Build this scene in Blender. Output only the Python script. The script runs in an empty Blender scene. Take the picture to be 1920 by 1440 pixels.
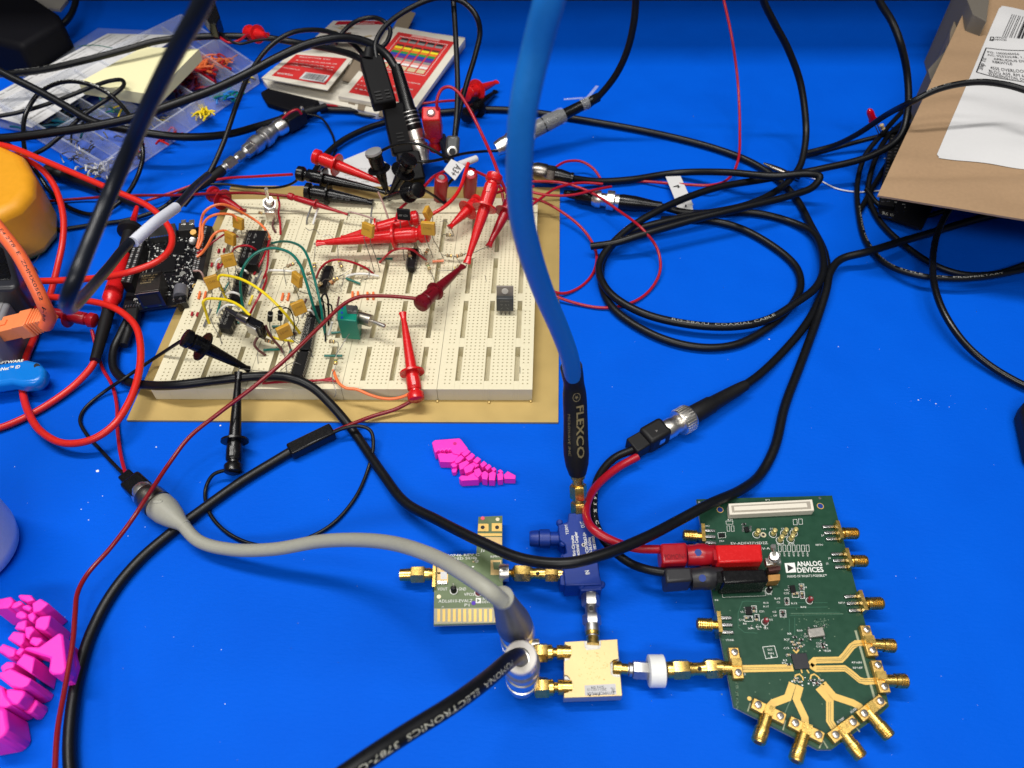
import bpy, math, random
from mathutils import Vector, Matrix
random.seed(7)
R = math.radians
SC = bpy.context.scene
COL = SC.collection
SC.unit_settings.scale_length = 0.01      # one Blender unit is a centimetre
# ------------------------------------------------------------------ camera
H, F, PITCH = 34.5, 1443.0, R(51)
cam = bpy.data.objects.new('camera', bpy.data.cameras.new('camera'))
COL.objects.link(cam)
cam.location = (0, 0, H); cam.rotation_euler = (R(90) - PITCH, 0, 0)
cam.data.sensor_width = 36; cam.data.lens = 36 * F / 1920
cam.data.clip_start = .5; cam.data.clip_end = 2000
cam.data.dof.use_dof = True; cam.data.dof.focus_distance = 41
cam.data.dof.aperture_fstop = cam.data.lens * 1e-3 / .2
SC.camera = cam
CAM = Vector((0, 0, H)); SP, CP = math.sin(PITCH), math.cos(PITCH)

def P(x, y, z=0.0):
    """point on the horizontal plane at height z (z < 0: at camera depth -z) measured from the camera's ground survey"""
    a = (y - 720) / F
    D = -z if z < 0 else (H - z) / (SP + a * CP)
    return Vector(((x - 960) / F * D, D * (CP - a * SP), H - D * (SP + a * CP)))

# ------------------------------------------------------------------ materials
MATS = {}
def mat(name, col, rough=.45, metal=0, bump=.05, bscale=6, var=.08, coat=0, trans=0, ior=1.45, alpha=1, sss=0, bdist=.02, spec=.5):
    if name in MATS: return MATS[name]
    m = bpy.data.materials.new(name); m.use_nodes = True
    nt = m.node_tree; N = nt.nodes; L = nt.links
    b = N['Principled BSDF']
    tc = N.new('ShaderNodeTexCoord')
    n = N.new('ShaderNodeTexNoise'); n.inputs['Scale'].default_value = bscale; n.inputs['Detail'].default_value = 5
    L.new(tc.outputs['Object'], n.inputs['Vector'])
    mx = N.new('ShaderNodeMix'); mx.data_type = 'RGBA'
    c = Vector(col[:3])
    mx.inputs[6].default_value = (*[max(0, v * (1 - var)) for v in c], 1)
    mx.inputs[7].default_value = (*[min(1, v * (1 + var)) for v in c], 1)
    L.new(n.outputs['Fac'], mx.inputs[0]); L.new(mx.outputs[2], b.inputs['Base Color'])
    mr = N.new('ShaderNodeMapRange')
    mr.inputs[3].default_value = max(.02, rough - .08); mr.inputs[4].default_value = min(1, rough + .1)
    L.new(n.outputs['Fac'], mr.inputs[0]); L.new(mr.outputs[0], b.inputs['Roughness'])
    b.inputs['Metallic'].default_value = metal
    b.inputs['IOR'].default_value = ior
    b.inputs['Transmission Weight'].default_value = trans
    b.inputs['Alpha'].default_value = alpha
    b.inputs['Coat Weight'].default_value = coat
    b.inputs['Specular IOR Level'].default_value = spec
    if sss: b.inputs['Subsurface Weight'].default_value = sss; b.inputs['Subsurface Scale'].default_value = .3
    if bump:
        bp = N.new('ShaderNodeBump'); bp.inputs['Strength'].default_value = bump; bp.inputs['Distance'].default_value = bdist
        n2 = N.new('ShaderNodeTexNoise'); n2.inputs['Scale'].default_value = bscale * 4; n2.inputs['Detail'].default_value = 3
        L.new(tc.outputs['Object'], n2.inputs['Vector'])
        L.new(n2.outputs['Fac'], bp.inputs['Height']); L.new(bp.outputs[0], b.inputs['Normal'])
    MATS[name] = m
    return m
blackc = mat('black_cable', (.004, .0045, .006), .38, bump=.12, spec=.35)
blackp = mat('black_plastic', (.004, .004, .005), .25, bump=.06, spec=.4)
blackm = mat('black_matt_plastic', (.006, .006, .007), .5, spec=.35)
soot = mat('soot_plastic', (.004, .004, .005), .5, spec=.14, bump=.03)
redc = mat('red_lead', (.62, .018, .012), .33)
redt = mat('crimson_wire', (.36, .006, .018), .32)
redd = mat('maroon_wire', (.20, .006, .010), .3)
redp = mat('red_plastic', (.58, .010, .012), .25, bump=.1)
maroonp = mat('maroon_plastic', (.14, .004, .010), .28)
crimp = mat('crimson_plastic', (.34, .006, .014), .3)
bluec = mat('blue_cable', (.01, .17, .55), .45, spec=.4)
greyc = mat('grey_cable', (.31, .31, .265), .5)
silver = mat('nickel', (.82, .79, .74), .31, 1, var=.15, bump=.15)
steel = mat('stainless_steel', (.52, .51, .50), .38, 1, var=.15)
darksteel = mat('dark_nickel', (.22, .20, .18), .3, 1)
gold = mat('gold_plating', (.83, .56, .16), .27, 1, bump=.12, var=.18)
goldb = mat('gold_body', (.74, .48, .15), .42, 1, bump=.2, var=.08)
brass = mat('gold_anodised_plate', (.54, .385, .14), .42, .45, bump=.05, bscale=.5, var=.12)
cream = mat('cream_plastic', (.70, .645, .465), .42, bump=.03, var=.03, sss=.0)
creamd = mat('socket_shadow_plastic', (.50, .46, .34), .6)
pcbg = mat('green_solder_mask', (.013, .056, .032), .34, spec=.35, bump=.06, bscale=2.5, var=.22)
pcbl = mat('light_green_solder_mask', (.115, .165, .075), .33, bump=.06, bscale=2.5, var=.2)
pcbe = mat('board_edge', (.42, .42, .27), .6)
pcbk = mat('black_solder_mask', (.006, .006, .008), .3)
trace = mat('gold_trace', (.74, .49, .14), .42, .35, var=.1)
solder = mat('solder', (.62, .62, .62), .25, 1, bump=.3)
ink = mat('white_ink', (.78, .79, .76), .6, bump=0)
inkd = mat('grey_ink', (.30, .30, .28), .6, bump=0)
inkb = mat('black_ink', (.012, .012, .014), .6, bump=0)
inkg = mat('gold_ink', (.17, .14, .07), .5, bump=0)
white = mat('white_plastic', (.72, .72, .73), .4)
whitew = mat('white_wire', (.72, .71, .68), .4)
paper = mat('white_paper', (.60, .60, .61), .75, var=.03)
papercr = mat('cream_card', (.68, .64, .55), .7, var=.05)
papern = mat('pale_yellow_paper', (.80, .76, .46), .8, var=.02)
redpr = mat('red_print', (.60, .030, .030), .5)
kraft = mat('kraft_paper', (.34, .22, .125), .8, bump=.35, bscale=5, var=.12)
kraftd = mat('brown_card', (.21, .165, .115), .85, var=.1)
yellow = mat('yellow_wire', (.82, .62, .01), .35)
green = mat('green_wire', (.0, .13, .10), .33)
orange = mat('orange_wire', (.85, .19, .055), .35)
greyw = mat('grey_wire', (.13, .13, .13), .4)
brown = mat('brown_wire', (.10, .035, .032), .4)
pinkw = mat('pale_brown_wire', (.30, .17, .15), .35)
capm = mat('ochre_epoxy', (.56, .30, .035), .35, bump=.2)
resb = mat('beige_resistor_body', (.46, .36, .20), .45)
lead = mat('tinned_lead', (.20, .19, .18), .35, .7)
chipm = mat('black_epoxy', (.006, .006, .007), .42, spec=.25)
pink = mat('pink_printed_plastic', (.93, .028, .50), .45, bump=.1, var=.04, sss=.0)
yhol = mat('amber_rubber', (.72, .32, .015), .42, bump=.2, bscale=3)
orl = mat('orange_cable', (.80, .14, .045), .4)
orp = mat('light_orange_plastic', (.86, .25, .09), .38)
usbb = mat('blue_translucent_plastic', (.004, .17, .62), .2, var=.05)
coup = mat('dark_blue_paint', (.003, .030, .25), .42, bump=.25, bscale=8)
swg = mat('green_switch_body', (.0, .19, .13), .35)
greyp = mat('grey_plastic', (.20, .20, .22), .4)
darkg = mat('charcoal_plastic', (.020, .021, .028), .35)
labelm = mat('silver_label', (.50, .50, .52), .5)
labelw = mat('white_label', (.62, .64, .72), .45)
clearj = mat('clear_jacket', (.75, .77, .8), .08, alpha=.22, bump=1, bscale=2, bdist=.1)
clear = mat('clear_styrene', (.62, .68, .80), .1, alpha=.10, bump=.2, bscale=2)
clear2 = mat('clear_styrene_edge', (.72, .76, .86), .15, alpha=.27, bump=.2, bscale=2)
nylon = mat('white_nylon', (.74, .75, .74), .38)
cupm = mat('milky_plastic', (.82, .82, .84), .22)
ledr = mat('red_led_plastic', (.45, .0, .01), .08, coat=.5)
mustard = mat('tan_tantalum', (.75, .38, .03), .3)
colband = {k: mat(k + '_print', c, .5, bump=0) for k, c in dict(black=(.02, .02, .02), tan=(.62, .50, .30), yellowp=(.80, .68, .03), greenp=(.03, .25, .05), bluep=(.02, .05, .35), violet=(.12, .03, .22), greyp=(.25, .25, .25), brownp=(.10, .03, .02), orangep=(.7, .2, .02), blush=(.75, .35, .32)).items()}

# ------------------------------------------------------------------ mesh builder
_tc = {}
def textgeo(s, bold=False):
    if (s, bold) in _tc: return _tc[(s, bold)]
    cu = bpy.data.curves.new('t', 'FONT'); cu.body = s; cu.size = 1; cu.resolution_u = 2
    if bold: cu.offset = .022
    o = bpy.data.objects.new('t', cu); COL.objects.link(o)
    dg = bpy.context.evaluated_depsgraph_get(); dg.update()
    me = bpy.data.meshes.new_from_object(o.evaluated_get(dg))
    v = [tuple(q.co) for q in me.vertices]; f = [tuple(p.vertices) for p in me.polygons]
    bpy.data.objects.remove(o); bpy.data.curves.remove(cu); bpy.data.meshes.remove(me)
    if not v: v = [(0, 0, 0)]; f = []
    x0 = min(q[0] for q in v); x1 = max(q[0] for q in v)
    v = [(q[0] - x0, q[1], 0) for q in v]
    _tc[(s, bold)] = (v, f, max(x1 - x0, .01))
    return _tc[(s, bold)]

def smooth_path(pts, n=8):
    pts = [Vector(p) for p in pts]
    if len(pts) < 3: 
        a, b = pts[0], pts[-1]
        return [a.lerp(b, i / n) for i in range(n + 1)]
    out = []
    q = [pts[0] * 2 - pts[1]] + pts + [pts[-1] * 2 - pts[-2]]
    for i in range(1, len(q) - 2):
        p0, p1, p2, p3 = q[i - 1:i + 3]
        d = lambda a, b: max((a - b).length, 1e-4) ** .5
        t0 = 0; t1 = t0 + d(p0, p1); t2 = t1 + d(p1, p2); t3 = t2 + d(p2, p3)
        m = max(3, min(n * 2, int(n * (p2 - p1).length / 2.2) + 3))
        for k in range(m):
            t = t1 + (t2 - t1) * k / m
            A1 = p0 * ((t1 - t) / (t1 - t0)) + p1 * ((t - t0) / (t1 - t0))
            A2 = p1 * ((t2 - t) / (t2 - t1)) + p2 * ((t - t1) / (t2 - t1))
            A3 = p2 * ((t3 - t) / (t3 - t2)) + p3 * ((t - t2) / (t3 - t2))
            B1 = A1 * ((t2 - t) / (t2 - t0)) + A2 * ((t - t0) / (t2 - t0))
            B2 = A2 * ((t3 - t) / (t3 - t1)) + A3 * ((t - t1) / (t3 - t1))
            out.append(B1 * ((t2 - t) / (t2 - t1)) + B2 * ((t - t1) / (t2 - t1)))
    out.append(pts[-1])
    return out

class MB:
    def __init__(s): s.v = []; s.f = []; s.m = []; s.mats = []; s.sm = []
    def mi(s, m):
        if m not in s.mats: s.mats.append(m)
        return s.mats.index(m)
    def add(s, vs, fs, m, smooth=True):
        b = len(s.v); s.v += [Vector(v) for v in vs]; k = s.mi(m)
        for f in fs: s.f.append(tuple(b + i for i in f)); s.m.append(k); s.sm.append(smooth)
        return s
    def prism(s, top, zb, m, dz=None):
        """top: world points of the top outline, extruded down to height zb (or by vector dz)"""
        n = len(top); top = [Vector(p) for p in top]
        bot = [p + dz for p in top] if dz is not None else [Vector((p.x, p.y, zb)) for p in top]
        s.add(top + bot, [tuple(range(n)), tuple(range(2 * n - 1, n - 1, -1))] + [(i, i + n, (i + 1) % n + n, (i + 1) % n) for i in range(n)], m, False)
        return s
    def q(s, px, zt, zb, m): return s.prism([P(x, y, zt) for x, y in px], zb, m)
    def box(s, c, ax, ay, az, m):
        c = Vector(c); vs = [c + ax * i + ay * j + az * k for i in (-1, 1) for j in (-1, 1) for k in (-1, 1)]
        s.add(vs, [(0, 1, 3, 2), (4, 6, 7, 5), (0, 4, 5, 1), (2, 3, 7, 6), (0, 2, 6, 4), (1, 5, 7, 3)], m, False); return s
    def wbox(s, x0, x1, y0, y1, z0, z1, m):
        return s.box(((x0 + x1) / 2, (y0 + y1) / 2, (z0 + z1) / 2), Vector(((x1 - x0) / 2, 0, 0)), Vector((0, (y1 - y0) / 2, 0)), Vector((0, 0, (z1 - z0) / 2)), m)
    def lathe(s, p0, p1, prof, m, seg=20, cap=True, rel=True, squash=None, spin=0):
        p0 = Vector(p0); p1 = Vector(p1); d = p1 - p0; L = d.length; d = d / L
        u = d.cross(Vector((0, 0, 1)))
        if u.length < 1e-3: u = Vector((1, 0, 0))
        u.normalize(); w = u.cross(d).normalized()
        vs = []; fs = []
        for t, r in prof:
            c = p0 + d * (t * L if rel else t)
            for k in range(seg):
                a = 2 * math.pi * (k + spin) / seg
                ru, rw = (r, r) if squash is None else (r * squash[0], r * squash[1])
                vs.append(c + u * math.cos(a) * ru + w * math.sin(a) * rw)
        n = len(prof)
        for i in range(n - 1):
            for k in range(seg):
                k2 = (k + 1) % seg
                fs.append((i * seg + k, i * seg + k2, (i + 1) * seg + k2, (i + 1) * seg + k))
        if cap:
            fs.append(tuple(range(seg))[::-1]); fs.append(tuple((n - 1) * seg + k for k in range(seg)))
        s.add(vs, fs, m, seg > 8); return s
    def tube(s, pts, r, m, seg=10, n=8, straight=False):
        path = [Vector(p) for p in pts] if straight else smooth_path(pts, n)
        tot = [0]
        for a, b in zip(path, path[1:]): tot.append(tot[-1] + (b - a).length)
        vs = []; fs = []; u = None
        for i, p in enumerate(path):
            t = (path[min(i + 1, len(path) - 1)] - path[max(i - 1, 0)])
            t = t.normalized() if t.length > 1e-9 else Vector((1, 0, 0))
            if u is None:
                u = t.cross(Vector((0, 0, 1)))
                if u.length < 1e-3: u = Vector((1, 0, 0))
            u = (u - t * u.dot(t)).normalized(); w = t.cross(u)
            rr = r
            if isinstance(r, (list, tuple)):
                x = tot[i] / tot[-1] * (len(r) - 1); j = min(int(x), len(r) - 2); rr = r[j] + (r[j + 1] - r[j]) * (x - j)
            for k in range(seg):
                a = 2 * math.pi * k / seg; vs.append(p + u * math.cos(a) * rr + w * math.sin(a) * rr)
        n_ = len(path)
        for i in range(n_ - 1):
            for k in range(seg):
                k2 = (k + 1) % seg; fs.append((i * seg + k, (i + 1) * seg + k, (i + 1) * seg + k2, i * seg + k2))
        fs.append(tuple(range(seg))); fs.append(tuple((n_ - 1) * seg + k for k in range(seg))[::-1])
        s.add(vs, fs, m, True); s.path = path
        return s
    def ribbon(s, pts, w, m, up=Vector((0, 0, 1))):
        pts = [Vector(p) for p in pts]; vs = []; fs = []
        for i, p in enumerate(pts):
            a = (pts[i] - pts[i - 1]).normalized() if i else (pts[1] - pts[0]).normalized()
            b = (pts[i + 1] - pts[i]).normalized() if i < len(pts) - 1 else a
            t = (a + b).normalized(); sd = up.cross(t).normalized() * (w / 2) / max(.5, t.dot(a))
            vs += [p - sd, p + sd]
        for i in range(len(pts) - 1): fs.append((2 * i, 2 * i + 2, 2 * i + 3, 2 * i + 1))
        s.add(vs, fs, m, False); return s
    def text(s, st, p0, p1, m, h=None, n=Vector((0, 0, 1)), bold=False, fn=None):
        v, f, w = textgeo(st, bold); p0 = Vector(p0); p1 = Vector(p1)
        d = p1 - p0; k = d.length / w; d.normalize(); up = n.cross(d).normalized(); ky = k if h is None else h / .72
        vs = [p0 + d * (q[0] * k) + up * (q[1] * ky) for q in v]
        if fn: vs = [fn(q) for q in vs]
        s.add(vs, f, m, False); return s
    def pathtext(s, path, t0, t1, st, r, m, h, ang=0, flip=False, bold=False):
        """print lettering round the jacket of a cable, between arc fractions t0 and t1"""
        v, f, w = textgeo(st, bold); tot = [0]
        for a, b in zip(path, path[1:]): tot.append(tot[-1] + (b - a).length)
        vs = []
        for x, y, _ in v:
            fr = t0 + (t1 - t0) * x / w
            S = fr * tot[-1]; j = 0
            while j < len(tot) - 2 and tot[j + 1] < S: j += 1
            a, b = path[j], path[j + 1]; p = a.lerp(b, (S - tot[j]) / max(1e-6, tot[j + 1] - tot[j]))
            t = (path[min(j + 2, len(path) - 1)] - path[max(j - 1, 0)]).normalized()
            if t1 < t0: t = -t
            nn = (Vector((0, -.35, 1))); nn = (nn - t * nn.dot(t)).normalized(); sd = nn.cross(t)
            yy = (y - .35) * h / .72; an = yy / r + ang
            vs.append(p + (nn * math.cos(an) + sd * math.sin(an)) * (r + .008))
        s.add(vs, f, m, False); return s
    def build(s, name, parent=None, bevel=0, seg=2, sharp=38):
        me = bpy.data.meshes.new(name)
        me.from_pydata([tuple(v) for v in s.v], [], s.f)
        for m in s.mats: me.materials.append(m)
        me.polygons.foreach_set('material_index', s.m); me.polygons.foreach_set('use_smooth', s.sm)
        me.update()
        try: me.set_sharp_from_angle(angle=R(sharp))
        except Exception: pass
        o = bpy.data.objects.new(name, me); COL.objects.link(o)
        if parent is not None: o.parent = parent
        if bevel:
            b = o.modifiers.new('bevel', 'BEVEL'); b.width = bevel; b.segments = seg; b.limit_method = 'ANGLE'; b.angle_limit = R(35); b.harden_normals = False
        return o

def tag(o, label, cat, group=None, kind=None):
    o['label'] = label
    if cat: o['category'] = cat
    if group: o['group'] = group
    if kind: o['kind'] = kind
    return o
def thing(name, label, cat, group=None):
    o = bpy.data.objects.new(name, None); COL.objects.link(o); o.empty_display_size = 1
    return tag(o, label, cat, group)
def struct(mb, name, **k):
    o = mb.build(name, **k); o['kind'] = 'structure'; return o
def pts(L): return [P(*p) for p in L]
def cable(name, label, m, d, L, cat='cable', group=None, seg=12, text=None, jacket=None, n=8):
    """one cable or wire lying through the listed points; text = [(from, to, words, ink, height, angle)]"""
    mb = MB().tube(pts(L), d / 2, m, seg, n); path = mb.path
    if text:
        o = thing(name, label, cat, group); mb.build('jacket', o)
        t = MB()
        for a, b, w, im, h, ang in text: t.pathtext(path, a, b, w, d / 2, im, h, ang)
        t.build('lettering', o); return o
    return tag(mb.build(name), label, cat, group)
# ------------------------------------------------------------------ desk and surroundings
def matmat():
    m = bpy.data.materials.new('blue_bench_mat'); m.use_nodes = True; nt = m.node_tree; N = nt.nodes; L = nt.links
    b = N['Principled BSDF']; tc = N.new('ShaderNodeTexCoord')
    b.inputs['Roughness'].default_value = .62; b.inputs['Specular IOR Level'].default_value = .05
    w = N.new('ShaderNodeTexNoise'); w.inputs['Scale'].default_value = .25; w.inputs['Detail'].default_value = 4
    L.new(tc.outputs['Object'], w.inputs['Vector'])
    mx = N.new('ShaderNodeMix'); mx.data_type = 'RGBA'
    mx.inputs[6].default_value = (.0, .082, .60, 1); mx.inputs[7].default_value = (.0, .100, .68, 1)
    L.new(w.outputs['Fac'], mx.inputs[0])
    # scattered pale scuffs
    v = N.new('ShaderNodeTexNoise'); v.inputs['Scale'].default_value = 3.1; v.inputs['Detail'].default_value = 8; v.inputs['Roughness'].default_value = .75
    L.new(tc.outputs['Object'], v.inputs['Vector'])
    r = N.new('ShaderNodeMapRange'); r.inputs[1].default_value = .69; r.inputs[2].default_value = .80; r.inputs[4].default_value = .35
    L.new(v.outputs['Fac'], r.inputs[0])
    m2 = N.new('ShaderNodeMix'); m2.data_type = 'RGBA'; m2.inputs[7].default_value = (.12, .27, .72, 1)
    L.new(r.outputs[0], m2.inputs[0]); L.new(mx.outputs[2], m2.inputs[6]); L.new(m2.outputs[2], b.inputs['Base Color'])
    # fine wavy wrinkles
    mp = N.new('ShaderNodeMapping'); mp.inputs['Scale'].default_value = (1, 2.6, 1); mp.inputs['Rotation'].default_value = (0, 0, .12)
    L.new(tc.outputs['Object'], mp.inputs['Vector'])
    n1 = N.new('ShaderNodeTexNoise'); n1.inputs['Scale'].default_value = 2.6; n1.inputs['Detail'].default_value = 6; n1.inputs['Roughness'].default_value = .65
    L.new(mp.outputs[0], n1.inputs['Vector'])
    bp = N.new('ShaderNodeBump'); bp.inputs['Strength'].default_value = .55; bp.inputs['Distance'].default_value = .06
    L.new(n1.outputs['Fac'], bp.inputs['Height'])
    n0 = N.new('ShaderNodeTexNoise'); n0.inputs['Scale'].default_value = .12; n0.inputs['Detail'].default_value = 2
    L.new(tc.outputs['Object'], n0.inputs['Vector'])
    b2 = N.new('ShaderNodeBump'); b2.inputs['Strength'].default_value = .6; b2.inputs['Distance'].default_value = .5
    L.new(n0.outputs['Fac'], b2.inputs['Height']); L.new(bp.outputs[0], b2.inputs['Normal'])
    L.new(b2.outputs[0], b.inputs['Normal'])
    return m
BM = matmat()
g = MB(); nx, ny = 60, 50
def hz(x, y): return 0.0
vs = [(-75 + 150 * i / nx, -12 + 87.6 * j / ny, 0) for j in range(ny + 1) for i in range(nx + 1)]
g.add(vs, [(j * (nx + 1) + i, j * (nx + 1) + i + 1, (j + 1) * (nx + 1) + i + 1, (j + 1) * (nx + 1) + i) for j in range(ny) for i in range(nx)], BM)
struct(g, 'table_surface')
g = MB().wbox(-76, 76, -13, 75.6, -3, -.02, mat('desk_core', (.2, .2, .2))); struct(g, 'table_core')
g = MB().wbox(-90, 90, 76.2, 79, -20, 90, mat('back_panel', (.012, .013, .018), .6)); struct(g, 'back_wall')
sh = MB().wbox(-90, 90, 61.5, 76, 44, 46.5, mat('shelf_laminate', (.25, .25, .26), .5)).build('shelf', bevel=.2)
tag(sh, 'grey bench shelf above the back of the blue desk', 'shelf')
# strip along the back of the bench
# ------------------------------------------------------------------ light
w = bpy.data.worlds.new('World'); SC.world = w; w.use_nodes = True; nt = w.node_tree
bg = nt.nodes['Background']; tcw = nt.nodes.new('ShaderNodeTexCoord'); sx = nt.nodes.new('ShaderNodeSeparateXYZ')
rp = nt.nodes.new('ShaderNodeValToRGB'); nt.links.new(tcw.outputs['Generated'], sx.inputs[0]); nt.links.new(sx.outputs[2], rp.inputs[0])
rp.color_ramp.elements[0].position = .0; rp.color_ramp.elements[0].color = (.34, .34, .34, 1)
rp.color_ramp.elements[1].position = .75; rp.color_ramp.elements[1].color = (.62, .62, .60, 1)
nt.links.new(rp.outputs[0], bg.inputs['Color']); bg.inputs['Strength'].default_value = .21
def lamp(name, loc, sx_, sy_, e, col=(1, .97, .92), rz=0, rx=0):
    l = bpy.data.lights.new(name, 'AREA'); l.shape = 'RECTANGLE'; l.size = sx_; l.size_y = sy_; l.energy = e; l.color = col
    o = bpy.data.objects.new(name, l); COL.objects.link(o); o.location = loc
    o.rotation_euler = (rx, 0, rz); o['kind'] = 'structure'
    return o
lamp('ceiling_or_fill_lamp', (-48, 50, 185), 120, 12, 275000)
lamp('ceiling_or_fill_lamp', (50, 22, 200), 120, 14, 95000)
lamp('ceiling_or_fill_lamp', (-30, -85, 125), 120, 20, 135000, rx=R(40))  # added fill, low in front, brightens camera-facing sides; stands for no real fixture
lamp('ceiling_or_fill_lamp', (30, -25, 195), 120, 16, 60000)
SC.view_settings.view_transform = 'Standard'; SC.view_settings.look = 'None'; SC.view_settings.exposure = 0.0; SC.view_settings.gamma = 1
SC.view_settings.use_curve_mapping = False
SC.cycles.max_bounces = 8; SC.cycles.transparent_max_bounces = 24; SC.cycles.caustics_reflective = False; SC.cycles.caustics_refractive = False
SC.cycles.sample_clamp_indirect = 4; SC.cycles.use_denoising = True

# ------------------------------------------------------------------ breadboard panel
PC = [Vector((-21.33, 25.23, 0)), Vector((2.56, 25.09, 0)), Vector((3.47, 46.15, 0)), Vector((-20.4, 46.35, 0))]
BC = [Vector((-20.1, 26.69, 0)), Vector((1.14, 26.61, 0)), Vector((1.8, 43.6, 0)), Vector((-19.35, 43.45, 0))]
BW, BL_ = 21.2, 16.9
def B(x, y, z):
    u = x / BW; v = y / BL_
    p = (BC[0] * (1 - u) + BC[1] * u) * (1 - v) + (BC[3] * (1 - u) + BC[2] * u) * v
    return Vector((p.x, p.y, z))
bb = thing('breadboard', 'large cream four strip breadboard screwed to a gold metal plate', 'breadboard')
MB().prism([Vector((p.x, p.y, .16)) for p in PC], .005, brass).build('base_plate', bb, bevel=.015)
ZT = 1.15
def bbox_(mb, x0, x1, y0, y1, z0, z1, m=None): mb.prism([B(x0, y0, z1), B(x1, y0, z1), B(x1, y1, z1), B(x0, y1, z1)], z0, m or cream)
def strip(mb, x0, x1, y0, y1, xs, ys, z=ZT, hs=.042, depth=.07):
    X = [x0] + sorted([c - hs for c in xs] + [c + hs for c in xs]) + [x1]
    Y = [y0] + sorted([c - hs for c in ys] + [c + hs for c in ys]) + [y1]
    for i in range(len(X) - 1):
        if i % 2 == 0:
            if X[i + 1] - X[i] > 1e-5: mb.add([B(X[i], y0, z), B(X[i + 1], y0, z), B(X[i + 1], y1, z), B(X[i], y1, z)], [(0, 1, 2, 3)], cream, False)
            continue
        for j in range(len(Y) - 1):
            a, b, c, d = X[i], X[i + 1], Y[j], Y[j + 1]
            if j % 2 == 0:
                mb.add([B(a, c, z), B(b, c, z), B(b, d, z), B(a, d, z)], [(0, 1, 2, 3)], cream, False)
            else:
                vs = [B(a, c, z), B(b, c, z), B(b, d, z), B(a, d, z), B(a, c, z - depth), B(b, c, z - depth), B(b, d, z - depth), B(a, d, z - depth)]
                mb.add(vs, [(0, 4, 5, 1), (1, 5, 6, 2), (2, 6, 7, 3), (3, 7, 4, 0)], cream, False)
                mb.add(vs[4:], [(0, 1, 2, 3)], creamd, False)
    # sides
    c4 = [(x0, y0), (x1, y0), (x1, y1), (x0, y1)]
    for k in range(4):
        (a, b), (c, d) = c4[k], c4[(k + 1) % 4]
        mb.add([B(a, b, z), B(c, d, z), B(c, d, .2), B(a, b, .2)], [(3, 2, 1, 0)], cream, False)
MW = BW / 4; MLn = 15.25
rows = [.42 + .254 * i for i in range(58)]
busrows = [r_ for i, r_ in enumerate(rows) if i % 6 != 5]
segs = [(.62, 3.15), (3.85, 6.9), (7.55, 10.75), (11.35, 14.7)]
for k in range(4):
    mb = MB(); o = k * MW; g = .012
    W_ = MW
    bbox_(mb, o + g + .01, o + W_ - g - .01, .01, MLn - .01, .17, .34)
    cuts = [(0, .18), (.235, .485), (.54, .80), (.855, 1)]
    colsf = [[.075, .125], [.36 + .0478 * j for j in range(-2, 3)], [.67 + .0478 * j for j in range(-2, 3)], [.895, .945]]
    for (a, b), cf in zip(cuts, colsf):
        strip(mb, o + a * W_ + (g if a == 0 else 0), o + b * W_ - (g if b == 1 else 0), 0, MLn, [o + c * W_ for c in cf], busrows if len(cf) == 2 else rows)
    for a, b in ((.18, .235), (.485, .54), (.80, .855)):
        ys = [0] + [v for s_ in segs for v in s_] + [MLn]
        for i in range(0, len(ys), 2):
            bbox_(mb, o + a * W_ + .004, o + b * W_ - .004, ys[i] + .005, ys[i + 1] - .005, .3, ZT - .008)
    mb.build('socket_strip', bb)
mb = MB(); bbox_(mb, .01, BW - .01, MLn + .13, BL_ - .01, .17, .34)
rx = [.5 + .254 * i for i in range(80) if i % 6 != 5]
strip(mb, 0, BW, MLn + .12, BL_, [r_ for r_ in rx], [MLn + .6, MLn + 1.1])
mb.build('power_rail', bb)
mb = MB()
for x, y in ((820, 752), (917, 754), (995, 752)): mb.lathe(P(x, y, .16), P(x, y, .26), [(0, .09), (.6, .09), (1, .05)], brass, 10)
mb.build('adhesive_bead', bb)
def bp(x, y, z=0): return P(x, y, ZT + z)

# dust flecks
mb = MB(); rnd = random.Random(3)
spots = [(183, 883, .16), (293, 838, .07), (192, 930, .05), (165, 942, .04), (152, 955, .05), (272, 988, .04), (1442, 636, .08), (1572, 650, .05), (1722, 750, .08), (1755, 757, .07), (1780, 763, .04), (120, 1160, .05), (216, 1107, .04), (413, 798, .1), (860, 275, .06), (1112, 257, .05), (1300, 218, .04), (415, 1218, .04), (422, 1320, .05), (712, 20, .06), (928, 1290, .04), (1148, 725, .04), (966, 937, .04), (1680, 1080, .04), (27, 875, .04), (166, 975, .05), (226, 1000, .05), (240, 1005, .04)]
spots += [(rnd.uniform(0, 1900), rnd.uniform(300, 1430), rnd.uniform(.010, .022)) for _ in range(120)]
spots += [(rnd.gauss(1740, 45), rnd.gauss(755, 8), rnd.uniform(.008, .02)) for _ in range(10)]
for x, y, s_ in spots:
    s_ *= .72
    c = P(x, y, .012); a = rnd.uniform(0, 6); n = 5
    mb.prism([c + Vector((math.cos(a + 6.283 * k / n) * s_ * rnd.uniform(.5, 1.1), math.sin(a + 6.283 * k / n) * s_ * rnd.uniform(.4, .9), 0)) for k in range(n)], .001, ink)
o = mb.build('dust'); tag(o, 'tiny white flecks of dust scattered on the blue mat', 'dust', kind='stuff')
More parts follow.
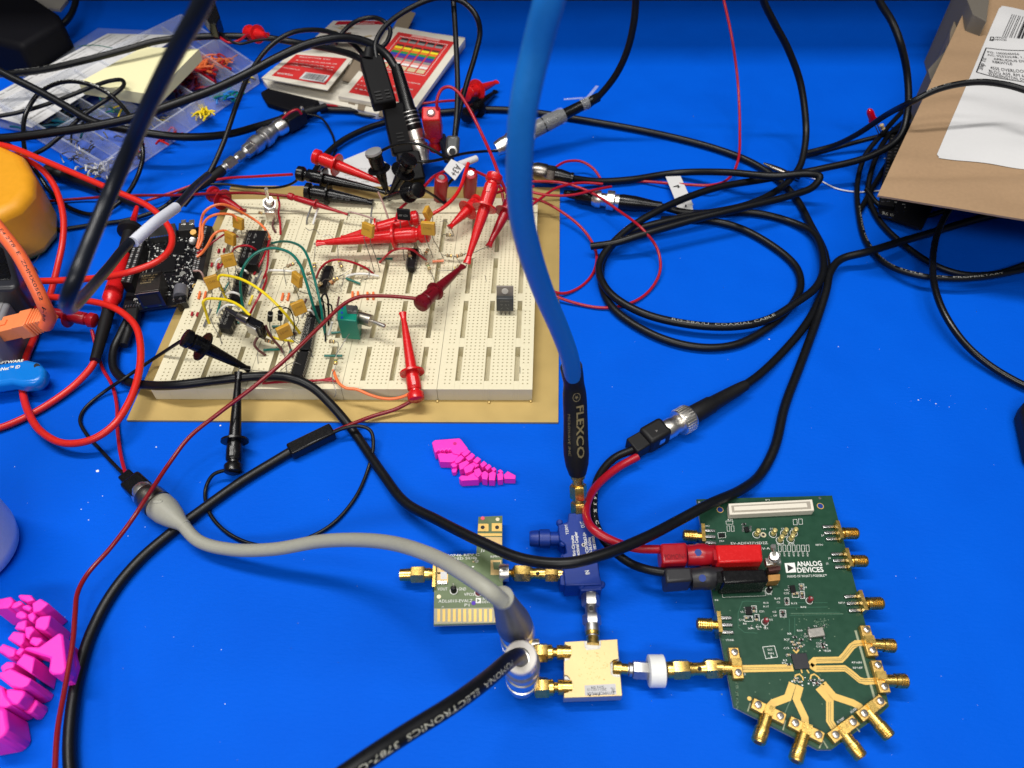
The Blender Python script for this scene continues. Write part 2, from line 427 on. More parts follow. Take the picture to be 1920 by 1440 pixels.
# ------------------------------------------------------------------ hook clips
CLG = 'spring hook test clips'
def clip(tip, tail, m, label, sc=1.0, f0=.30, hookopen=True, fl=.66, group=CLG, wire=None, silver_cap=False):
    """spring hook test clip from its tail cap to the tip of its nozzle"""
    tip = P(*tip); tail = P(*tail); o = thing('test_clip', label, 'test clip', group)
    a = tail; L = (tip - tail).length
    MB().lathe(a, tip, [(0, .30 * sc), (.015, .43 * sc), (.075, .45 * sc), (.09, .40 * sc), (.10, .30 * sc), (.15, .30 * sc)], mat('satin_cap', (.42, .42, .42), .3, .45) if silver_cap else m, 20).build('plunger', o)
    if silver_cap: MB().lathe(a, tip, [(.06, .46 * sc), (.10, .44 * sc), (.15, .34 * sc)], m, 20).build('collar', o)
    b = MB().lathe(a, tip, [(.12, .34 * sc), (.13, .38 * sc), (.22, .385 * sc), (f0 - .01, .36 * sc), (f0, .36 * sc)], m, 20)
    d = (tip - tail).normalized(); u = d.cross(Vector((0, 0, 1))).normalized(); w = u.cross(d)
    b.box(a.lerp(tip, .19) + w * .36 * sc, d * L * .045, u * .09 * sc, w * .06 * sc, m)
    b.build('barrel', o)
    MB().lathe(a, tip, [(f0 - .005, .38 * sc), (f0, fl * sc), (f0 + .02, fl * sc), (f0 + .026, .30 * sc)], m, 28).build('flange', o)
    nz = MB().lathe(a, tip, [(f0 + .01, .32 * sc), (f0 + .1, .30 * sc), (.72, .215 * sc), (.92, .145 * sc)], m, 14)
    nz.build('nozzle', o)
    MB().lathe(a, tip, [(.90, .15 * sc), (.95, .17 * sc), (1, .22 * sc)], m, 10, squash=(1, .6)).build('tip', o)
    hk = MB().tube([a.lerp(tip, .985) + w * .03, a.lerp(tip, 1.01) + w * .02, a.lerp(tip, 1.03) - w * .05, a.lerp(tip, 1.015) - w * .12], .022, lead, 6)
    hk.build('hook', o)
    return o
clip((467, 693, 1.5), (345, 632, 4.6), blackp, 'glossy black hook clip lying over the lower left corner of the cream breadboard', 1.18, .27, fl=.70)
clip((447, 698, 2.0), (437, 888, .6), blackp, 'glossy black hook clip hanging straight down over the front edge of the gold plate', 1.08, .30)
clip((755, 586, 2.6), (781, 752, 1.1), redp, 'bright red hook clip standing on the front of the breadboard beside the long coral wire', 1.05, .30)
clip((868, 499, 2.2), (787, 572, 3.0), maroonp, 'dark maroon hook clip with angled tail in the middle of the breadboard', 1.12, .33, fl=.5)
clip((875, 494, 2.3), (929, 326, 5.2), redp, 'bright red hook clip left of the blue cable, nozzle pointing down at the breadboard', 1.18, .37)
clip((843, 426, 2.2), (898, 374, 2.6), redp, 'red hook clip half hidden behind the longest upright red clip', 1.1, .38)
clip((916, 462, 2.1), (964, 366, 3.4), crimp, 'dark crimson hook clip just left of the blue cable at the top of the breadboard', 1.1, .34)
clip((594, 456, 2.3), (806, 437, 3.2), redp, 'large red hook clip lying level across the top of the breadboard, tip to the left', 1.3, .30, fl=.62)
clip((640, 447, 2.0), (786, 408, 3.0), redp, 'second red hook clip tucked behind the large level red clip', 1.15, .52, fl=.6)
clip((722, 345, 1.6), (588, 292, 2.4), redp, 'red hook clip over the white paper slip behind the breadboard', 1.2, .32)
clip((723, 360, 1.9), (556, 324, 2.6), blackp, 'long black hook clip over the back edge of the gold plate, below a red one', 1.15, .30)
clip((700, 380, 1.5), (572, 358, 1.9), blackp, 'black hook clip with raised lettering lying flat on the gold plate behind the breadboard', 1.35, .33, fl=.6)
MB().text('236', P(622, 372, 2.2), P(655, 377, 2.2), mat('grey_emboss', (.05, .05, .05), .4), h=.4).build('embossing', bpy.data.objects.get('test_clip.011'))
clip((726, 362, 1.2), (699, 282, 4.4), blackp, 'black hook clip with a silver cap pointing up at the viewer', 1.3, .42, fl=.6, silver_cap=True)
clip((730, 372, 1.6), (768, 297, 5.0), blackp, 'black hook clip with round end cap between the silver capped clip and the banana plugs', 1.3, .30, fl=.62)
clip((722, 372, 1.7), (786, 356, 4.4), blackp, 'black hook clip seen end on, lowest of the black clips behind the breadboard', 1.15, .28, fl=.58)
clip((457, 397, 1.3), (396, 362, 1.5), crimp, 'dull red hook clip lying on the back left corner of the gold plate', 1.25, .35, fl=.6)
clip((652, 402, 2.0), (540, 367, 2.4), crimp, 'slim dull red hook clip reaching from the silver toggle switch to a bare wire', .55, .46, fl=.62)
clip((26, 571, 2.0), (180, 602, 1.4), crimp, 'dark red hook clip lying on the mat under the orange network cable', 1.0, .32, fl=.72)
clip((931, 154, .8), (872, 178, 1.6), redp, 'red hook clip lying on the mat behind everything, tip up right', 1.3, .34)
clip((929, 172, .4), (872, 218, 1.0), blackp, 'black hook clip lying beneath the far red one at the back', 1.3, .34)
clip((500, 66, 4.5), (466, 62, 4.0), redp, 'small red clip boot resting on the black cables above the parts box', 1.4, .5, fl=.5)

# big test lead clip on the left
o = thing('test_probe', 'large red and black spring probe lying between the meter and the black circuit board', 'probe')
A, Bq = P(257, 388, 1.6), P(178, 676, 1.0)
MB().lathe(A, Bq, [(0, .14), (.12, .22), (.17, .28)], redp, 14).build('nozzle', o)
MB().lathe(A, Bq, [(.15, .3), (.165, .80), (.19, .80), (.20, .42), (.30, .42), (.37, .36)], blackm, 24).build('collar', o)
MB().lathe(A, Bq, [(.30, .36), (.40, .40), (.60, .54), (.64, .54), (.655, .43), (.70, .42)], redp, 24).build('grip', o)
mb = MB().lathe(A, Bq, [(.69, .36), (.80, .37), (.97, .29), (1, .29)], blackm, 20)
mb.build('sleeve', o)

# ------------------------------------------------------------------ BNC and banana hardware
def bnc(p0, p1, label, name='coax_plug', boot=True, body=None, m=silver, jm=blackm, r=.72, cat='connector', group='coax plugs', bl=.5, rb=.58, rt=.30, knurl=True, ribs=0):
    """bayonet coax plug: nose at p0, cable entry at p1"""
    a, b = P(*p0), P(*p1); o = thing(name, label, cat, group)
    L = (b - a).length; d = (b - a).normalized()
    MB().lathe(a, b, [(0, r * .60), (.04, r * .62), (.045, r * .75), (.09, r * .75), (.10, r * .62), (.2, r * .62)], m, 24).build('socket', o)
    s = MB().lathe(a, b, [(.14, r * .72), (.15, r * .78), (.22, r * .78), (.24, r * .72), (.28, r * .72), (.285, r), (.295, r * 1.03), (.395, r * 1.03), (.405, r * .98), (.41, r * .7)], m, 28)
    if knurl:
        u = d.cross(Vector((0, 0, 1))).normalized(); w = u.cross(d)
        for k in range(28):
            an = 2 * math.pi * k / 28; c = a.lerp(b, .345) + (u * math.cos(an) + w * math.sin(an)) * r * 1.03
            s.box(c, d * L * .045, (-u * math.sin(an) + w * math.cos(an)) * .03, (u * math.cos(an) + w * math.sin(an)) * .035, m)
    s.build('coupling_nut', o)
    if boot:
        bt = MB().lathe(a, b, [(.40, rb), (.42, rb + .03), (.62, rb), (.64, rb - .06), (.9, rt + .06), (1, rt)], jm, 22)
        for k in range(ribs):
            t = .47 + k * .045; bt.lathe(a.lerp(b, t), a.lerp(b, t + .018), [(0, rb + .02), (.2, rb + .055), (.8, rb + .055), (1, rb + .02)], m if jm is blackm and ribs > 3 else jm, 22)
        bt.build('boot', o)
    return o
def sma(p0, p1, prof, m, label, name='coax_adapter', cat='adapter', group=None, nuts=(), hole=None, extra=None):
    """turned adapter from p0 to p1: prof = round sections, nuts = hexagonal spans (t0, t1, r)"""
    a, b = P(*p0), P(*p1); o = thing(name, label, cat, group)
    MB().lathe(a, b, prof, m, 20).build('body', o)
    for t0, t1, r_ in nuts:
        e = .08 * (t1 - t0)
        MB().lathe(a, b, [(t0, r_ * .93), (t0 + e, r_), (t1 - e, r_), (t1, r_ * .93)], m, 6).build('hex_nut', o)
    if hole:
        d = (b - a).normalized(); c = a.lerp(b, hole); v = (CAM - c); v = (v - d * v.dot(d)).normalized()
        MB().lathe(c + v * .2, c + v * (hole and .345), [(0, .09), (1, .09)], blackm, 12).build('wrench_hole', o)
    if extra: extra(o, a, b)
    return o

# central coax pair: BNC to banana at (1250,800)
bnc((1218, 824, .95), (1398, 722, .75), 'silver bayonet plug with long black boot joining the red and black pigtail', r=.70, rb=.50, rt=.30)
o = thing('banana_adapter', 'black moulded adapter box feeding the red and black pigtail beside the coupler', 'adapter')
a, b = P(1188, 840, .75), P(1252, 803, .85)
d = (b - a).normalized(); u = Vector((-d.y, d.x, 0)); z = Vector((0, 0, 1))
MB().box(a.lerp(b, .60) + z * .05, d * .72, u * .58, z * .60, blackm).build('housing', o, bevel=.22, seg=4)
MB().box(a.lerp(b, .12), d * .45, u * .50, z * .42, blackm).build('strain_relief', o, bevel=.08)
cable('pigtail_cable', 'red pigtail lead curving from the black adapter past the blue coupler to the red plug', redt, .42,
      [(1196, 856, .7), (1160, 876, .6), (1118, 912, .9), (1099, 955, 1.6), (1110, 990, 2.2), (1150, 1015, 2.1), (1195, 1028, 1.9), (1240, 1030, 1.8)], 'lead')
cable('pigtail_cable', 'black pigtail lead curving from the adapter under the long black cable to the black plug', blackc, .42,
      [(1188, 842, .8), (1150, 860, .7), (1122, 895, .7), (1113, 940, .8), (1118, 985, .9), (1140, 1022, 1.0), (1180, 1055, 1.3), (1215, 1068, 1.6), (1250, 1074, 1.8)], 'lead',
      text=[(.36, .60, 'C  6  3  %  .  C  6', ink, .16, .3)])
# grey shielded lead
cable('grey_coax_cable', 'thick grey coax cable arching from the grey bayonet plug to the standing grey boot', greyc, .62,
      [(335, 975, 1.0), (372, 1014, .9), (430, 1030, 1.2), (510, 1030, 2.0), (610, 1014, 3.4), (720, 1016, 5.2), (805, 1040, 6.8), (870, 1075, 8.0), (918, 1108, 8.3), (942, 1128, 7.8)])
o = thing('coax_plug', 'grey bodied bayonet plug on the mat left of the pink toy, with metal ring', 'connector', 'coax plugs')
a, b = P(262, 918, .9), P(345, 986, .95)
MB().lathe(a, b, [(0, .5), (.08, .62), (.14, .62), (.16, .5)], silver, 24).build('socket', o)
MB().lathe(a, b, [(.12, .60), (.15, .66), (.22, .66), (.24, .74), (.42, .74), (.44, .6)], darksteel, 28).build('coupling_nut', o)
mb = MB().lathe(a, b, [(.42, .66), (.46, .72), (.60, .70), (.78, .55), (.95, .34), (1.02, .32)], greyc, 24); mb.build('boot', o)
c = a.lerp(b, .52); MB().lathe(c + Vector((0, -.02, .67)), c + Vector((0, -.02, .75)), [(0, .2), (.6, .2), (1, .12)], greyc, 16, squash=(1.3, .6)).build('thumb_mark', o)
o = thing('banana_adapter', 'black two lead adapter behind the grey bayonet plug', 'adapter')
a, b = P(236, 893, .7), P(276, 930, .85); d = (b - a).normalized(); u = Vector((-d.y, d.x, 0))
MB().box(a.lerp(b, .62), d * .7, u * .55, z * .5, blackp).build('housing', o, bevel=.15)
MB().box(a.lerp(b, .12), d * .3, u * .34, z * .32, blackp).build('strain_relief', o, bevel=.08)
# tower: two upright bayonet adapters
for (bx, by, tx, ty, tz, lab) in ((968, 1215, 976, 1178, 2.2, 'upright silver right angle bayonet adapter under the grey boot'), (978, 1288, 979, 1248, 2.9, 'upright silver right angle bayonet adapter nearest the viewer, under the white ring')):
    a = P(bx, by, .35); b = Vector((a.x, a.y, tz))
    o = thing('angle_adapter', lab, 'adapter')
    MB().lathe(a, b, [(0, .46), (.05, .55), (.22, .6), (.30, .6), (.32, .68), (.42, .68), (.44, .56), (.52, .56), (.54, .70), (.74, .72), (.80, .70), (.82, .64), (1, .64)], silver, 28).build('body', o)
    MB().lathe(a + Vector((.3, 0, .35)), a + Vector((1.0, 0, .30)), [(0, .34), (1, .30)], silver, 18).build('elbow', o)
# grey boot leaning over tower 1
a = P(972, 1188, 2.1); b = P(943, 1122, 7.6)
o = thing('coax_plug', 'standing plug with tapered grey boot at the end of the grey cable', 'connector', 'coax plugs')
MB().lathe(a, b, [(0, .66), (.05, .74), (.22, .74), (.25, .66)], silver, 28).build('coupling_nut', o)
MB().lathe(a, b, [(.22, .70), (.26, .74), (.42, .70), (.75, .52), (.97, .42), (1, .38)], mat('dark_grey_boot', (.12, .12, .115), .4), 26).build('boot', o)
MB().lathe(a, b, [(.98, .40), (1.0, .42), (1.03, .42), (1.04, .34)], greyc, 24).build('collar', o)
# white ring plug
a = P(978, 1250, 2.4); b = P(976, 1232, 4.3)
o = thing('coax_plug', 'silver plug with a white end ring holding the printed black cable', 'connector', 'coax plugs')
MB().lathe(a, b, [(0, .70), (.1, .76), (.35, .76), (.4, .66), (.9, .64)], silver, 28).build('coupling_nut', o)
vsr = [(.72, .62), (.80, .65), (1.0, .65), (1.03, .60), (1.03, .36), (.80, .34)]
MB().lathe(a, b, vsr, mat('white_ring', (.70, .66, .62), .35), 30).build('ring', o)
cable('printed_coax_cable', 'thick black cable with printed lettering running from the white ring out over the bottom edge', blackc, .60,
      [(977, 1240, 3.9), (972, 1230, 5.2), (955, 1238, 6.4), (915, 1272, 7.6), (850, 1320, 8.6), (760, 1376, 9.2), (690, 1422, 9.6), (600, 1484, 9.9), (520, 1540, 10)],
      text=[(.25, .86, 'POMONA  ELECTRONICS  3787-C-1M', mat('pale_grey_ink', (.42, .42, .36), .6, bump=0), .20, .50)], n=10)

# ------------------------------------------------------------------ long coax cables on the right
RG = .50
cable('coax_cable', 'long black cable from under the bag, over the blue coupler, to the black circuit board', blackc, .52,
      [(1930, 392, .3), (1860, 404, .3), (1800, 420, .3), (1768, 430, .3), (1689, 453, .9), (1627, 472, 1.2), (1577, 486, .9), (1557, 510, .8), (1549, 545, .7), (1532, 599, .4), (1501, 683, .3), (1472, 760, .3), (1452, 840, .3), (1425, 890, .3), (1390, 918, .9), (1330, 945, 1.8), (1270, 977, 2.2), (1210, 1008, 2.8), (1130, 1040, 3.3), (1060, 1056, 3.4), (980, 1048, 3.0), (900, 1015, 2.4), (820, 975, 1.6), (760, 942, 1.0), (715, 885, .5), (660, 805, .3), (620, 758, 1.0), (585, 726, 1.5), (545, 709, 1.8), (480, 706, 1.7), (400, 714, 1.7), (330, 722, 1.6), (275, 722, 1.0), (235, 713, .5), (214, 690, .4), (214, 655, .5), (226, 628, .7), (240, 600, .9)], n=9)
cable('coax_cable', 'black coax cable dropping from the top edge and making the inner ring of the coil', blackc, RG,
      [(1425, -40, 12), (1431, 0, 10.5), (1450, 40, 9), (1478, 93, 7), (1501, 157, 4.8), (1511, 233, 2.6), (1509, 275, 1.8), (1498, 315, 1.2), (1464, 352, .8), (1400, 384, .9), (1260, 412, 1.2), (1172, 440, .9), (1134, 480, .5), (1127, 525, .3), (1150, 578, .3), (1230, 630, .3), (1310, 651, .3), (1380, 646, .3), (1450, 607, .3), (1487, 568, .3), (1501, 535, .3), (1492, 500, .3), (1450, 462, .3), (1380, 425, .3), (1300, 410, .3), (1240, 412, .3)],
      text=[(.0, .14, 'coaxial cable rg58', inkd, .16, 1.3)])
cable('coax_cable', 'lettered black coax cable falling beside the bag and forming the outer ring of the coil', blackc, RG,
      [(1636, -30, 11), (1650, 4, 10), (1672, 40, 9), (1688, 80, 8), (1701, 140, 6), (1702, 205, 4.2), (1686, 258, 3.0), (1633, 292, 2.2), (1537, 317, 1.6), (1440, 335, 1.2), (1340, 353, 1.4), (1240, 392, 1.6), (1165, 440, 1.2), (1124, 495, .8), (1140, 545, .8), (1200, 585, .8), (1290, 608, .8), (1380, 612, .8), (1440, 599, .8), (1492, 568, .9), (1530, 538, .9), (1544, 500, .9), (1525, 437, .6), (1480, 415, .3), (1420, 400, .3), (1350, 398, .3), (1290, 399, .5), (1235, 386, .7)],
      text=[(.615, .705, 'RG-58A/U  COAXIAL CABLE', inkd, .17, .25)])
cable('coax_cable', 'black coax cable running diagonally behind the blue cable and down to the knurled silver plug', blackc, RG,
      [(600, 205, .3), (700, 208, .3), (800, 212, .3), (900, 205, .3), (980, 208, .3), (1100, 226, .3), (1230, 250, .3), (1340, 278, .3), (1410, 305, .3), (1460, 338, .3), (1492, 371, .3), (1520, 422, .3), (1546, 475, .5), (1550, 517, .4), (1532, 571, .3), (1506, 615, .3), (1464, 664, .3), (1422, 704, .5), (1385, 730, .7)])
cable('coax_cable', 'black coax cable from the dark bayonet plug to a tight fold over the coil', blackc, RG,
      [(1070, 334, 1.0), (1120, 340, .5), (1180, 337, .4), (1270, 324, .5), (1360, 323, 1.5), (1450, 330, 2.2), (1515, 326, 2.5), (1537, 331, 2.4), (1525, 350, 2.1), (1485, 366, 2.0), (1390, 390, 2.0), (1300, 412, 1.9), (1200, 441, 1.6), (1150, 456, 1.2), (1108, 462, .8)])
cable('thin_cable', 'printed black cord arching from behind the coil over the white label of the paper bag', blackc, .40,
      [(1503, 289, .3), (1518, 285, .5), (1563, 273, 1.4), (1605, 253, 3), (1661, 216, 5.5), (1709, 191, 7.8), (1760, 167, 8.6), (1830, 154, 9), (1886, 159, 9), (1925, 170, 9), (1980, 190, 8.8)],
      text=[(.32, .98, 'AWM    I/S    A    80°C    30V    FT1    USB', inkd, .13, .5)])
cable('thin_cable', 'plain black cord running low from the coil under the left edge of the paper bag', blackc, .36,
      [(1503, 292, .2), (1524, 289, .3), (1600, 268, .8), (1650, 255, 1.2), (1700, 240, 1.4), (1760, 220, 1.2)])
cable('thin_cable', 'lettered thin black cord bending round the left corner of the bag, then right', blackc, .38,
      [(1700, 200, 1.5), (1655, 250, 1.6), (1622, 292, 1.1), (1608, 340, .5), (1610, 400, .3), (1625, 455, .3), (1665, 497, .6), (1720, 516, 1.0), (1790, 523, 1.1), (1850, 519, 1.1), (1925, 505, 1.2), (1990, 490, 1.2)],
      text=[(.42, .86, 'STARTECH  USB  2.0  28AWG  STYLE  80°C  PROPRIETARY', inkd, .12, .2)])
cable('thin_cable', 'thin black cord crossing inside the lettered one below the bag corner', blackc, .40,
      [(1710, 215, 1.0), (1660, 262, 1.2), (1634, 320, .9), (1628, 365, .4), (1650, 415, .3), (1700, 463, .4), (1755, 498, .5), (1800, 513, .5), (1860, 514, .5), (1935, 492, .5)])
cable('thin_cable', 'glossy black cord dropping out from under the bag and sweeping to the lower right edge', blackp, .42,
      [(1800, 370, 2.5), (1776, 400, 2.2), (1757, 440, 1.8), (1749, 490, 1.6), (1753, 540, 1.5), (1772, 590, 1.2), (1810, 645, .8), (1860, 688, .5), (1930, 727, .4), (1990, 750, .4)])
cable('thin_cable', 'thin black cord looping just beneath the front edge of the bag', blackc, .34,
      [(1624, 355, .6), (1650, 385, .5), (1690, 402, .4), (1740, 404, .5), (1770, 395, .6)])
cable('thin_cable', 'black cord hugging the bag edge beside the red indicator', blackc, .36, [(1612, 395, .3), (1640, 345, .5), (1668, 300, .7), (1700, 262, .9)])
cable('white_wire', 'thin white wire on the mat between the coil and the paper bag', whitew, .10, [(1512, 330, .2), (1540, 340, .1), (1570, 354, .1), (1610, 360, .1), (1665, 356, .1)], 'wire')
cable('red_wire', 'thin crimson wire hanging from the top edge and curling left behind the coil', redt, .20,
      [(1350, -30, 9), (1357, 0, 8), (1372, 70, 6), (1383, 150, 3.5), (1387, 240, 1.6), (1384, 300, .8), (1368, 333, .5), (1335, 347, .9), (1270, 345, .6), (1200, 340, .2), (1150, 342, .15)], 'wire')
# small black clip at the coil
o = thing('crocodile_clip', 'small dark crocodile clip lying under the coax crossing left of the bag', 'clip')
MB().lathe(P(1432, 306, .3), P(1480, 326, .35), [(0, .10), (.3, .22), (.7, .26), (1, .18)], darksteel, 12, squash=(1, .6)).build('jaw', o)
MB().lathe(P(1476, 324, .35), P(1500, 334, .35), [(0, .2), (1, .12)], blackm, 12).build('boot', o)
# cable from top centre with wrapped boot
cable('coax_cable', 'black coax cable falling from the top edge into a clear wrapped boot', blackc, RG,
      [(1192, -40, 12), (1192, 0, 10.5), (1188, 45, 9), (1176, 95, 7.2), (1155, 140, 5.4), (1125, 178, 3.8), (1100, 200, 2.8)])
o = thing('coax_plug', 'bayonet plug with its black boot wrapped in clear plastic film behind the blue cable', 'connector', 'coax plugs')
a, b = P(930, 280, 1.3), P(1122, 182, 3.4)
MB().lathe(a, b, [(0, .5), (.06, .62), (.12, .62), (.13, .7), (.18, .7), (.2, .58), (.28, .58)], silver, 26).build('coupling_nut', o)
MB().lathe(a, b, [(.26, .66), (.34, .66)], white, 22).build('tape', o)
MB().lathe(a, b, [(.33, .56), (.45, .58), (.62, .54), (.66, .42), (.86, .38), (1, .34)], blackp, 22).build('boot', o)
mb = MB(); rr = random.Random(5)
prof = [(.34 + .02 * k, .60 + rr.uniform(-.03, .05)) for k in range(17)]
mb.lathe(a, b, prof, clearj, 14, cap=False); mb.build('film', o)
MB().lathe(a, b, [(.83, .43), (.84, .47), (.89, .47), (.90, .42)], clearj, 16, cap=False).build('cable_tie', o)
c = a.lerp(b, .87)
MB().box(c + Vector((.5, .7, .5)), Vector((.45, .75, .1)), Vector((.10, -.06, 0)), Vector((0, 0, .02)), clearj).build('tie_tail', o)
MB().box(c + Vector((-.9, .2, .3)), Vector((.7, .1, .0)), Vector((0, .05, .02)), Vector((0, 0, .02)), clearj).build('tie_tail', o)
# dark plug right of blue cable
o = thing('coax_plug', 'dark nickel bayonet plug emerging from behind the blue cable', 'connector', 'coax plugs')
a, b = P(958, 312, 1.3), P(1075, 335, 1.1)
MB().lathe(a, b, [(0, .5), (.1, .5), (.15, .62), (.32, .62), (.34, .55), (.42, .66), (.56, .66), (.6, .55)], darksteel, 24).build('coupling_nut', o)
MB().lathe(a, b, [(.56, .56), (.60, .62), (.70, .62), (.72, .55)], darksteel, 6).build('hex_nut', o)
MB().lathe(a, b, [(.70, .50), (.8, .50), (.95, .38), (.96, .42), (1.0, .42)], blackp, 20).build('boot', o)
# plug at (1135,375)
o = thing('coax_plug', 'silver bayonet plug with ridged black boot under the crimson wire loops', 'connector', 'coax plugs')
a, b = P(1108, 372, .8), P(1240, 387, .8)
MB().lathe(a, b, [(0, .44), (.04, .5), (.08, .6), (.14, .6), (.15, .46), (.22, .46), (.23, .68), (.33, .70), (.35, .5), (.40, .5)], silver, 26).build('coupling_nut', o)
MB().lathe(a, b, [(.38, .48), (.45, .54), (.62, .52), (.72, .46), (.9, .34), (1, .32)], blackp, 22).build('boot', o)
o = thing('banana_adapter', 'black adapter left of the ridged boot, crossed by crimson wires', 'adapter')
a, b = P(1058, 362, .7), P(1112, 372, .8)
MB().lathe(a, b, [(0, .22), (.2, .3), (.4, .34), (.5, .5), (1, .52)], blackp, 18).build('housing', o)
# cable tag near (1270,350)
o = thing('cable_tag', 'white paper tag folded round the cable right of the ridged boot', 'label')
mb = MB(); A1 = [P(1248, 331, .7), P(1276, 330, .7), P(1300, 384, .75), P(1268, 380, .75)]
mb.prism(A1, 0, paper, dz=Vector((0, 0, -.02))); mb.prism([P(1266, 380, .72), P(1298, 384, .72), P(1300, 397, .6), P(1270, 391, .6)], 0, paper, dz=Vector((0, 0, -.02)))
mb.build('tag_strip', o); MB().text('4', P(1262, 352, .76), P(1276, 352, .76), inkb, h=.35).build('lettering', o)
MB().lathe(P(1285, 386, .95), P(1287, 386, .97), [(0, .1), (1, .1)], inkb, 10).build('eyelet', o)

# crimson wire loops
for lab, L in (
    ('widest crimson wire loop lying on the mat right of the breadboard', [(950, 345, 2.0), (1010, 340, 1.8), (1060, 344, 1.6), (1110, 362, 1.5), (1160, 395, 1.6), (1205, 430, 1.9), (1232, 466, 1.0), (1238, 505, .5), (1222, 540, .2), (1190, 565, .2), (1140, 577, .2), (1085, 570, .2), (1030, 548, .6), (990, 505, 1.4), (970, 460, 1.7), (968, 420, 1.9), (975, 385, 1.9)]),
    ('inner crimson wire loop lying over the right edge of the gold plate', [(960, 372, 2.0), (1010, 375, 1.3), (1060, 402, .9), (1098, 436, .5), (1118, 475, .2), (1112, 512, .1), (1085, 540, .1), (1050, 550, .3), (1012, 530, .9), (985, 480, 1.5), (980, 440, 1.6), (990, 405, 1.7)]),
    ('short crimson wire arching above the ridged boot', [(968, 352, 2.2), (1020, 365, 2.0), (1070, 366, 1.8), (1120, 355, 1.6), (1146, 350, 1.3)]),
    ('crimson wire arc rising over the mat above the dark plug', [(1035, 318, 1.4), (1062, 303, 1.2), (1090, 303, 1.0), (1112, 316, .7), (1128, 338, .4)]),
    ('crimson wire crossing diagonally behind the widest loop', [(975, 400, 2.0), (1010, 375, 2.0), (1045, 352, 1.8), (1090, 343, 1.5), (1130, 345, 1.3)])):
    cable('red_wire', lab, redt, .19, L, 'wire', 'crimson wires looping right of the breadboard', seg=10)

# blue cable in front
o = thing('blue_coax_cable', 'thick bright blue cable hanging in front with a black lettered boot, above the coupler', 'cable')
mb = MB().tube(pts([(1046, -60, -18.5), (1030, 0, -19), (1006, 90, -20), (982, 200, -21), (974, 300, -22.2), (976, 390, -23.8), (990, 460, -25.5), (1018, 545, -28.2), (1050, 620, -31), (1068, 670, -33), (1074, 705, -34.5)]), .40, bluec, 20, 9); mb.build('jacket', o)
sl = pts([(1071, 688, -34.2), (1076, 720, -35), (1079, 780, -35.8), (1080, 840, -36.3), (1083, 888, -36.9)])
mb = MB().tube(sl, [.50, .49, .47, .54, .56, .56, .57, .58, .60, .60, .55, .42], blackm, 24, 9); path = mb.path; mb.build('sleeve', o)
t = MB(); t.pathtext(path, .34, .80, 'FLEXCO', .618, inkg, .36, .25, bold=True)
t.pathtext(path, .42, .78, 'MICROWAVE INC', .612, inkg, .13, -.62)
# emblem ring with star
def onpath(path, fr, an, r):
    tot = [0]
    for a_, b_ in zip(path, path[1:]): tot.append(tot[-1] + (b_ - a_).length)
    S = fr * tot[-1]; j = 0
    while j < len(tot) - 2 and tot[j + 1] < S: j += 1
    a_, b_ = path[j], path[j + 1]; p = a_.lerp(b_, (S - tot[j]) / max(1e-6, tot[j + 1] - tot[j])); tt = (b_ - a_).normalized()
    nn = Vector((0, -.35, 1)); nn = (nn - tt * nn.dot(tt)).normalized(); sd = nn.cross(tt)
    return p + (nn * math.cos(an) + sd * math.sin(an)) * r
ring = []
for k in range(25):
    a_ = 2 * math.pi * k / 24; ring.append((.26 + .045 * math.cos(a_), .0 + .34 * math.sin(a_)))
vs = [onpath(path, f_, an, .545) for f_, an in ring] + [onpath(path, .26 + (f_ - .26) * .82, an * .82, .545) for f_, an in ring]
t.add(vs, [(i, i + 1, i + 26, i + 25) for i in range(24)], inkg, False)
st_ = [onpath(path, .26 + (.026 if k % 2 == 0 else .01) * math.cos(math.pi * k / 5), (.2 if k % 2 == 0 else .08) * math.sin(math.pi * k / 5), .545) for k in range(10)]
t.add(st_, [tuple(range(10))], inkg, False)
t.build('lettering', o)
sma((1083, 882, -37.0), (1086, 970, .95), [(0, .36), (.15, .36), (.16, .28), (.35, .26), (.36, .34), (.55, .34), (.56, .24), (.62, .30), (1, .30)], gold, 'gold screw connector joining the blue cable to the top of the blue coupler', nuts=[(.30, .58, .42), (.66, .90, .40)])
# ------------------------------------------------------------------ cables on the left
cable('coax_cable', 'thick black foreground cable sweeping down from the top and folding back beside the meter', mat('near_black_cable', (.007, .009, .015), .32, spec=.3), .45,
      [(398, -40, -17.5), (372, 20, -18), (330, 95, -19), (285, 185, -20.5), (245, 275, -22), (205, 365, -22.5), (170, 450, -22), (142, 520, -21.5), (128, 556, -21.8), (128, 576, -24), (142, 570, -28), (168, 543, -32), (205, 500, -35), (240, 458, -37), (285, 420, -38.5), (330, 388, -41), (365, 350, -45), (390, 328, -48)])
o = thing('cable_label', 'pale wrapped label sleeve around the black cable above the black circuit board', 'label')
lp = pts([(250, 454, -37.2), (285, 422, -38.4), (330, 389, -40.8)])
mb = MB().tube(lp, .28, labelw, 20); path = mb.path; mb.build('sleeve', o)
t = MB(); t.pathtext(path, .12, .82, 'ANALOG DEVICES', .28, inkb, .13, .6); t.build('lettering', o)
cable('coax_cable', 'black coax cable with printed jacket running level over the parts box and yellow notes', blackc, .52,
      [(-40, 140, 3.2), (20, 138, 3.3), (80, 131, 3.5), (160, 113, 3.9), (240, 92, 4.2), (300, 76, 4.4), (400, 68, 4.2), (490, 70, 3.8), (550, 79, 3.4), (610, 90, 3.6), (660, 103, 4), (690, 118, 4)],
      text=[(.09, .30, '7H6NPKR  EP6NP   EP6NP  EL6SB', inkd, .20, .55), (.31, .46, 'EUMATIC  8UMATIC  EL6SB', inkd, .2, .55)])
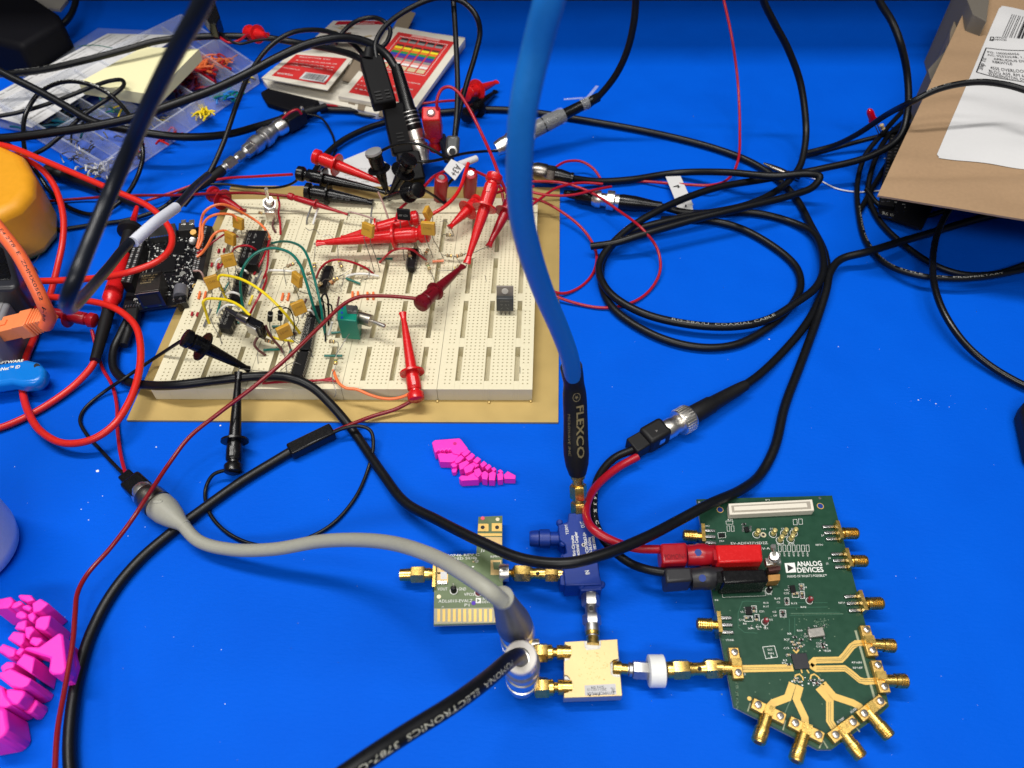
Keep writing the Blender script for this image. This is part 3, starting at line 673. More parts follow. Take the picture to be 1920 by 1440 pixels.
cable('coax_cable', 'black coax cable running diagonally down across the clear parts box from the left edge', blackc, .58,
      [(-40, 110, 6), (0, 134, 5.5), (75, 172, 4.6), (125, 200, 4.0), (175, 228, 3.4), (265, 248, 3.0), (350, 257, 2.4), (425, 252, 1.6), (480, 238, .9), (545, 218, .6), (590, 203, .5)])
cable('coax_cable', 'thick black coax cable rising over the parts box to the upright ribbed plug', blackc, .60,
      [(-40, 262, 4), (30, 257, 4.2), (100, 248, 4.4), (180, 236, 4.6), (260, 218, 4.8), (330, 194, 5.0), (400, 168, 5.2), (460, 140, 5.5), (520, 108, 6), (580, 82, 6.6), (640, 71, 7), (690, 80, 7.2), (725, 103, 7), (742, 128, 6.5)])
cable('thin_cable', 'thin black cord snaking in from the left edge and turning back over the yellow notes', blackc, .30,
      [(-30, 222, 3), (30, 212, 3), (80, 198, 3), (130, 180, 3.3), (175, 162, 3.6), (205, 152, 3.9), (228, 150, 4), (232, 160, 4), (210, 180, 3.8), (180, 200, 3.5), (150, 222, 3.3), (115, 254, 3), (85, 278, 2.6), (58, 292, 2.3)])
cable('thin_cable', 'thin white printed black cord forming a large round loop over the parts box', blackp, .32,
      [(50, 300, 2.2), (44, 260, 2.6), (48, 215, 3.2), (72, 176, 4), (108, 156, 4.6), (150, 154, 4.8), (195, 170, 4.4), (230, 200, 3.8), (258, 245, 3.2), (268, 290, 2.4), (258, 330, 1.4), (235, 368, .6), (205, 392, .4), (175, 402, .3), (135, 392, .3), (95, 360, .5), (70, 325, 1.2), (40, 290, 2), (0, 258, 2.5), (-20, 240, 2.6)],
      text=[(.19, .34, 'HUAYUANG  US  75', ink, .11, .3)])
cable('thin_cable', 'thin black cord lying flat behind the amber meter', blackc, .30, [(60, 425, .2), (110, 430, .2), (170, 422, .2), (240, 412, .25), (300, 392, .4), (345, 360, .6), (380, 345, .8)])
cable('thin_cable', 'slim black cord looping over the red card box to the stacked plugs', blackc, .36,
      [(345, 385, .6), (392, 325, 1.2), (418, 270, 2.2), (446, 190, 3.5), (470, 135, 4.2), (505, 88, 5), (545, 62, 5.6), (590, 56, 6), (640, 68, 6.4), (672, 92, 6.3), (692, 120, 6)])
cable('thin_cable', 'black cord arching over the top edge from the stacked plugs to the grey plug', blackc, .38,
      [(706, 110, 6.8), (704, 82, 7.4), (722, 50, 8.2), (768, 16, 9.2), (820, -4, 9.8), (865, 2, 9.6), (893, 30, 9), (900, 60, 8), (892, 100, 6.8), (874, 160, 5), (860, 215, 3.6), (853, 262, 2.8)])
cable('thin_cable', 'straight black cord dropping from the top edge into the grey plug', blackc, .38, [(846, -40, 10), (850, 0, 9.3), (855, 80, 7.3), (858, 160, 5.4), (856, 220, 4), (851, 268, 3)])
cable('thin_cable', 'small black loop of cord standing above the red card box', blackc, .34, [(628, 82, 5.5), (648, 55, 6.2), (672, 38, 6.8), (700, 33, 7), (722, 42, 7), (732, 58, 6.6), (726, 78, 6), (712, 92, 5.6)])
cable('coax_cable', 'black cable running up from the back of the breadboard behind the stacked plugs', blackc, .46, [(590, 322, .5), (606, 296, .5), (640, 265, .5), (690, 240, .5), (740, 225, .5), (800, 208, .4)])
cable('thin_cable', 'fine black cord drooping from the open adapter on the far mat', blackc, .18, [(575, 214, .8), (600, 220, .5), (622, 250, .2), (628, 280, .2), (622, 300, .5)])
cable('red_wire', 'dark crimson wire from the open adapter along the front of the red card box', redt, .20, [(610, 197, .7), (640, 200, .3), (680, 207, .3), (720, 205, .4), (780, 196, .5), (830, 190, .8), (868, 188, 1.4)], 'wire')
cable('black_wire', 'thin black wire next to the dark crimson wire in front of the card box', blackc, .18, [(610, 200, .5), (650, 208, .2), (690, 218, .2), (730, 216, .3)], 'wire')
cable('black_wire', 'black wire lying behind the breadboard to the left black clip', blackc, .18, [(320, 372, .8), (360, 350, .8), (410, 345, .6), (480, 352, .6), (530, 350, 1.1), (556, 338, 2.0), (560, 328, 2.4)], 'wire')
cable('black_wire', 'black wire joining the silver capped clip and the tall plugs', blackc, .20, [(712, 284, 3.8), (740, 272, 4.4), (770, 268, 4.8), (800, 275, 4.6), (830, 292, 4), (860, 308, 3), (890, 318, 2)], 'wire')
cable('black_wire', 'black wire from the round end cap clip past the paper flag', blackc, .20, [(775, 303, 4.2), (800, 303, 4.2), (830, 298, 3.8), (870, 288, 3.2), (905, 284, 2.5), (932, 283, 1.6)], 'wire')
cable('black_wire', 'speckled black wire hanging behind the paper flag onto the plate', blackc, .20, [(852, 332, 2.5), (838, 350, 1.8), (834, 372, 1.2), (838, 386, 1.2)], 'wire')
cable('black_wire', 'black wire from the lowest black clip across to the back edge of the breadboard', blackc, .18, [(795, 356, 3.2), (815, 368, 2), (836, 384, 1.3)], 'wire')
# red meter leads
cable('meter_cable', 'thick red meter lead looping over the black circuit board and back to the grey hub', redc, .40,
      [(-30, 266, 4), (20, 276, 4.2), (80, 300, 4.2), (150, 330, 4), (220, 360, 3.8), (275, 385, 3.6), (305, 410, 3.4), (322, 440, 3.2), (318, 468, 3.1), (295, 490, 3.1), (250, 508, 3.0), (200, 519, 2.6), (130, 525, 2.2), (70, 527, 2.0), (30, 526, 1.9)], 'lead')
cable('meter_cable', 'thick red meter lead making the large loop at the left, passing under the blue dongle', redc, .40,
      [(-30, 276, 3.4), (30, 292, 3.4), (75, 315, 3.2), (100, 345, 2.8), (118, 400, 2.2), (118, 450, 1.6), (108, 500, 1.0), (92, 560, .5), (68, 625, .3), (48, 675, .3), (42, 720, .4), (52, 770, .6), (78, 810, .8), (120, 831, .9), (170, 825, 1.1), (210, 800, 1.3), (240, 758, 1.4), (258, 710, 1.5), (264, 660, 1.6), (256, 615, 1.7), (232, 588, 1.7), (200, 572, 1.6), (150, 562, 1.4), (90, 556, 1.2), (35, 550, 1.1)], 'lead')
cable('meter_cable', 'thick red meter lead leaving the black sleeve of the big probe toward lower left', redc, .40,
      [(180, 672, .9), (170, 690, .7), (140, 722, .4), (100, 752, .3), (60, 776, .25), (20, 795, .25), (-30, 812, .25)], 'lead')
cable('red_wire', 'thin red wire from under the probe sleeve down to the grey plug adapter', redt, .20, [(172, 618, 1.0), (180, 650, .5), (192, 690, .2), (210, 722, .2), (219, 760, .2), (220, 800, .2), (226, 850, .3), (236, 890, .7)], 'wire')
cable('black_wire', 'thin black wire curving from the left black clip down to the grey plug adapter', blackc, .20, [(338, 640, 2.6), (315, 655, 1.8), (280, 678, .7), (235, 708, .9), (195, 735, .3), (160, 765, .15), (150, 787, .15), (163, 815, .15), (190, 845, .2), (215, 872, .4), (238, 895, .7)], 'wire')
cable('black_wire', 'thin black wire circling below the hanging black clip and up to the long adapter', blackc, .20, [(428, 880, .8), (400, 890, .6), (386, 915, .2), (388, 950, .15), (410, 985, .15), (450, 1012, .15), (500, 1024, .15), (560, 1015, .15), (620, 985, .15), (665, 935, .15), (690, 880, .2), (700, 835, .6), (695, 808, .9), (675, 799, 1.0), (645, 803, .9), (622, 812, .7)], 'wire')
cable('red_wire', 'dark red wire from the standing red clip to the long black adapter', redd, .22, [(772, 752, .9), (740, 768, .6), (700, 780, .5), (660, 795, .6), (625, 810, .7)], 'wire')
o = thing('banana_adapter', 'long thin black adapter lying on the mat just below the gold plate', 'adapter')
a, b = P(625, 808, .5), P(543, 848, .45); d = (b - a).normalized(); u = Vector((-d.y, d.x, 0))
MB().box(a.lerp(b, .5), d * ((b - a).length / 2), u * .40, Vector((0, 0, .33)), blackp).build('housing', o, bevel=.1)
cable('coax_cable', 'black coax cable from the long black adapter, passing under the grey cable to bottom left', blackc, .54,
      [(560, 838, .4), (520, 862, .3), (450, 905, .3), (380, 955, .3), (320, 1000, .3), (262, 1050, .3), (212, 1110, .3), (172, 1185, .3), (146, 1270, .35), (134, 1340, .4), (130, 1400, .4), (134, 1480, .4)], n=9)
cable('red_wire', 'long maroon wire from the maroon clip across the breadboard and down the left', redd, .22,
      [(782, 560, 3.2), (740, 556, 3.4), (700, 555, 3.6), (672, 557, 3.7), (645, 570, 3.7), (600, 612, 3.6), (540, 670, 3.4), (480, 722, 3.1), (410, 775, 2.4), (355, 820, 2.0), (318, 868, 1.8), (280, 925, 2.0), (245, 978, 2.0), (205, 1030, 1.4), (165, 1075, 1.3), (146, 1110, 1.5), (141, 1150, 1.8), (137, 1200, 2.0), (122, 1290, 2.2), (108, 1370, 2.6), (102, 1470, 3.0)], 'wire')
cable('red_wire', 'dull red wire running level behind the breadboard from the left', redd, .20, [(80, 378, .3), (160, 372, .3), (240, 367, .8), (330, 366, 1.4), (400, 363, 2.0), (470, 362, 2.4), (545, 368, 2.4)], 'wire')
cable('red_wire', 'second dull red wire rising from the left to the black clip at the back', redt, .19, [(270, 378, .5), (320, 362, .5), (370, 345, .6), (420, 335, .8), (480, 331, 1.5), (548, 327, 2.4)], 'wire')
# orange network cable
o = thing('network_cable', 'orange network cable with a clipped orange plug entering the silver hub', 'network cable')
mb = MB().tube(pts([(-40, 380, 8), (0, 432, 7.5), (35, 478, 6.8), (62, 528, 5.8), (82, 570, 4.8), (92, 595, 3.8), (85, 612, 3.2)]), .36, orl, 16); path = mb.path; mb.build('jacket', o)
t = MB(); t.pathtext(path, .30, .92, 'E4 2T8  E  ZMMX05E2  AWM', .36, inkb, .17, .35); t.build('lettering', o)
a, b = P(-12, 622, 2.2), P(98, 596, 3.2); d = (b - a).normalized(); u = Vector((-d.y, d.x, 0)).normalized(); z = d.cross(u) * -1
if z.z < 0: z = -z
L = (b - a).length
MB().box(a.lerp(b, .25), d * L * .25, u * .62, z * .42, orp).build('plug_body', o, bevel=.06)
mb = MB()
mb.box(a.lerp(b, .58), d * L * .10, u * .68, z * .48, orp)
for k in range(7): mb.box(a.lerp(b, .68 + .045 * k), d * L * .013, u * (.64 - .025 * k), z * (.50 - .015 * k), orp)
mb.box(a.lerp(b, .82), d * L * .16, u * .52, z * .40, orp)
mb.build('boot', o, bevel=.04)
MB().box(a.lerp(b, .18) + z * .46, d * L * .14, u * .2, z * .05, orp).build('latch', o, bevel=.02)

# ------------------------------------------------------------------ things at the left edge
o = thing('multimeter', 'rounded amber rubber corner of a handheld meter at the left edge', 'meter')
def rounded(pxs, z0, z1, m, name, par, bev=.3, seg=4):
    return MB().q(pxs, z1, z0, m).build(name, par, bevel=bev, seg=seg)
rounded([(-220, 258), (0, 264), (42, 286), (60, 322), (58, 355), (32, 384), (-40, 418), (-240, 455)], .02, 4.2, yhol, 'holster', o, .7, 5)
o = thing('network_hub', 'charcoal hub with a silver front and rounded corners at the left edge', 'hub')
rounded([(-200, 440), (2, 450), (14, 458), (34, 528), (30, 538), (16, 541), (-200, 548)], 1.6, 4.0, darkg, 'case', o, .25, 4)
rounded([(-180, 452), (-2, 460), (6, 466), (20, 516), (18, 524), (-180, 528)], 3.9, 4.05, blackp, 'screen', o, .05)
o = thing('network_switch', 'light grey metal box under the hub, holding the orange plug', 'hub')
rounded([(-200, 545), (12, 538), (22, 546), (20, 560), (-20, 650), (-200, 655)], .02, 2.9, greyp, 'case', o, .2, 4)
rounded([(-200, 552), (6, 548), (10, 556), (-22, 640), (-200, 645)], 2.85, 2.95, mat('silver_cover', (.42, .42, .43), .35, .6), 'cover', o, .04)
o = MB().q([(-20, 640), (18, 634), (22, 650), (-20, 668)], 1.3, .02, blackp).build('metal_plug', bevel=.05); tag(o, 'small black plug lying below the orange network plug', 'plug')
o = thing('wire_offcut', 'small black plug stub with frayed silver strands left of the thick foreground cable', 'wire')
MB().lathe(P(36, 500, .35), P(62, 508, .35), [(0, .28), (1, .3)], blackm, 12).build('stub', o)
mb = MB()
for L in ([(55, 500, .5), (66, 490, .8), (74, 478, 1.1)], [(58, 503, .4), (66, 502, .5), (72, 510, .3)], [(52, 505, .4), (50, 515, .2), (48, 520, .1)]): mb.tube(pts(L), .02, lead, 5)
mb.build('strands', o)
# blue dongle
o = thing('usb_dongle', 'glossy translucent blue usb key with white lettering resting over the red lead', 'usb key')
bd = MB().q([(-150, 690), (-20, 682), (50, 672), (72, 677), (84, 690), (82, 705), (66, 718), (40, 720), (20, 716), (-20, 722), (-150, 735)], 1.5, .62, usbb); bd.build('shell', o, bevel=.28, seg=5)
t = MB(); t.text('FLEXERA SOFTWARE', P(-56, 688, 1.52), P(43, 678, 1.52), ink, h=.19, bold=True); t.text('FlexNet\u2122 ID', P(-14, 697, 1.52), P(37, 690, 1.52), ink, h=.24, bold=True); t.build('lettering', o)
MB().lathe(P(69, 686, 1.45), P(69, 686, 1.515), [(0, .15), (1, .15)], inkb, 16).build('cord_hole', o)
# milky cup
o = thing('plastic_cup', 'milky white plastic cup cut by the left edge of the picture', 'cup')
c = P(-52, 1040, 0)
MB().lathe(c, c + Vector((0, 0, 8)), [(0, 1.6), (.01, 2.0), (.05, 2.32), (.15, 2.5), (.9, 2.75), (1, 2.8), (1.0, 2.6), (.9, 2.6), (.15, 2.35), (.04, 2.0)], cupm, 48, cap=True).build('wall', o)
# dark adapter brick, papers
o = MB().q([(-120, -70), (60, -10), (108, 22), (118, 40), (40, 86), (20, 82), (-140, 40)], 3.2, .02, mat('soft_black', (.004, .004, .006), .6, spec=.12)).build('power_brick', bevel=.55, seg=4); tag(o, 'matt black power brick in the far left corner', 'power supply')
cable('thin_cable', 'short black cord rising from the power brick', blackc, .55, [(118, 45, 1.6), (130, 32, 1.8), (140, 10, 2), (143, -20, 2.2), (140, -60, 2.6)])
o = MB().q([(40, -20), (128, -20), (126, 0), (112, 17), (40, 10)], .3, .02, mat('beige_card', (.32, .30, .27), .7)).build('card_sheet'); tag(o, 'beige card behind the black power brick', 'card')
o = MB().q([(-60, 70), (15, 90), (0, 107), (-60, 112)], .3, .02, mat('beige_card', (.32, .30, .27), .7)).build('card_sheet'); tag(o, 'beige card sticking out in front of the black power brick', 'card')
# small black connector with foil at the top
o = thing('wire_connector', 'small black connector with a silver patch at the top edge beside the thick cable', 'connector')
MB().q([(378, -12), (398, -12), (412, 30), (404, 45), (392, 42), (375, 20)], 5.8, 4.6, blackp).build('housing', o, bevel=.08)
MB().q([(380, -8), (393, -8), (393, 14), (384, 18)], 5.88, 5.8, labelm).build('foil', o)
cable('red_wire', 'red wire under the small black connector at the top', redt, .20, [(404, 58, 4.8), (415, 72, 4.6), (430, 80, 4.5), (448, 76, 4.5), (464, 64, 4.5)], 'wire')
cable('black_wire', 'black wire from the small black connector at the top toward the card box', blackc, .22, [(402, 45, 5), (412, 60, 4.8), (430, 76, 4.6), (450, 82, 4.5), (480, 76, 4.4), (520, 72, 4.2)], 'wire')

# ------------------------------------------------------------------ parts box and notes
o = thing('parts_box', 'clear plastic compartment box full of jumper wires under the yellow notes', 'box')
c0, c1, c2, c3 = P(212, 345, .02), P(486, 158, .02), P(352, 66, .02), P(20, 232, .02)
def bq(u, v, z=0): 
    p = (c0 * (1 - u) + c1 * u) * (1 - v) + (c3 * (1 - u) + c2 * u) * v; return Vector((p.x, p.y, z))
mb = MB(); mb.prism([bq(0, 0, .12), bq(1, 0, .12), bq(1, 1, .12), bq(0, 1, .12)], .03, clear); mb.build('floor', o)
def wall(u0, v0, u1, v1, h, m=clear2, th=.09):
    a, b = bq(u0, v0), bq(u1, v1); d = (b - a).normalized(); n = Vector((-d.y, d.x, 0)) * th
    return MB().prism([a + n + Vector((0, 0, h)), b + n + Vector((0, 0, h)), b - n + Vector((0, 0, h)), a - n + Vector((0, 0, h))], .13, m)
for args in ((0, 0, 1, 0), (1, 0, 1, 1), (1, 1, 0, 1), (0, 1, 0, 0)): wall(*args, 1.9).build('side_wall', o)
wall(0, .5, 1, .5, 1.8).build('divider', o)
for k in range(1, 8): wall(k / 8, 0, k / 8, 1, 1.7, th=.06).build('divider', o)
# open lid leaning behind with index card
lid = [P(-60, 235, .5), P(40, 238, 1.4), P(345, 62, 1.9), P(200, 60, .9)]
lidm = MB().prism([p + Vector((0, 0, .12)) for p in [P(-75, 225, .3), P(60, 250, .9), P(352, 63, 1.6), P(185, 55, .9)]], 0, clear, dz=Vector((0, 0, -.12))); lidm.build('lid', o)
ix = [P(-60, 205, .75), P(60, 240, 1.3), P(340, 67, 1.75), P(202, 64, 1.1)]
idx = thing('index_card', 'white printed index card in the open lid of the parts box', 'card')
MB().prism([p + Vector((0, 0, .05)) for p in ix], 0, paper, dz=Vector((0, 0, -.03))).build('sheet', idx)
t = MB(); rr = random.Random(11)
for r_ in range(11):
    for c_ in range(5):
        u0 = .03 + c_ * .195; v0 = .05 + r_ * .085
        def lq(u, v):
            p = (ix[0] * (1 - u) + ix[3] * u) * (1 - v) + (ix[1] * (1 - u) + ix[2] * u) * v; return p + Vector((0, 0, .07))
        a, b = lq(u0, v0), lq(u0 + rr.uniform(.09, .17), v0)
        t.text(rr.choice(['5mm  0603  R22', '10 x 22mm wire', 'A-14  .3 in', '22 AWG solid', 'PART 7  8mm']), b, a, inkd, h=.16)
        if r_ % 3 == 0: t.ribbon([lq(u0, v0 + .03), lq(u0 + .18, v0 + .03)], .05, inkb)
t.build('lettering', idx)
def pile(cx, cy, m, n, spread, lab, seed, rad=.07, L=.7):
    rr = random.Random(seed); mb = MB()
    for _ in range(int(n * 2.4)):
        c = P(cx, cy, .3 + rr.uniform(0, .9)) + Vector((rr.gauss(0, spread), rr.gauss(0, spread), 0)); a = rr.uniform(0, 3.14); l = rr.uniform(.3, 1) * L
        d = Vector((math.cos(a), math.sin(a), rr.uniform(-.3, .3))) * l
        mb.tube([c - d, c + d * .1 + Vector((0, 0, .12)), c + d], rad * 1.15, m if not isinstance(m, list) else rr.choice(m), 6, 3)
    tag(mb.build('jumper_wires'), lab, 'jumper wires', 'loose jumper wires in the parts box', 'stuff')
pile(381, 212, yellow, 20, .35, 'heap of short yellow jumper wires in the parts box', 1, .06, .42)
pile(372, 128, [redc, redt, orange], 30, .8, 'heap of red and orange jumper wires beside the yellow notes', 2, .09, .9)
pile(402, 118, [redc, orange], 14, .7, 'orange and red jumper wires near the back right of the parts box', 3, .06, .8)
pile(425, 180, [green, bluec, mat('teal_wire', (.0, .22, .25), .3)], 24, .5, 'heap of teal and blue jumper wires at the right end of the parts box', 4, .06, .5)
pile(312, 258, [redc, redt], 10, .4, 'few red jumper wires in a front compartment of the parts box', 5, .07, .5)
pile(258, 285, [redt, lead], 7, .4, 'red jumper bits and bare leads in the front compartment', 6, .07, .4)
pile(185, 318, [lead, white], 14, .6, 'silver bits and white pieces in the nearest corner compartment', 7, .06, .5)
pile(150, 285, [lead, darksteel], 12, .7, 'bare metal pins in the front left compartment', 8, .04, .5)
pile(300, 210, [white, lead, yellow], 10, .8, 'pale jumper pieces right of the notes near the thick foreground cable', 13, .05, .6)
pile(240, 240, [lead, greyw], 10, .9, 'grey and silver jumper pieces in the middle front compartment', 14, .05, .7)
pile(455, 150, [green, yellow, lead], 8, .4, 'mixed short jumpers at the far right corner of the parts box', 15, .05, .4)
pile(350, 150, [redt, maroonp, mat('violet_wire', (.12, .02, .09), .4)], 34, 1.0, 'dark red and purple jumper wires by the corner of the yellow notes', 9, .09, 1.0)
pile(210, 200, [yellow, green], 9, .8, 'yellow and green jumper wires just in front of the notes', 10, .05, .8)
pile(120, 225, [mat('teal_dark_wire', (.0, .06, .10), .4), blackc], 30, 1.2, 'dark wires in the left compartments of the parts box', 12, .08, 1.1)
o = thing('sticky_note_pad', 'pad of pale yellow sticky notes on top of the parts box', 'note pad')
tp = [P(147, 155, 3.2), P(287, 178, 3.4), P(373, 92, 3.4), P(268, 88, 3.2)]
MB().prism(tp, 0, papern, dz=Vector((0, 0, -.95))).build('pad', o)
MB().prism([P(250, 176, 2.3), P(292, 190, 2.1), P(345, 135, 2.3), P(300, 130, 2.4)], 0, papern, dz=Vector((0, 0, -.02))).build('loose_note', o)
cable('green_wire', 'fine green wire curving beside the index card', green, .07, [(96, 116, .4), (115, 100, .5), (145, 88, .8), (180, 85, 1.8), (210, 90, 2.4)], 'wire')

# ------------------------------------------------------------------ red and white card box
o = thing('card_box', 'flattened red and white card packet with resistor colour chart at the back of the desk', 'packet')
def panel(px, z, th=.08, m=papercr): return MB().prism([P(x, y, zz) for (x, y), zz in zip(px, z)], 0, m, dz=Vector((0, 0, -th)))
MB().q([(492, 148), (506, 166), (650, 200), (706, 213), (778, 198), (872, 78), (872, 70), (740, 52), (560, 98)], .55, .03, papercr).build('tray', o, bevel=.04)
fl = [(490, 146), (614, 169), (664, 106), (548, 98)]; fz = (1.5, 1.5, 1.3, 1.3)
panel(fl, fz, .07).build('flap', o)
def mapq(px, zz, u, v, dz=.02):
    c = [P(x, y, z) for (x, y), z in zip(px, zz)]
    return (c[0] * (1 - u) + c[1] * u) * (1 - v) + (c[3] * (1 - u) + c[2] * u) * v + Vector((0, 0, dz))
def prect(mb, px, zz, u0, v0, u1, v1, m, dz): mb.add([mapq(px, zz, u0, v0, dz), mapq(px, zz, u1, v0, dz), mapq(px, zz, u1, v1, dz), mapq(px, zz, u0, v1, dz)], [(0, 1, 2, 3)], m, False)
mb = MB(); prect(mb, fl, fz, .10, .12, .92, .92, redpr, .02); prect(mb, fl, fz, .50, .16, .88, .38, paper, .035)
x = .54; rr = random.Random(4)
while x < .84:
    w_ = rr.choice([.006, .01, .016]); prect(mb, fl, fz, x, .19, x + w_, .36, inkb, .05); x += w_ + rr.choice([.007, .011])
def ptext(mb, px, zz, s, u0, v, u1, m, h, dz=.05): mb.text(s, mapq(px, zz, u0, v, dz), mapq(px, zz, u1, v, dz), m, h=h)
ptext(mb, fl, fz, 'sparkfun', .14, .20, .38, ink, .30)
ptext(mb, fl, fz, 'RESISTOR KIT', .20, .82, .70, ink, .16)
for v, s in ((.70, '0R, 1.5R, 4.7R, 10R, 47R, 100R, 220R, 330R'), (.60, '470R, 680R, 1K, 2.2K, 3.3K, 4.7K, 10K, 22K'), (.52, '47K, 100K, 330K, 1M')): ptext(mb, fl, fz, s, .2, v, .85, ink, .15)
ptext(mb, fl, fz, 'COM-10969 RoHS', .14, .40, .40, ink, .14)
mb.build('print', o)
bk = [(582, 78), (700, 80), (728, 38), (625, 39)]; bz = (1.6, 1.6, 1.5, 1.5)
panel(bk, bz, .07, mat('photo_card', (.50, .47, .43), .6)).build('flap', o)
mb = MB(); prect(mb, bk, bz, .10, .80, .95, .96, redt, .02); ptext(mb, bk, bz, 'Resistors', .5, .82, .8, ink, .25)
rr = random.Random(8)
for k in range(9):
    c = mapq(bk, bz, rr.uniform(.15, .85), rr.uniform(.15, .7), .03); a = rr.uniform(-.6, .6); d = Vector((math.cos(a), math.sin(a), 0))
    mb.ribbon([c - d * .9, c + d * .9], .05, inkd); mb.ribbon([c - d * .3, c + d * .3], .22, colband['brownp'] if k % 2 else resb)
mb.build('print', o)
mp_ = [(640, 192), (782, 205), (874, 74), (745, 50)]; mz = (1.0, 1.0, 1.2, 1.2)
mp_ = [(634, 180), (776, 207), (872, 73), (742, 50)]
panel(mp_, mz, .35).build('cover', o)
mb = MB(); prect(mb, mp_, mz, .09, .06, .90, .93, redpr, .02)
# colour chart: five columns of bands
for c_ in range(5):
    for r_, key in enumerate(['tan', 'yellowp', 'bluep', 'violet', 'greyp', 'tan', 'black']):
        pass
cols = ['black', 'brownp', 'tan', 'yellowp', 'orangep', 'greenp', 'bluep', 'violet', 'greyp', 'ink', 'tan', 'tan']
for c_ in range(5):
    u0 = .20 + c_ * .125
    for r_ in range(12):
        v1 = .86 - r_ * .030; key = ['black', 'greyp', 'redpr', 'brownp', 'yellowp', 'orangep', 'greenp', 'bluep', 'violet', 'greyp', 'blush', 'ink'][r_]
        m_ = ink if key == 'ink' else redpr if key == 'redpr' else colband[key]
        if m_ is redpr: continue
        prect(mb, mp_, mz, u0, v1 - .028, u0 + .105, v1, m_, .035)
    prect(mb, mp_, mz, u0, .44, u0 + .105, .49, colband['tan'], .035)
for u0, v0, u1, v1 in ((.16, .42, .84, .425), (.16, .87, .84, .875), (.16, .42, .165, .87), (.835, .42, .84, .87)): prect(mb, mp_, mz, u0, v0, u1, v1, ink, .035)
for u0, v0, u1, v1 in ((.30, .895, .46, .925), (.52, .895, .7, .925), (.46, .90, .52, .92)): prect(mb, mp_, mz, u0, v0, u1, v1, colband['blush'], .035)
for v, s, a, b in ((.38, 'RESISTANCE', .12, .4), (.30, 'HOW TO READ A RESISTOR', .5, .86), (.26, 'OHMS LAW', .12, .34), (.21, 'V = I x R', .12, .34), (.16, 'P = V x I', .12, .3), (.11, '4-BAND', .12, .42), (.22, '5-BAND CODE', .56, .82), (.15, 'MULTIPLIER', .56, .82)): ptext(mb, mp_, mz, s, a, v, b, ink, .18)
mb.build('print', o)
mb = MB(); rr = random.Random(2)
for k, (x, y) in enumerate([(640, 150), (652, 165), (660, 178), (668, 140), (735, 55)]):
    MB().prism([P(x, y, .9), P(x + 26, y + 6, .9), P(x + 44, y - 30, 1.1), P(x + 22, y - 40, 1.1)], 0, kraftd, dz=Vector((0, 0, -.05))).build('resistor_tape', o)
for i, (x, y) in enumerate(((655, 188), (672, 200), (712, 212))):
    a = MB().q([(x, y - 8), (x + 14, y - 5), (x + 10, y + 8), (x - 2, y + 5)], .62, .56, kraftd); tag(a.build('tape_end'), ('left', 'middle', 'rightmost')[i] + ' tan paper tape end poking out of the card packet', 'paper tape', 'paper tape ends')
o = MB().q([(488, 172), (506, 162), (600, 186), (590, 200), (560, 212), (500, 192)], .5, .02, mat('soft_black', (.004, .004, .006), .6, spec=.12)).build('pouch', bevel=.15, seg=3); tag(o, 'flat black pouch under the left end of the card packet', 'pouch')
# white slip behind the breadboard
o = thing('paper_slip', 'white printed slip lying behind the breadboard under the red hook clip', 'paper')
MB().q([(600, 318), (690, 281), (760, 330), (722, 352), (600, 352)], .05, .02, paper).build('sheet', o)
t = MB()
for k, s in enumerate(['Device setup notes', 'please do not move', 'ask before use  2x', 'cal due 10 / 22', 'x = 3.1 dB', 'A = 8.8']):
    t.text(s, P(664 - k * 9, 317 + k * 6, .06), P(728 - k * 9, 318 + k * 6, .06), inkd, h=.16)
t.build('lettering', o)
# ------------------------------------------------------------------ far adapter chain
o = thing('coax_adapter', 'chain of silver screw and bayonet adapters lying between the cables at the upper left', 'adapter')
a, b = P(412, 322, .9), P(520, 240, .9)
MB().lathe(a, b, [(0, .24), (.04, .34), (.10, .34), (.11, .26), (.26, .26), (.27, .30), (.30, .30), (.31, .24), (.40, .26), (.42, .38), (.44, .46), (.54, .46), (.55, .62), (.60, .64), (.66, .64), (.67, .5), (.72, .5), (.73, .66), (.74, .72), (.82, .72), (.83, .56), (.86, .6), (.88, .6), (.89, .52), (1, .52)], steel, 26).build('body', o)
MB().lathe(a, b, [(.10, .44), (.24, .44)], silver, 6).build('hex_nut', o)
MB().lathe(a, b, [(.43, .52), (.53, .52)], silver, 6).build('hex_nut', o)
MB().lathe(a, b, [(.29, .36), (.38, .36)], steel, 6).build('hex_nut', o)
MB().lathe(P(370, 352, .8), P(418, 318, .9), [(0, .26), (.2, .34), (.9, .40), (1, .36)], blackm, 18).build('boot', o)
o = thing('banana_adapter', 'black two way adapter with exposed screw posts and a red wire at the upper left', 'adapter')
a, b = P(516, 244, .9), P(568, 214, .9); d = (b - a).normalized(); u = Vector((-d.y, d.x, 0))
MB().lathe(a, b, [(0, .5), (.1, .62), (.3, .62), (.34, .5)], silver, 24).build('collar', o)
MB().box(a.lerp(b, .66), d * .9, u * .58, Vector((0, 0, .55)), blackm).build('housing', o, bevel=.1)
for k, t_ in enumerate((.5, .95)):
    c = a.lerp(b, t_) + u * (.2 - .4 * k) + Vector((0, 0, .55)); MB().lathe(c, c + Vector((0, 0, .25)), [(0, .16), (.6, .16), (1, .1)], silver, 12).build('screw_post', o)
MB().tube(pts([(530, 222, 1.6), (545, 210, 2.0), (558, 206, 2.0), (565, 214, 1.6)]), .1, redt, 10).build('wire_link', o)
MB().lathe(P(570, 212, .8), P(612, 199, .8), [(0, .34), (.5, .34), (.52, .26), (1, .26)], blackm, 16).build('sleeve', o)
o = thing('probe_sleeve', 'long black probe sleeve lying behind the amber meter with a brass end', 'probe')
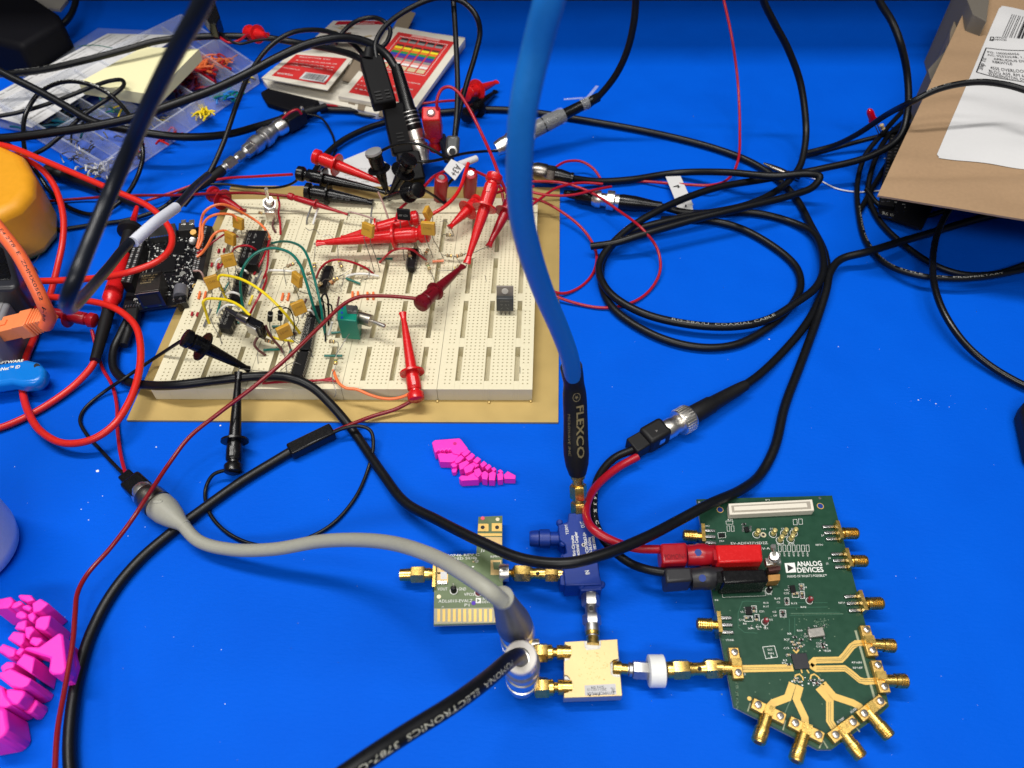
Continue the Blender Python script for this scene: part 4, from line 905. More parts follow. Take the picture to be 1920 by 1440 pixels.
MB().lathe(P(88, 318, .6), P(188, 352, .6), [(0, .38), (.3, .38), (.31, .34), (.34, .34), (.35, .38), (1, .40)], blackm, 18).build('sleeve', o)
MB().lathe(P(188, 352, .6), P(214, 362, .6), [(0, .26), (.3, .30), (1, .24)], darksteel, 14).build('collar', o)
MB().lathe(P(212, 361, .6), P(268, 386, .6), [(0, .4), (.6, .42), (1, .2)], blackm, 16).build('grip', o)

# ------------------------------------------------------------------ centre cluster of plugs
o = thing('banana_plug_stack', 'tall black stacked double banana plug behind the breadboard', 'banana plug', 'banana plugs')
def slab(p0, p1, w_, th, m, name, par, bev=.1):
    a, b = P(*p0), P(*p1); d = (b - a); L = d.length; d.normalize(); u = d.cross(Vector((0, 0, 1))).normalized(); w2 = u.cross(d)
    MB().box(a.lerp(b, .5), d * L / 2, u * w_ / 2, w2 * th / 2, m).build(name, par, bevel=bev); return a, b, d, u, w2
a, b, d, u, w2 = slab((696, 112, 6.6), (722, 200, 5.0), 1.65, 1.0, soot, 'housing', o, .15)
mb = MB()
for k in range(3): mb.box(a.lerp(b, .78 + .07 * k) + w2 * .52 + u * .3, d * .05, u * .22, w2 * .05, blackm); mb.box(a.lerp(b, .78 + .07 * k) + w2 * .52 - u * .35, d * .05, u * .16, w2 * .05, blackm)
mb.build('ribs', o)
MB().lathe(P(690, 112, 6.8), P(692, 92, 7.2), [(0, .42), (1, .3)], blackm, 14).build('cable_entry', o)
o = thing('banana_plug_stack', 'lower black double banana plug the tall stack is plugged into', 'banana plug', 'banana plugs')
a, b, d, u, w2 = slab((736, 196, 4.6), (756, 290, 2.0), 1.55, 1.1, soot, 'housing', o, .15)
mb = MB()
for k in range(3): mb.box(a.lerp(b, .6 + .07 * k) + w2 * .57, d * .04, u * .25, w2 * .04, blackm)
mb.build('ribs', o)
slab((764, 290, 2.0), (776, 345, .8), 1.7, 1.4, soot, 'foot', o, .15)
o = thing('coax_plug', 'upright silver bayonet plug with four bright ribs on its long black boot', 'connector', 'coax plugs')
a, b = P(795, 308, 1.4), P(742, 122, 6.6)
MB().lathe(a, b, [(0, .48), (.08, .55), (.12, .62), (.2, .66), (.21, .56), (.25, .56)], silver, 24).build('socket', o)
MB().lathe(a, b, [(.24, .6), (.25, .68), (.34, .70), (.35, .56)], silver, 28).build('coupling_nut', o)
mb = MB().lathe(a, b, [(.34, .58), (.36, .64), (.55, .60), (.57, .52), (.95, .42), (1, .36)], blackp, 24)
for k in range(4): mb.lathe(a.lerp(b, .40 + k * .04), a.lerp(b, .414 + k * .04), [(0, .60), (.2, .655), (.8, .655), (1, .60)], steel, 24)
mb.build('boot', o)
o = thing('banana_plug', 'upright red stackable banana plug with a silver hole on top', 'banana plug', 'banana plugs')
a = P(812, 275, 2.4); b = P(806, 214, 5.2)
slab((814, 250, 3.2), (808, 212, 5.4), 1.25, 1.1, redp, 'housing', o, .12)
MB().lathe(P(816, 278, 1.8), P(814, 250, 3.3), [(0, .46), (.2, .5), (.4, .34), (.6, .34), (.7, .5), (1, .5)], redp, 18).build('neck', o)
c = P(808, 212, 5.4); dd = (P(808, 212, 5.4) - P(814, 250, 3.2)).normalized()
MB().lathe(c, c + dd * .06, [(0, .30), (1, .30)], maroonp, 18).build('rim', o)
MB().lathe(c + dd * .05, c + dd * .10, [(0, .16), (1, .16)], silver, 14).build('socket', o)
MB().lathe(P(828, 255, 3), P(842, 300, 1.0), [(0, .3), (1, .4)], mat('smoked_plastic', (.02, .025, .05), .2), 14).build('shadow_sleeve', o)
o = thing('banana_plug', 'grey plug with a bright ring facing the viewer at the foot of the straight cord', 'banana plug', 'banana plugs')
slab((850, 255, 3.4), (848, 292, 2.4), .95, .7, mat('smoke_grey_plastic', (.07, .075, .08), .25), 'housing', o, .2)
c = P(848, 284, 3.0); v = (CAM - c).normalized()
MB().lathe(c, c + v * .22, [(0, .36), (.9, .36), (1, .30)], silver, 22).build('ring', o)
MB().lathe(c + v * .2, c + v * .24, [(0, .24), (1, .24)], inkb, 18).build('socket', o)
for (x, y, lab, m_, z0) in ((828, 348, 'dark red banana socket standing behind the breadboard, left of the paper flag', crimp, 2.6), (883, 340, 'dark red banana socket standing behind the breadboard right of the paper flag', crimp, 3.0)):
    o = thing('banana_plug', lab, 'banana plug', 'banana plugs')
    t_ = P(x, y - 15, z0 + .6); b_ = P(x - 3, y + 28, 1.0)
    MB().lathe(t_, b_, [(0, .28), (.02, .40), (.1, .46), (.8, .46), (1, .40)], m_, 20).build('housing', o)
    MB().lathe(b_, b_ + (b_ - t_).normalized() * .35, [(0, .25), (1, .2)], gold, 12).build('pin', o)
    MB().lathe(t_ + Vector((0, 0, .0)), t_ + (t_ - b_).normalized() * .05, [(0, .22), (1, .2)], silver, 14).build('socket', o)
o = thing('wire_flag', 'white paper flag handwritten A3+ folded round the red wire', 'label')
fp = [P(832, 318, 3.7), P(846, 298, 4.1), P(872, 311, 3.8), P(853, 338, 3.3)]
MB().prism(fp, 0, paper, dz=Vector((0, .0, -.03))).build('flag', o)
MB().lathe(P(860, 310, 3.6), P(893, 297, 3.4), [(0, .26), (1, .22)], paper, 14).build('roll', o)
t = MB(); n_ = (fp[1] - fp[0]).cross(fp[3] - fp[0]).normalized(); n_ = n_ if n_.z > 0 else -n_
t.text('A3+', fp[1].lerp(fp[2], .45).lerp(fp[0].lerp(fp[3], .45), .15) + n_ * .05, fp[1].lerp(fp[2], .45).lerp(fp[0].lerp(fp[3], .45), .9) + n_ * .05, inkb, h=.5, n=n_); t.build('lettering', o)
cable('red_wire', 'red wire arching from the red banana plug down to the hook clips', redt, .22, [(822, 214, 5.2), (819, 190, 6), (828, 168, 6.6), (842, 163, 6.8), (858, 172, 6.6), (880, 205, 5.8), (905, 255, 5), (925, 300, 4.6), (938, 335, 4.2), (950, 362, 3.4)], 'wire')
cable('red_wire', 'bright red wire from the paper flag to the right end of the large level clip', redp, .24, [(878, 306, 3.6), (872, 325, 3.6), (864, 350, 3.6), (850, 372, 3.6), (830, 390, 3.5), (806, 405, 3.3), (792, 425, 3.2)], 'wire')
cable('red_wire', 'red wire running up behind the lowest black clip', redt, .20, [(836, 320, 2.4), (815, 330, 2.4), (795, 350, 2.4), (765, 378, 2.6), (748, 395, 3), (742, 415, 3.1)], 'wire')
cable('red_wire', 'red wire tangled between the dark red sockets and the upright clip', redt, .20, [(885, 318, 2.6), (900, 325, 2.6), (920, 335, 2.8), (938, 352, 3), (945, 380, 2.6)], 'wire')
cable('red_wire', 'red wire from the upright clip toward the blue cable', redt, .20, [(930, 362, 3.6), (945, 357, 3.4), (975, 345, 2.8), (1000, 350, 2.2)], 'wire')
# ------------------------------------------------------------------ big green evaluation board
ZE = .95
def E(x, y, d=0.0): return P(x, y, ZE + d)
ev = thing('evaluation_board', 'large green evaluation board with a pointed lower end, gold traces and twelve gold connectors', 'circuit board')
outl = [(1306, 936), (1560, 929), (1627, 1186), (1663, 1306), (1667, 1324), (1654, 1337), (1560, 1405), (1534, 1405), (1376, 1325), (1337, 1123)]
MB().prism([E(*p) for p in outl], ZE - .07, pcbg).build('board_top', ev)
MB().prism([E(*p) - Vector((0, 0, .071)) for p in outl], ZE - .16, pcbe).build('board_edge', ev)
# traces
t = MB()
W2 = .25
def arcpts(L, d=.012): return [E(x, y, d) for x, y in L]
for L, w_ in (([(1386, 1254), (1487, 1252)], .30), ([(1519, 1247), (1528, 1238), (1576, 1237), (1584, 1229), (1597, 1212), (1606, 1206), (1633, 1205)], .27), ([(1519, 1247), (1530, 1254), (1584, 1253), (1593, 1259), (1612, 1275), (1622, 1278), (1651, 1276)], .27),
              ([(1486, 1281), (1477, 1308), (1450, 1318), (1441, 1327), (1434, 1347)], .30), ([(1500, 1286), (1493, 1311), (1509, 1345), (1510, 1362), (1504, 1380)], .30),
              ([(1534, 1289), (1556, 1314), (1556, 1352), (1571, 1376)], .30), ([(1543, 1281), (1564, 1306), (1600, 1318), (1612, 1325), (1625, 1343)], .30)):
    MB().ribbon(arcpts(L), w_, trace).build('gold_trace', ev)
for L in ([(1489, 1276), (1492, 1266), (1499, 1264), (1505, 1270), (1506, 1276)], [(1519, 1274), (1521, 1266), (1527, 1264), (1534, 1269), (1540, 1277)], [(1502, 1255), (1504, 1262)], [(1513, 1256), (1517, 1262)], [(1487, 1218), (1493, 1224), (1498, 1218)]):
    t.ribbon(arcpts(L, .014), .06, trace)
# tin stripes along the connector landings and edge
for L in ([(1604, 1182), (1640, 1310)],): t.ribbon(arcpts(L, .010), .10, mat('bare_mask', (.30, .33, .22), .5))
for L in ([(1402, 1334), (1407, 1318)], [(1468, 1369), (1473, 1350)], [(1536, 1403), (1543, 1388), (1552, 1403)], [(1603, 1361), (1612, 1372)]): t.ribbon(arcpts(L, .016), .05, mat('bare_mask', (.30, .33, .22), .5))
t.build('gold_traces', ev)
fine = MB(); edge_m = mat('pale_trace', (.66, .50, .20), .4, .5)
for L in ([(1386, 1252.5), (1484, 1250.8)], [(1386, 1255.5), (1484, 1253.6)], [(1530, 1236.5), (1577, 1235.5), (1598, 1209), (1633, 1203.5)], [(1530, 1239.5), (1578, 1238.5), (1600, 1213), (1633, 1207)], [(1531, 1252.5), (1585, 1251.5), (1613, 1274), (1650, 1274)], [(1531, 1255.5), (1584, 1254.8), (1611, 1277.5), (1650, 1278)], [(1557.5, 1316), (1557.5, 1352), (1572, 1374)], [(1554, 1316), (1554, 1353), (1568, 1376)]):
    fine.ribbon(arcpts(L, .017), .018, mat('trace_gap', (.16, .15, .06), .4))
fine.build('trace_gaps', ev)
# subtle copper pours
t = MB(); lg = mat('raised_trace', (.030, .105, .066), .3)
for L in ([(1384, 1150), (1384, 1176), (1396, 1186), (1420, 1187)], [(1384, 1150), (1392, 1128), (1400, 1127), (1425, 1128)], [(1455, 1140), (1552, 1138)], [(1480, 1154), (1580, 1152)], [(1490, 1130), (1552, 1130)], [(1490, 1158), (1490, 1200)], [(1480, 1160), (1480, 1190)], [(1495, 1085), (1510, 1100)], [(1480, 1150), (1575, 1148)]):
    t.ribbon(arcpts(L, .009), .035, lg)
rr = random.Random(6)
for k in range(150):
    x, y = rr.choice([(rr.gauss(1500, 16), rr.gauss(1205, 25)), (rr.uniform(1350, 1600), rr.uniform(1130, 1330)), (rr.gauss(1540, 8), rr.uniform(1160, 1180)), (rr.uniform(1380, 1384), rr.uniform(1280, 1330))])
    c = E(x, y, .009); s_ = .022; t.prism([c + Vector((-s_, -s_, .002)), c + Vector((s_, -s_, .002)), c + Vector((s_, s_, .002)), c + Vector((-s_, s_, .002))], ZE + .001, mat('via_ring', (.10, .17, .11), .4))
for k in range(38): 
    c = E(1484 + k * 2.6, 1150.5, .01); t.prism([c + Vector((-.02, -.02, 0)), c + Vector((.02, -.02, 0)), c + Vector((.02, .02, 0)), c + Vector((-.02, .02, 0))], ZE + .001, mat('via_ring', (.10, .17, .11), .4))
for k in range(24):
    c = E(1484 - k * .8, 1308 + k * 1.9, .01); t.prism([c + Vector((-.02, -.02, 0)), c + Vector((.02, -.02, 0)), c + Vector((.02, .02, 0)), c + Vector((-.02, .02, 0))], ZE + .001, mat('via_ring', (.10, .17, .11), .4))
t.build('copper_relief', ev)
# silkscreen
t = MB(); zz = .012
def ET(s, x0, y0, x1, y1, h=None, bold=False, m=ink): t.text(s, E(x0, y0, zz), E(x1, y1, zz), m, h=h, bold=bold)
ET('EV-ADF4371SD2Z', 1371, 1021, 1440, 1020, h=.13)
ET('REV-A', 1420, 1031, 1444, 1030, h=.12)
ET('ANALOG', 1495, 1062, 1542, 1060.5, h=.25, bold=True); ET('DEVICES', 1496, 1073.5, 1545, 1072, h=.25, bold=True)
ET("AHEAD OF WHAT'S POSSIBLE\u2122", 1476, 1083, 1551, 1081, h=.12)
t.add(arcpts([(1471, 1056), (1490, 1055), (1493, 1073), (1474, 1074)], zz), [(0, 3, 2, 1)], ink, False)
t.add(arcpts([(1476, 1058.5), (1488.5, 1064.8), (1477.5, 1071.5)], zz + .006), [(0, 1, 2)], inkb, False)
for s, x0, y0, x1 in (('VTUNE', 1361, 1202, 1376), ('VSUPPLY', 1317, 988, 1331), ('P1', 1436, 939, 1443), ('RF16N', 1598, 1244, 1616), ('RF16P', 1600, 1254, 1618), ('DUT', 1440, 1220, 1449), ('PIN', 1441, 1227, 1451), ('1', 1446, 1233, 1448),
    ('REF1P', 1573, 1132, 1585), ('REF2N', 1530, 1023, 1543), ('J1', 1540, 1005, 1545), ('J3', 1392, 1266, 1398), ('J4', 1553, 1048, 1558), ('J2', 1549, 1058, 1554), ('P4', 1341, 1127, 1347), ('TP4', 1437, 1116, 1447), ('TP3', 1442, 1164, 1449), ('U2', 1389, 1149, 1394), ('C16', 1386, 1164, 1396), ('R6', 1394, 1171, 1400),
    ('R14', 1403, 1180, 1413), ('R16', 1418, 1177, 1428), ('R1', 1434, 1180, 1440), ('R13', 1432, 1132, 1441), ('R17', 1432, 1139, 1442), ('C21', 1424, 1148, 1433), ('C2', 1449, 1149, 1456), ('U9', 1451, 1156, 1457), ('U3', 1472, 1108, 1478), ('C25', 1470, 1114, 1480), ('C14', 1503, 1103, 1513), ('R15', 1453, 1124, 1463), ('C5', 1457, 1131, 1463), ('R12', 1484, 1133, 1495), ('R18', 1502, 1140, 1512),
    ('R27', 1471, 1201, 1481), ('R8', 1477, 1190, 1484), ('C15', 1470, 1217, 1480), ('R19', 1495, 1184, 1505), ('C28', 1531, 1208, 1541), ('C18', 1531, 1214, 1541), ('R20', 1547, 1222, 1558), ('U6', 1391, 985, 1397), ('R74', 1365, 976, 1374), ('ZR3', 1349, 1016, 1358), ('Y1', 1526, 1176, 1532), ('TP1', 1427, 994, 1436), ('SDIN', 1457, 1021, 1470), ('SCLK', 1478, 1021, 1490), ('CS', 1444, 993, 1450), ('CE', 1465, 993, 1471), ('LD', 1484, 993, 1490), ('J23', 1449, 1097, 1459), ('R3', 1469, 1240, 1476), ('R5', 1467, 1245, 1474), ('U1', 1474, 1231, 1479), ('C17', 1508, 1195, 1515)):
    ET(s, x0, y0, x1, y0 - .3, h=.085)
a, b = E(1455, 1337, zz), E(1465, 1341, zz); t.text('RF8P', a, b, ink, h=.085)
t.text('RF8N', E(1489, 1349, zz), E(1500, 1354, zz), ink, h=.085)
t.text('AUX8P', E(1571, 1357, zz), E(1584, 1348, zz), ink, h=.10)
t.text('AUX8N', E(1596, 1338, zz), E(1609, 1329, zz), ink, h=.10)
def eloop(L, w_=.022, m=ink): t.ribbon(arcpts(L + [L[0]], zz), w_, m)
eloop([(1430, 1213), (1452, 1211), (1458, 1232), (1436, 1235)])
eloop([(1355, 1120), (1436, 1117), (1434, 1108), (1354, 1112)], .012)
for k in range(7): x = 1459 + k * 8.7; eloop([(x, 1022), (x + 5.5, 1022), (x + 6.2, 1034), (x + .7, 1034)], .016); t.text('R%d' % (30 + k), E(x + 5, 1043, zz), E(x + 4, 1036, zz), ink, h=.08)
for x, y in ((1487, 974), (1497, 973)): eloop([(x, y), (x + 7, y), (x + 8, y + 10), (x + 1, y + 10)], .016)
for x, y in ((1363, 986), (1371, 986)): eloop([(x, y), (x + 5, y), (x + 5.6, y + 10), (x + .6, y + 10)], .014)
eloop([(1361, 977), (1374, 977), (1374, 983), (1362, 983)], .014)
eloop([(1346, 999), (1360, 998), (1361, 1008), (1347, 1009)], .014)
for (x, y, w_, h_) in ((1409, 1136, 9, 12), (1395, 1155, 16, 10), (1415, 1152, 8, 12), (1498, 1095, 9, 11), (1485, 1110, 12, 10), (1500, 1109, 8, 13), (1471, 1121, 8, 13), (1462, 1144, 11, 13)): eloop([(x, y), (x + w_, y), (x + w_ + 1, y + h_), (x + 1, y + h_)], .02)
rr = random.Random(12)
for k in range(60):
    x, y = rr.choice([(rr.gauss(1494, 9), rr.uniform(1175, 1222)), (rr.gauss(1497, 8), rr.gauss(1278, 4)), (rr.gauss(1530, 8), rr.gauss(1280, 4)), (rr.gauss(1416, 12), rr.gauss(1178, 3)), (rr.gauss(1545, 3), rr.uniform(1200, 1222))])
    c = E(x, y, zz); a = .02 + rr.random() * .015; t.add([c + Vector((-a, -a, 0)), c + Vector((a, -a, 0)), c + Vector((a, a * .8, 0)), c + Vector((-a, a * .8, 0))], [(0, 1, 2, 3)], rr.choice([ink, solder, inkd]), False)
t.build('silkscreen', ev)
# mounting holes
for x, y in ((1350, 956), (1538, 949)):
    c = E(x, y, .004); MB().lathe(c, c + Vector((0, 0, .012)), [(0, .17), (1, .17)], trace, 20).build('hole_ring', ev)
    MB().lathe(c, c + Vector((0, 0, .022)), [(0, .135), (1, .135)], mat('hole_shadow', (.0, .03, .22), .5), 20).build('mounting_hole', ev)
for x, y in ((1311, 942), (1537, 934)):
    c = E(x, y, 0); MB().lathe(c, c + Vector((0, 0, .014)), [(0, .07), (1, .07)], solder, 12).build('fiducial', ev)
c = E(1405, 1310, 0); MB().lathe(c, c + Vector((0, 0, .014)), [(0, .09), (1, .09)], trace, 12).build('fiducial', ev)
# white header
hd = MB(); hd.q([(1366, 944), (1523, 936), (1527, 957), (1368, 965)], ZE + .42, ZE, papercr); o_ = hd.build('ribbon_header', ev, bevel=.03)
MB().q([(1371, 948), (1519, 940), (1521, 954), (1373, 961)], ZE + .43, ZE + .425, mat('header_slot', (.33, .30, .25), .6)).build('header_slot', o_)
MB().q([(1376, 950), (1512, 943), (1514, 951), (1377, 957.5)], ZE + .47, ZE + .42, papercr).build('header_tongue', o_)
tt = MB()
for k in range(60):
    x = 1372 + k * 2.55; y = 966 - k * .135; tt.box(E(x, y + .8, .03), Vector((.014, 0, 0)), Vector((0, .07, 0)), Vector((0, 0, .02)), silver)
tt.build('header_pins', ev)
# gold turret posts
for x, y in ((1418, 1003), (1449, 1002), (1470, 1001), (1488, 1000), (1462, 1014), (1482, 1012)):
    c = E(x, y, 0); r_ = MB().lathe(c, c + Vector((0, 0, .02)), [(0, .19), (1, .19)], ink, 16); r_.lathe(c, c + Vector((0, 0, .03)), [(0, .165), (1, .165)], pcbg, 16)
    r_.lathe(c, c + Vector((0, 0, .48)), [(.06, .12), (.45, .12), (.47, .07), (.68, .07), (.7, .12), (.95, .11), (1, .08)], mat('brass_turret', (.72, .60, .25), .35, .7), 14); r_.build('turret_post', ev)
c = E(1431, 1003, 0); MB().lathe(c, c + Vector((0, 0, .02)), [(0, .14), (1, .14)], mat('pad', (.70, .62, .42), .4, .4), 16).lathe(c, c + Vector((0, 0, .03)), [(0, .07), (1, .07)], inkb, 12).build('test_pad', ev)
for x, y, m_ in ((1517, 1127, mat('dark_red_test_point', (.22, .02, .03), .35)), (1434, 1167, mat('dark_red_test_point', (.22, .02, .03), .35)), (1441, 1108, blackp)):
    c = E(x, y, 0); MB().lathe(c, c + Vector((0, 0, .02)), [(0, .16), (1, .16)], ink, 16).lathe(c, c + Vector((0, 0, .03)), [(0, .135), (1, .135)], pcbg, 16).lathe(c, c + Vector((0, 0, .34)), [(0, .11), (.85, .12), (1, .08)], m_, 14).lathe(c, c + Vector((0, 0, .37)), [(.9, .04), (1, .04)], silver, 8).build('test_point', ev)
# chips
MB().q([(1483, 1226), (1512, 1224), (1519, 1253), (1491, 1255)], ZE + .09, ZE, mat('slate_epoxy', (.020, .020, .026), .4)).build('chip', ev, bevel=.012)
MB().q([(1396, 988), (1403, 987), (1405, 996), (1398, 997)], ZE + .12, ZE, chipm).build('chip', ev)
MB().q([(1348, 1000), (1358, 1000), (1359, 1006), (1349, 1006)], ZE + .10, ZE, chipm).build('chip', ev)
MB().q([(1481, 1098), (1490, 1097), (1493, 1110), (1484, 1111)], ZE + .10, ZE, chipm).build('chip', ev)
MB().q([(1398, 1138), (1408, 1137), (1411, 1151), (1400, 1152)], ZE + .10, ZE, chipm).build('chip', ev)
cr = MB().q([(1514, 1179), (1543, 1175), (1548, 1192), (1518, 1195)], ZE + .20, ZE + .02, mat('oscillator_can', (.42, .40, .37), .38, .8)).build('oscillator', ev, bevel=.03)
MB().text('B 40P', E(1522, 1190, .205), E(1540, 1188, .205), inkd, h=.15).build('lettering', cr)
tt = MB()
for x, y in ((1519, 1200), (1545, 1197), (1516, 1178), (1545, 1174)): c = E(x, y, .02); tt.lathe(c, c + Vector((0, 0, .05)), [(0, .06), (1, .04)], solder, 10)
tt.build('oscillator_pads', ev)
rr = random.Random(9)
chips = [(1413, 1140), (1413, 1146), (1399, 1159), (1406, 1158), (1418, 1156), (1418, 1162), (1502, 1099), (1502, 1104), (1488, 1114), (1494, 1113), (1503, 1113), (1504, 1119), (1474, 1125), (1475, 1131), (1467, 1148), (1468, 1154), (1395, 983), (1490, 1195), (1497, 1206), (1489, 1209), (1502, 1200), (1485, 1204), (1493, 1216), (1501, 1212), (1478, 1228), (1479, 1246), (1541, 1208), (1543, 1214), (1493, 1272), (1500, 1279), (1523, 1276), (1531, 1281), (1540, 1276)]
for x, y in chips:
    c = E(x, y, .05); m_ = rr.choice([resb, chipm, resb, brown]); mb = MB(); mb.box(c, Vector((.05, 0, 0)), Vector((0, .035, 0)), Vector((0, 0, .04)), m_)
    for sx_ in (-1, 1): mb.box(c + Vector((sx_ * .07, 0, 0)), Vector((.025, 0, 0)), Vector((0, .04, 0)), Vector((0, 0, .043)), solder)
    mb.build('chip_resistor', ev)
mb = MB()
for k in range(6): mb.box(E(1393, 987 + k * 1.9, .03), Vector((.05, 0, 0)), Vector((0, .015, 0)), Vector((0, 0, .02)), solder); mb.box(E(1407, 987 + k * 1.9, .03), Vector((.05, 0, 0)), Vector((0, .015, 0)), Vector((0, 0, .02)), solder)
for k in range(4): mb.box(E(1478.5 + k * .4, 1099 + k * 3.3, .03), Vector((.03, 0, 0)), Vector((0, .015, 0)), Vector((0, 0, .02)), solder); mb.box(E(1396 + k * .4, 1139 + k * 3.4, .03), Vector((.03, 0, 0)), Vector((0, .015, 0)), Vector((0, 0, .02)), solder)
mb.build('chip_legs', ev)
# toggle
tg = MB().q([(1434, 1046), (1462, 1043), (1466, 1056), (1438, 1060)], ZE + 1.0, ZE + .7, silver).build('toggle_switch', ev, bevel=.03)
MB().q([(1440, 1062), (1463, 1058), (1464, 1068), (1442, 1071)], ZE + .6, ZE + .0, brown).build('switch_base', tg)
MB().lathe(E(1452, 1048, 1.0), E(1452, 1042, 1.5), [(0, .26), (.6, .26), (.7, .2), (1, .2)], steel, 14).build('switch_bush', tg)
MB().lathe(E(1453, 1043, 1.4), E(1450, 1024, 2.1), [(0, .07), (.7, .10), (1, .12)], silver, 12).build('switch_lever', tg)
MB().q([(1440, 1078), (1463, 1076), (1463, 1088), (1441, 1090)], ZE + .55, ZE, mat('copper_terminal', (.50, .26, .08), .4, .6)).build('power_terminal', ev, bevel=.02)
for x in (1447, 1455): MB().q([(x, 1088), (x + 4, 1088), (x + 4, 1094), (x, 1094)], ZE + .1, ZE, solder).build('solder_joint', ev)
# red and black jacks
j = MB(); j.q([(1341, 1021), (1428, 1019), (1431, 1052), (1347, 1055)], ZE + 1.25, ZE + .02, redp); jr = j.build('red_socket', ev, bevel=.09)
MB().q([(1337, 1031), (1342, 1031), (1345, 1050), (1339, 1050)], ZE + 1.15, ZE + .3, crimp).build('socket_rim', jr)
j = MB(); j.q([(1352, 1068), (1434, 1066), (1442, 1090), (1357, 1094)], ZE + 1.25, ZE + .02, blackp); jb = j.build('black_socket', ev, bevel=.09)
MB().q([(1344, 1072), (1353, 1071), (1357, 1092), (1346, 1093)], ZE + 1.15, ZE + .3, blackp).build('socket_rim', jb)
# connectors
def edge_sma(p, q, label=None):
    """small edge connector: p on the board edge, q at the open end"""
    a, b = E(*p, .05), E(*q, .05); d = (b - a).normalized(); u = Vector((-d.y, d.x, 0)); z = Vector((0, 0, 1))
    s = MB(); s.box(a + d * .05, d * .085, u * .47, z * .42, gold)
    s.lathe(a, b, [(.1, .20), (.32, .20), (.34, .30), (.40, .30), (.42, .27), (.96, .27), (1, .24)], gold, 20)
    for k in range(6): s.lathe(a.lerp(b, .48 + .08 * k), a.lerp(b, .52 + .08 * k), [(0, .27), (.5, .295), (1, .27)], gold, 20)
    o_ = s.build('edge_connector', ev)
    g = MB()
    for k in (-1, 0, 1): g.box(a - d * .32 + u * .33 * k + z * .03, d * .28, u * .075, z * .06, solder)
    g.build('solder_legs', o_, bevel=.03)
    h = MB().lathe(b, b + d * .012, [(0, .17), (1, .17)], mat('connector_bore', (.12, .07, .02), .5, .5), 16); h.build('bore', o_)
for p, q in (((1318, 1006), (1281, 1003)), ((1568, 1000), (1608, 1000)), ((1585, 1052), (1625, 1052)), ((1611, 1132), (1655, 1131)), ((1348, 1172), (1307, 1170))): edge_sma(p, q)
def flange_sma(p, q, s1, s2, plain=False):
    a, b = E(*p, .12), E(*q, .12); d = (b - a); d.z = 0; L = d.length; d.normalize(); u = Vector((-d.y, d.x, 0)); z = Vector((0, 0, 1))
    c1, c2 = E(*s1), E(*s2); c = (c1 + c2) / 2; v = (c2 - c1); hl = v.length / 2; v.normalize(); n = Vector((-v.y, v.x, 0))
    s = MB(); s.box(c + z * .14, v * (hl + .23), n * .23, z * .14, goldb)
    o_ = s.build('flange_connector', ev, bevel=.03)
    s = MB(); s.box(c + z * .29, v * .17, n * .21, z * .12, gold)
    if not plain:
        s.lathe(a - d * .1, b, [(0, .26), (.5, .26), (.52, .30), (.60, .30), (.96, .29), (1, .25)], gold, 22)
        for k in range(5): s.lathe(a.lerp(b, .64 + .065 * k), a.lerp(b, .68 + .065 * k), [(0, .29), (.5, .312), (1, .29)], gold, 22)
        s.lathe(b, b + d * .012, [(0, .16), (1, .16)], mat('connector_bore', (.12, .07, .02), .5, .5), 16)
    else:
        s.lathe(a, b, [(0, .24), (.5, .24), (.55, .3), (1, .3)], gold, 20)
    s.build('barrel', o_)
    for cc in (c1, c2):
        k = MB().lathe(cc + z * .29, cc + z * .42, [(0, .13), (.2, .145), (.8, .145), (1, .11)], steel, 18); k.lathe(cc + z * .40, cc + z * .425, [(0, .065), (1, .065)], darksteel, 6); k.build('screw', o_)
flange_sma((1635, 1208), (1678, 1211), (1620, 1186), (1631, 1224))
flange_sma((1658, 1276), (1701, 1277), (1641, 1252), (1653, 1292))
flange_sma((1437, 1343), (1421, 1393), (1418, 1326), (1459, 1347))
flange_sma((1506, 1378), (1491, 1428), (1487, 1360), (1530, 1382))
flange_sma((1578, 1372), (1616, 1421), (1562, 1382), (1594, 1358))
flange_sma((1630, 1338), (1669, 1383), (1615, 1342), (1645, 1319))
flange_sma((1370, 1253), (1342, 1252), (1374, 1228), (1381, 1266), True)
# ------------------------------------------------------------------ banana plugs feeding it
def banana(body, neck, hole, m, mh, lab, text=None):
    o = thing('banana_plug', lab, 'banana plug', 'stacking banana plugs on the green board')
    hx = MB().q(body, ZE + 1.35, ZE + .2, m).build('housing', o, bevel=.12, seg=3)
    a, b = E(*neck[0], .62), E(*neck[1], .62)
    MB().lathe(a, b, [(0, .50), (.35, .50), (.4, .54), (.6, .54), (.8, .46), (1, .46)], m, 22).build('neck', o)
    c = E(*hole, .9); v = (CAM - c).normalized(); MB().lathe(c, c + v * .28, [(0, .16), (1, .16)], mat('see_through_hole', (.0, .03, .22), .5), 18).build('cross_hole', o)
    if text: MB().text(text[0], E(*text[1], 1.36), E(*text[2], 1.36), text[3], h=.26).build('embossing', o)
banana([(1238, 1018), (1288, 1016), (1290, 1054), (1242, 1056)], ((1286, 1042), (1342, 1040)), (1309, 1036), crimp, None, 'red stacking banana plug in the red socket of the green board', ('POMONA', (1247, 1049), (1288, 1047), maroonp))
banana([(1246, 1064), (1297, 1062), (1300, 1088), (1249, 1092)], ((1294, 1086), (1354, 1082)), (1317, 1084), mat('satin_black', (.018, .018, .022), .42), None, 'black stacking banana plug in the black socket of the green board', None)

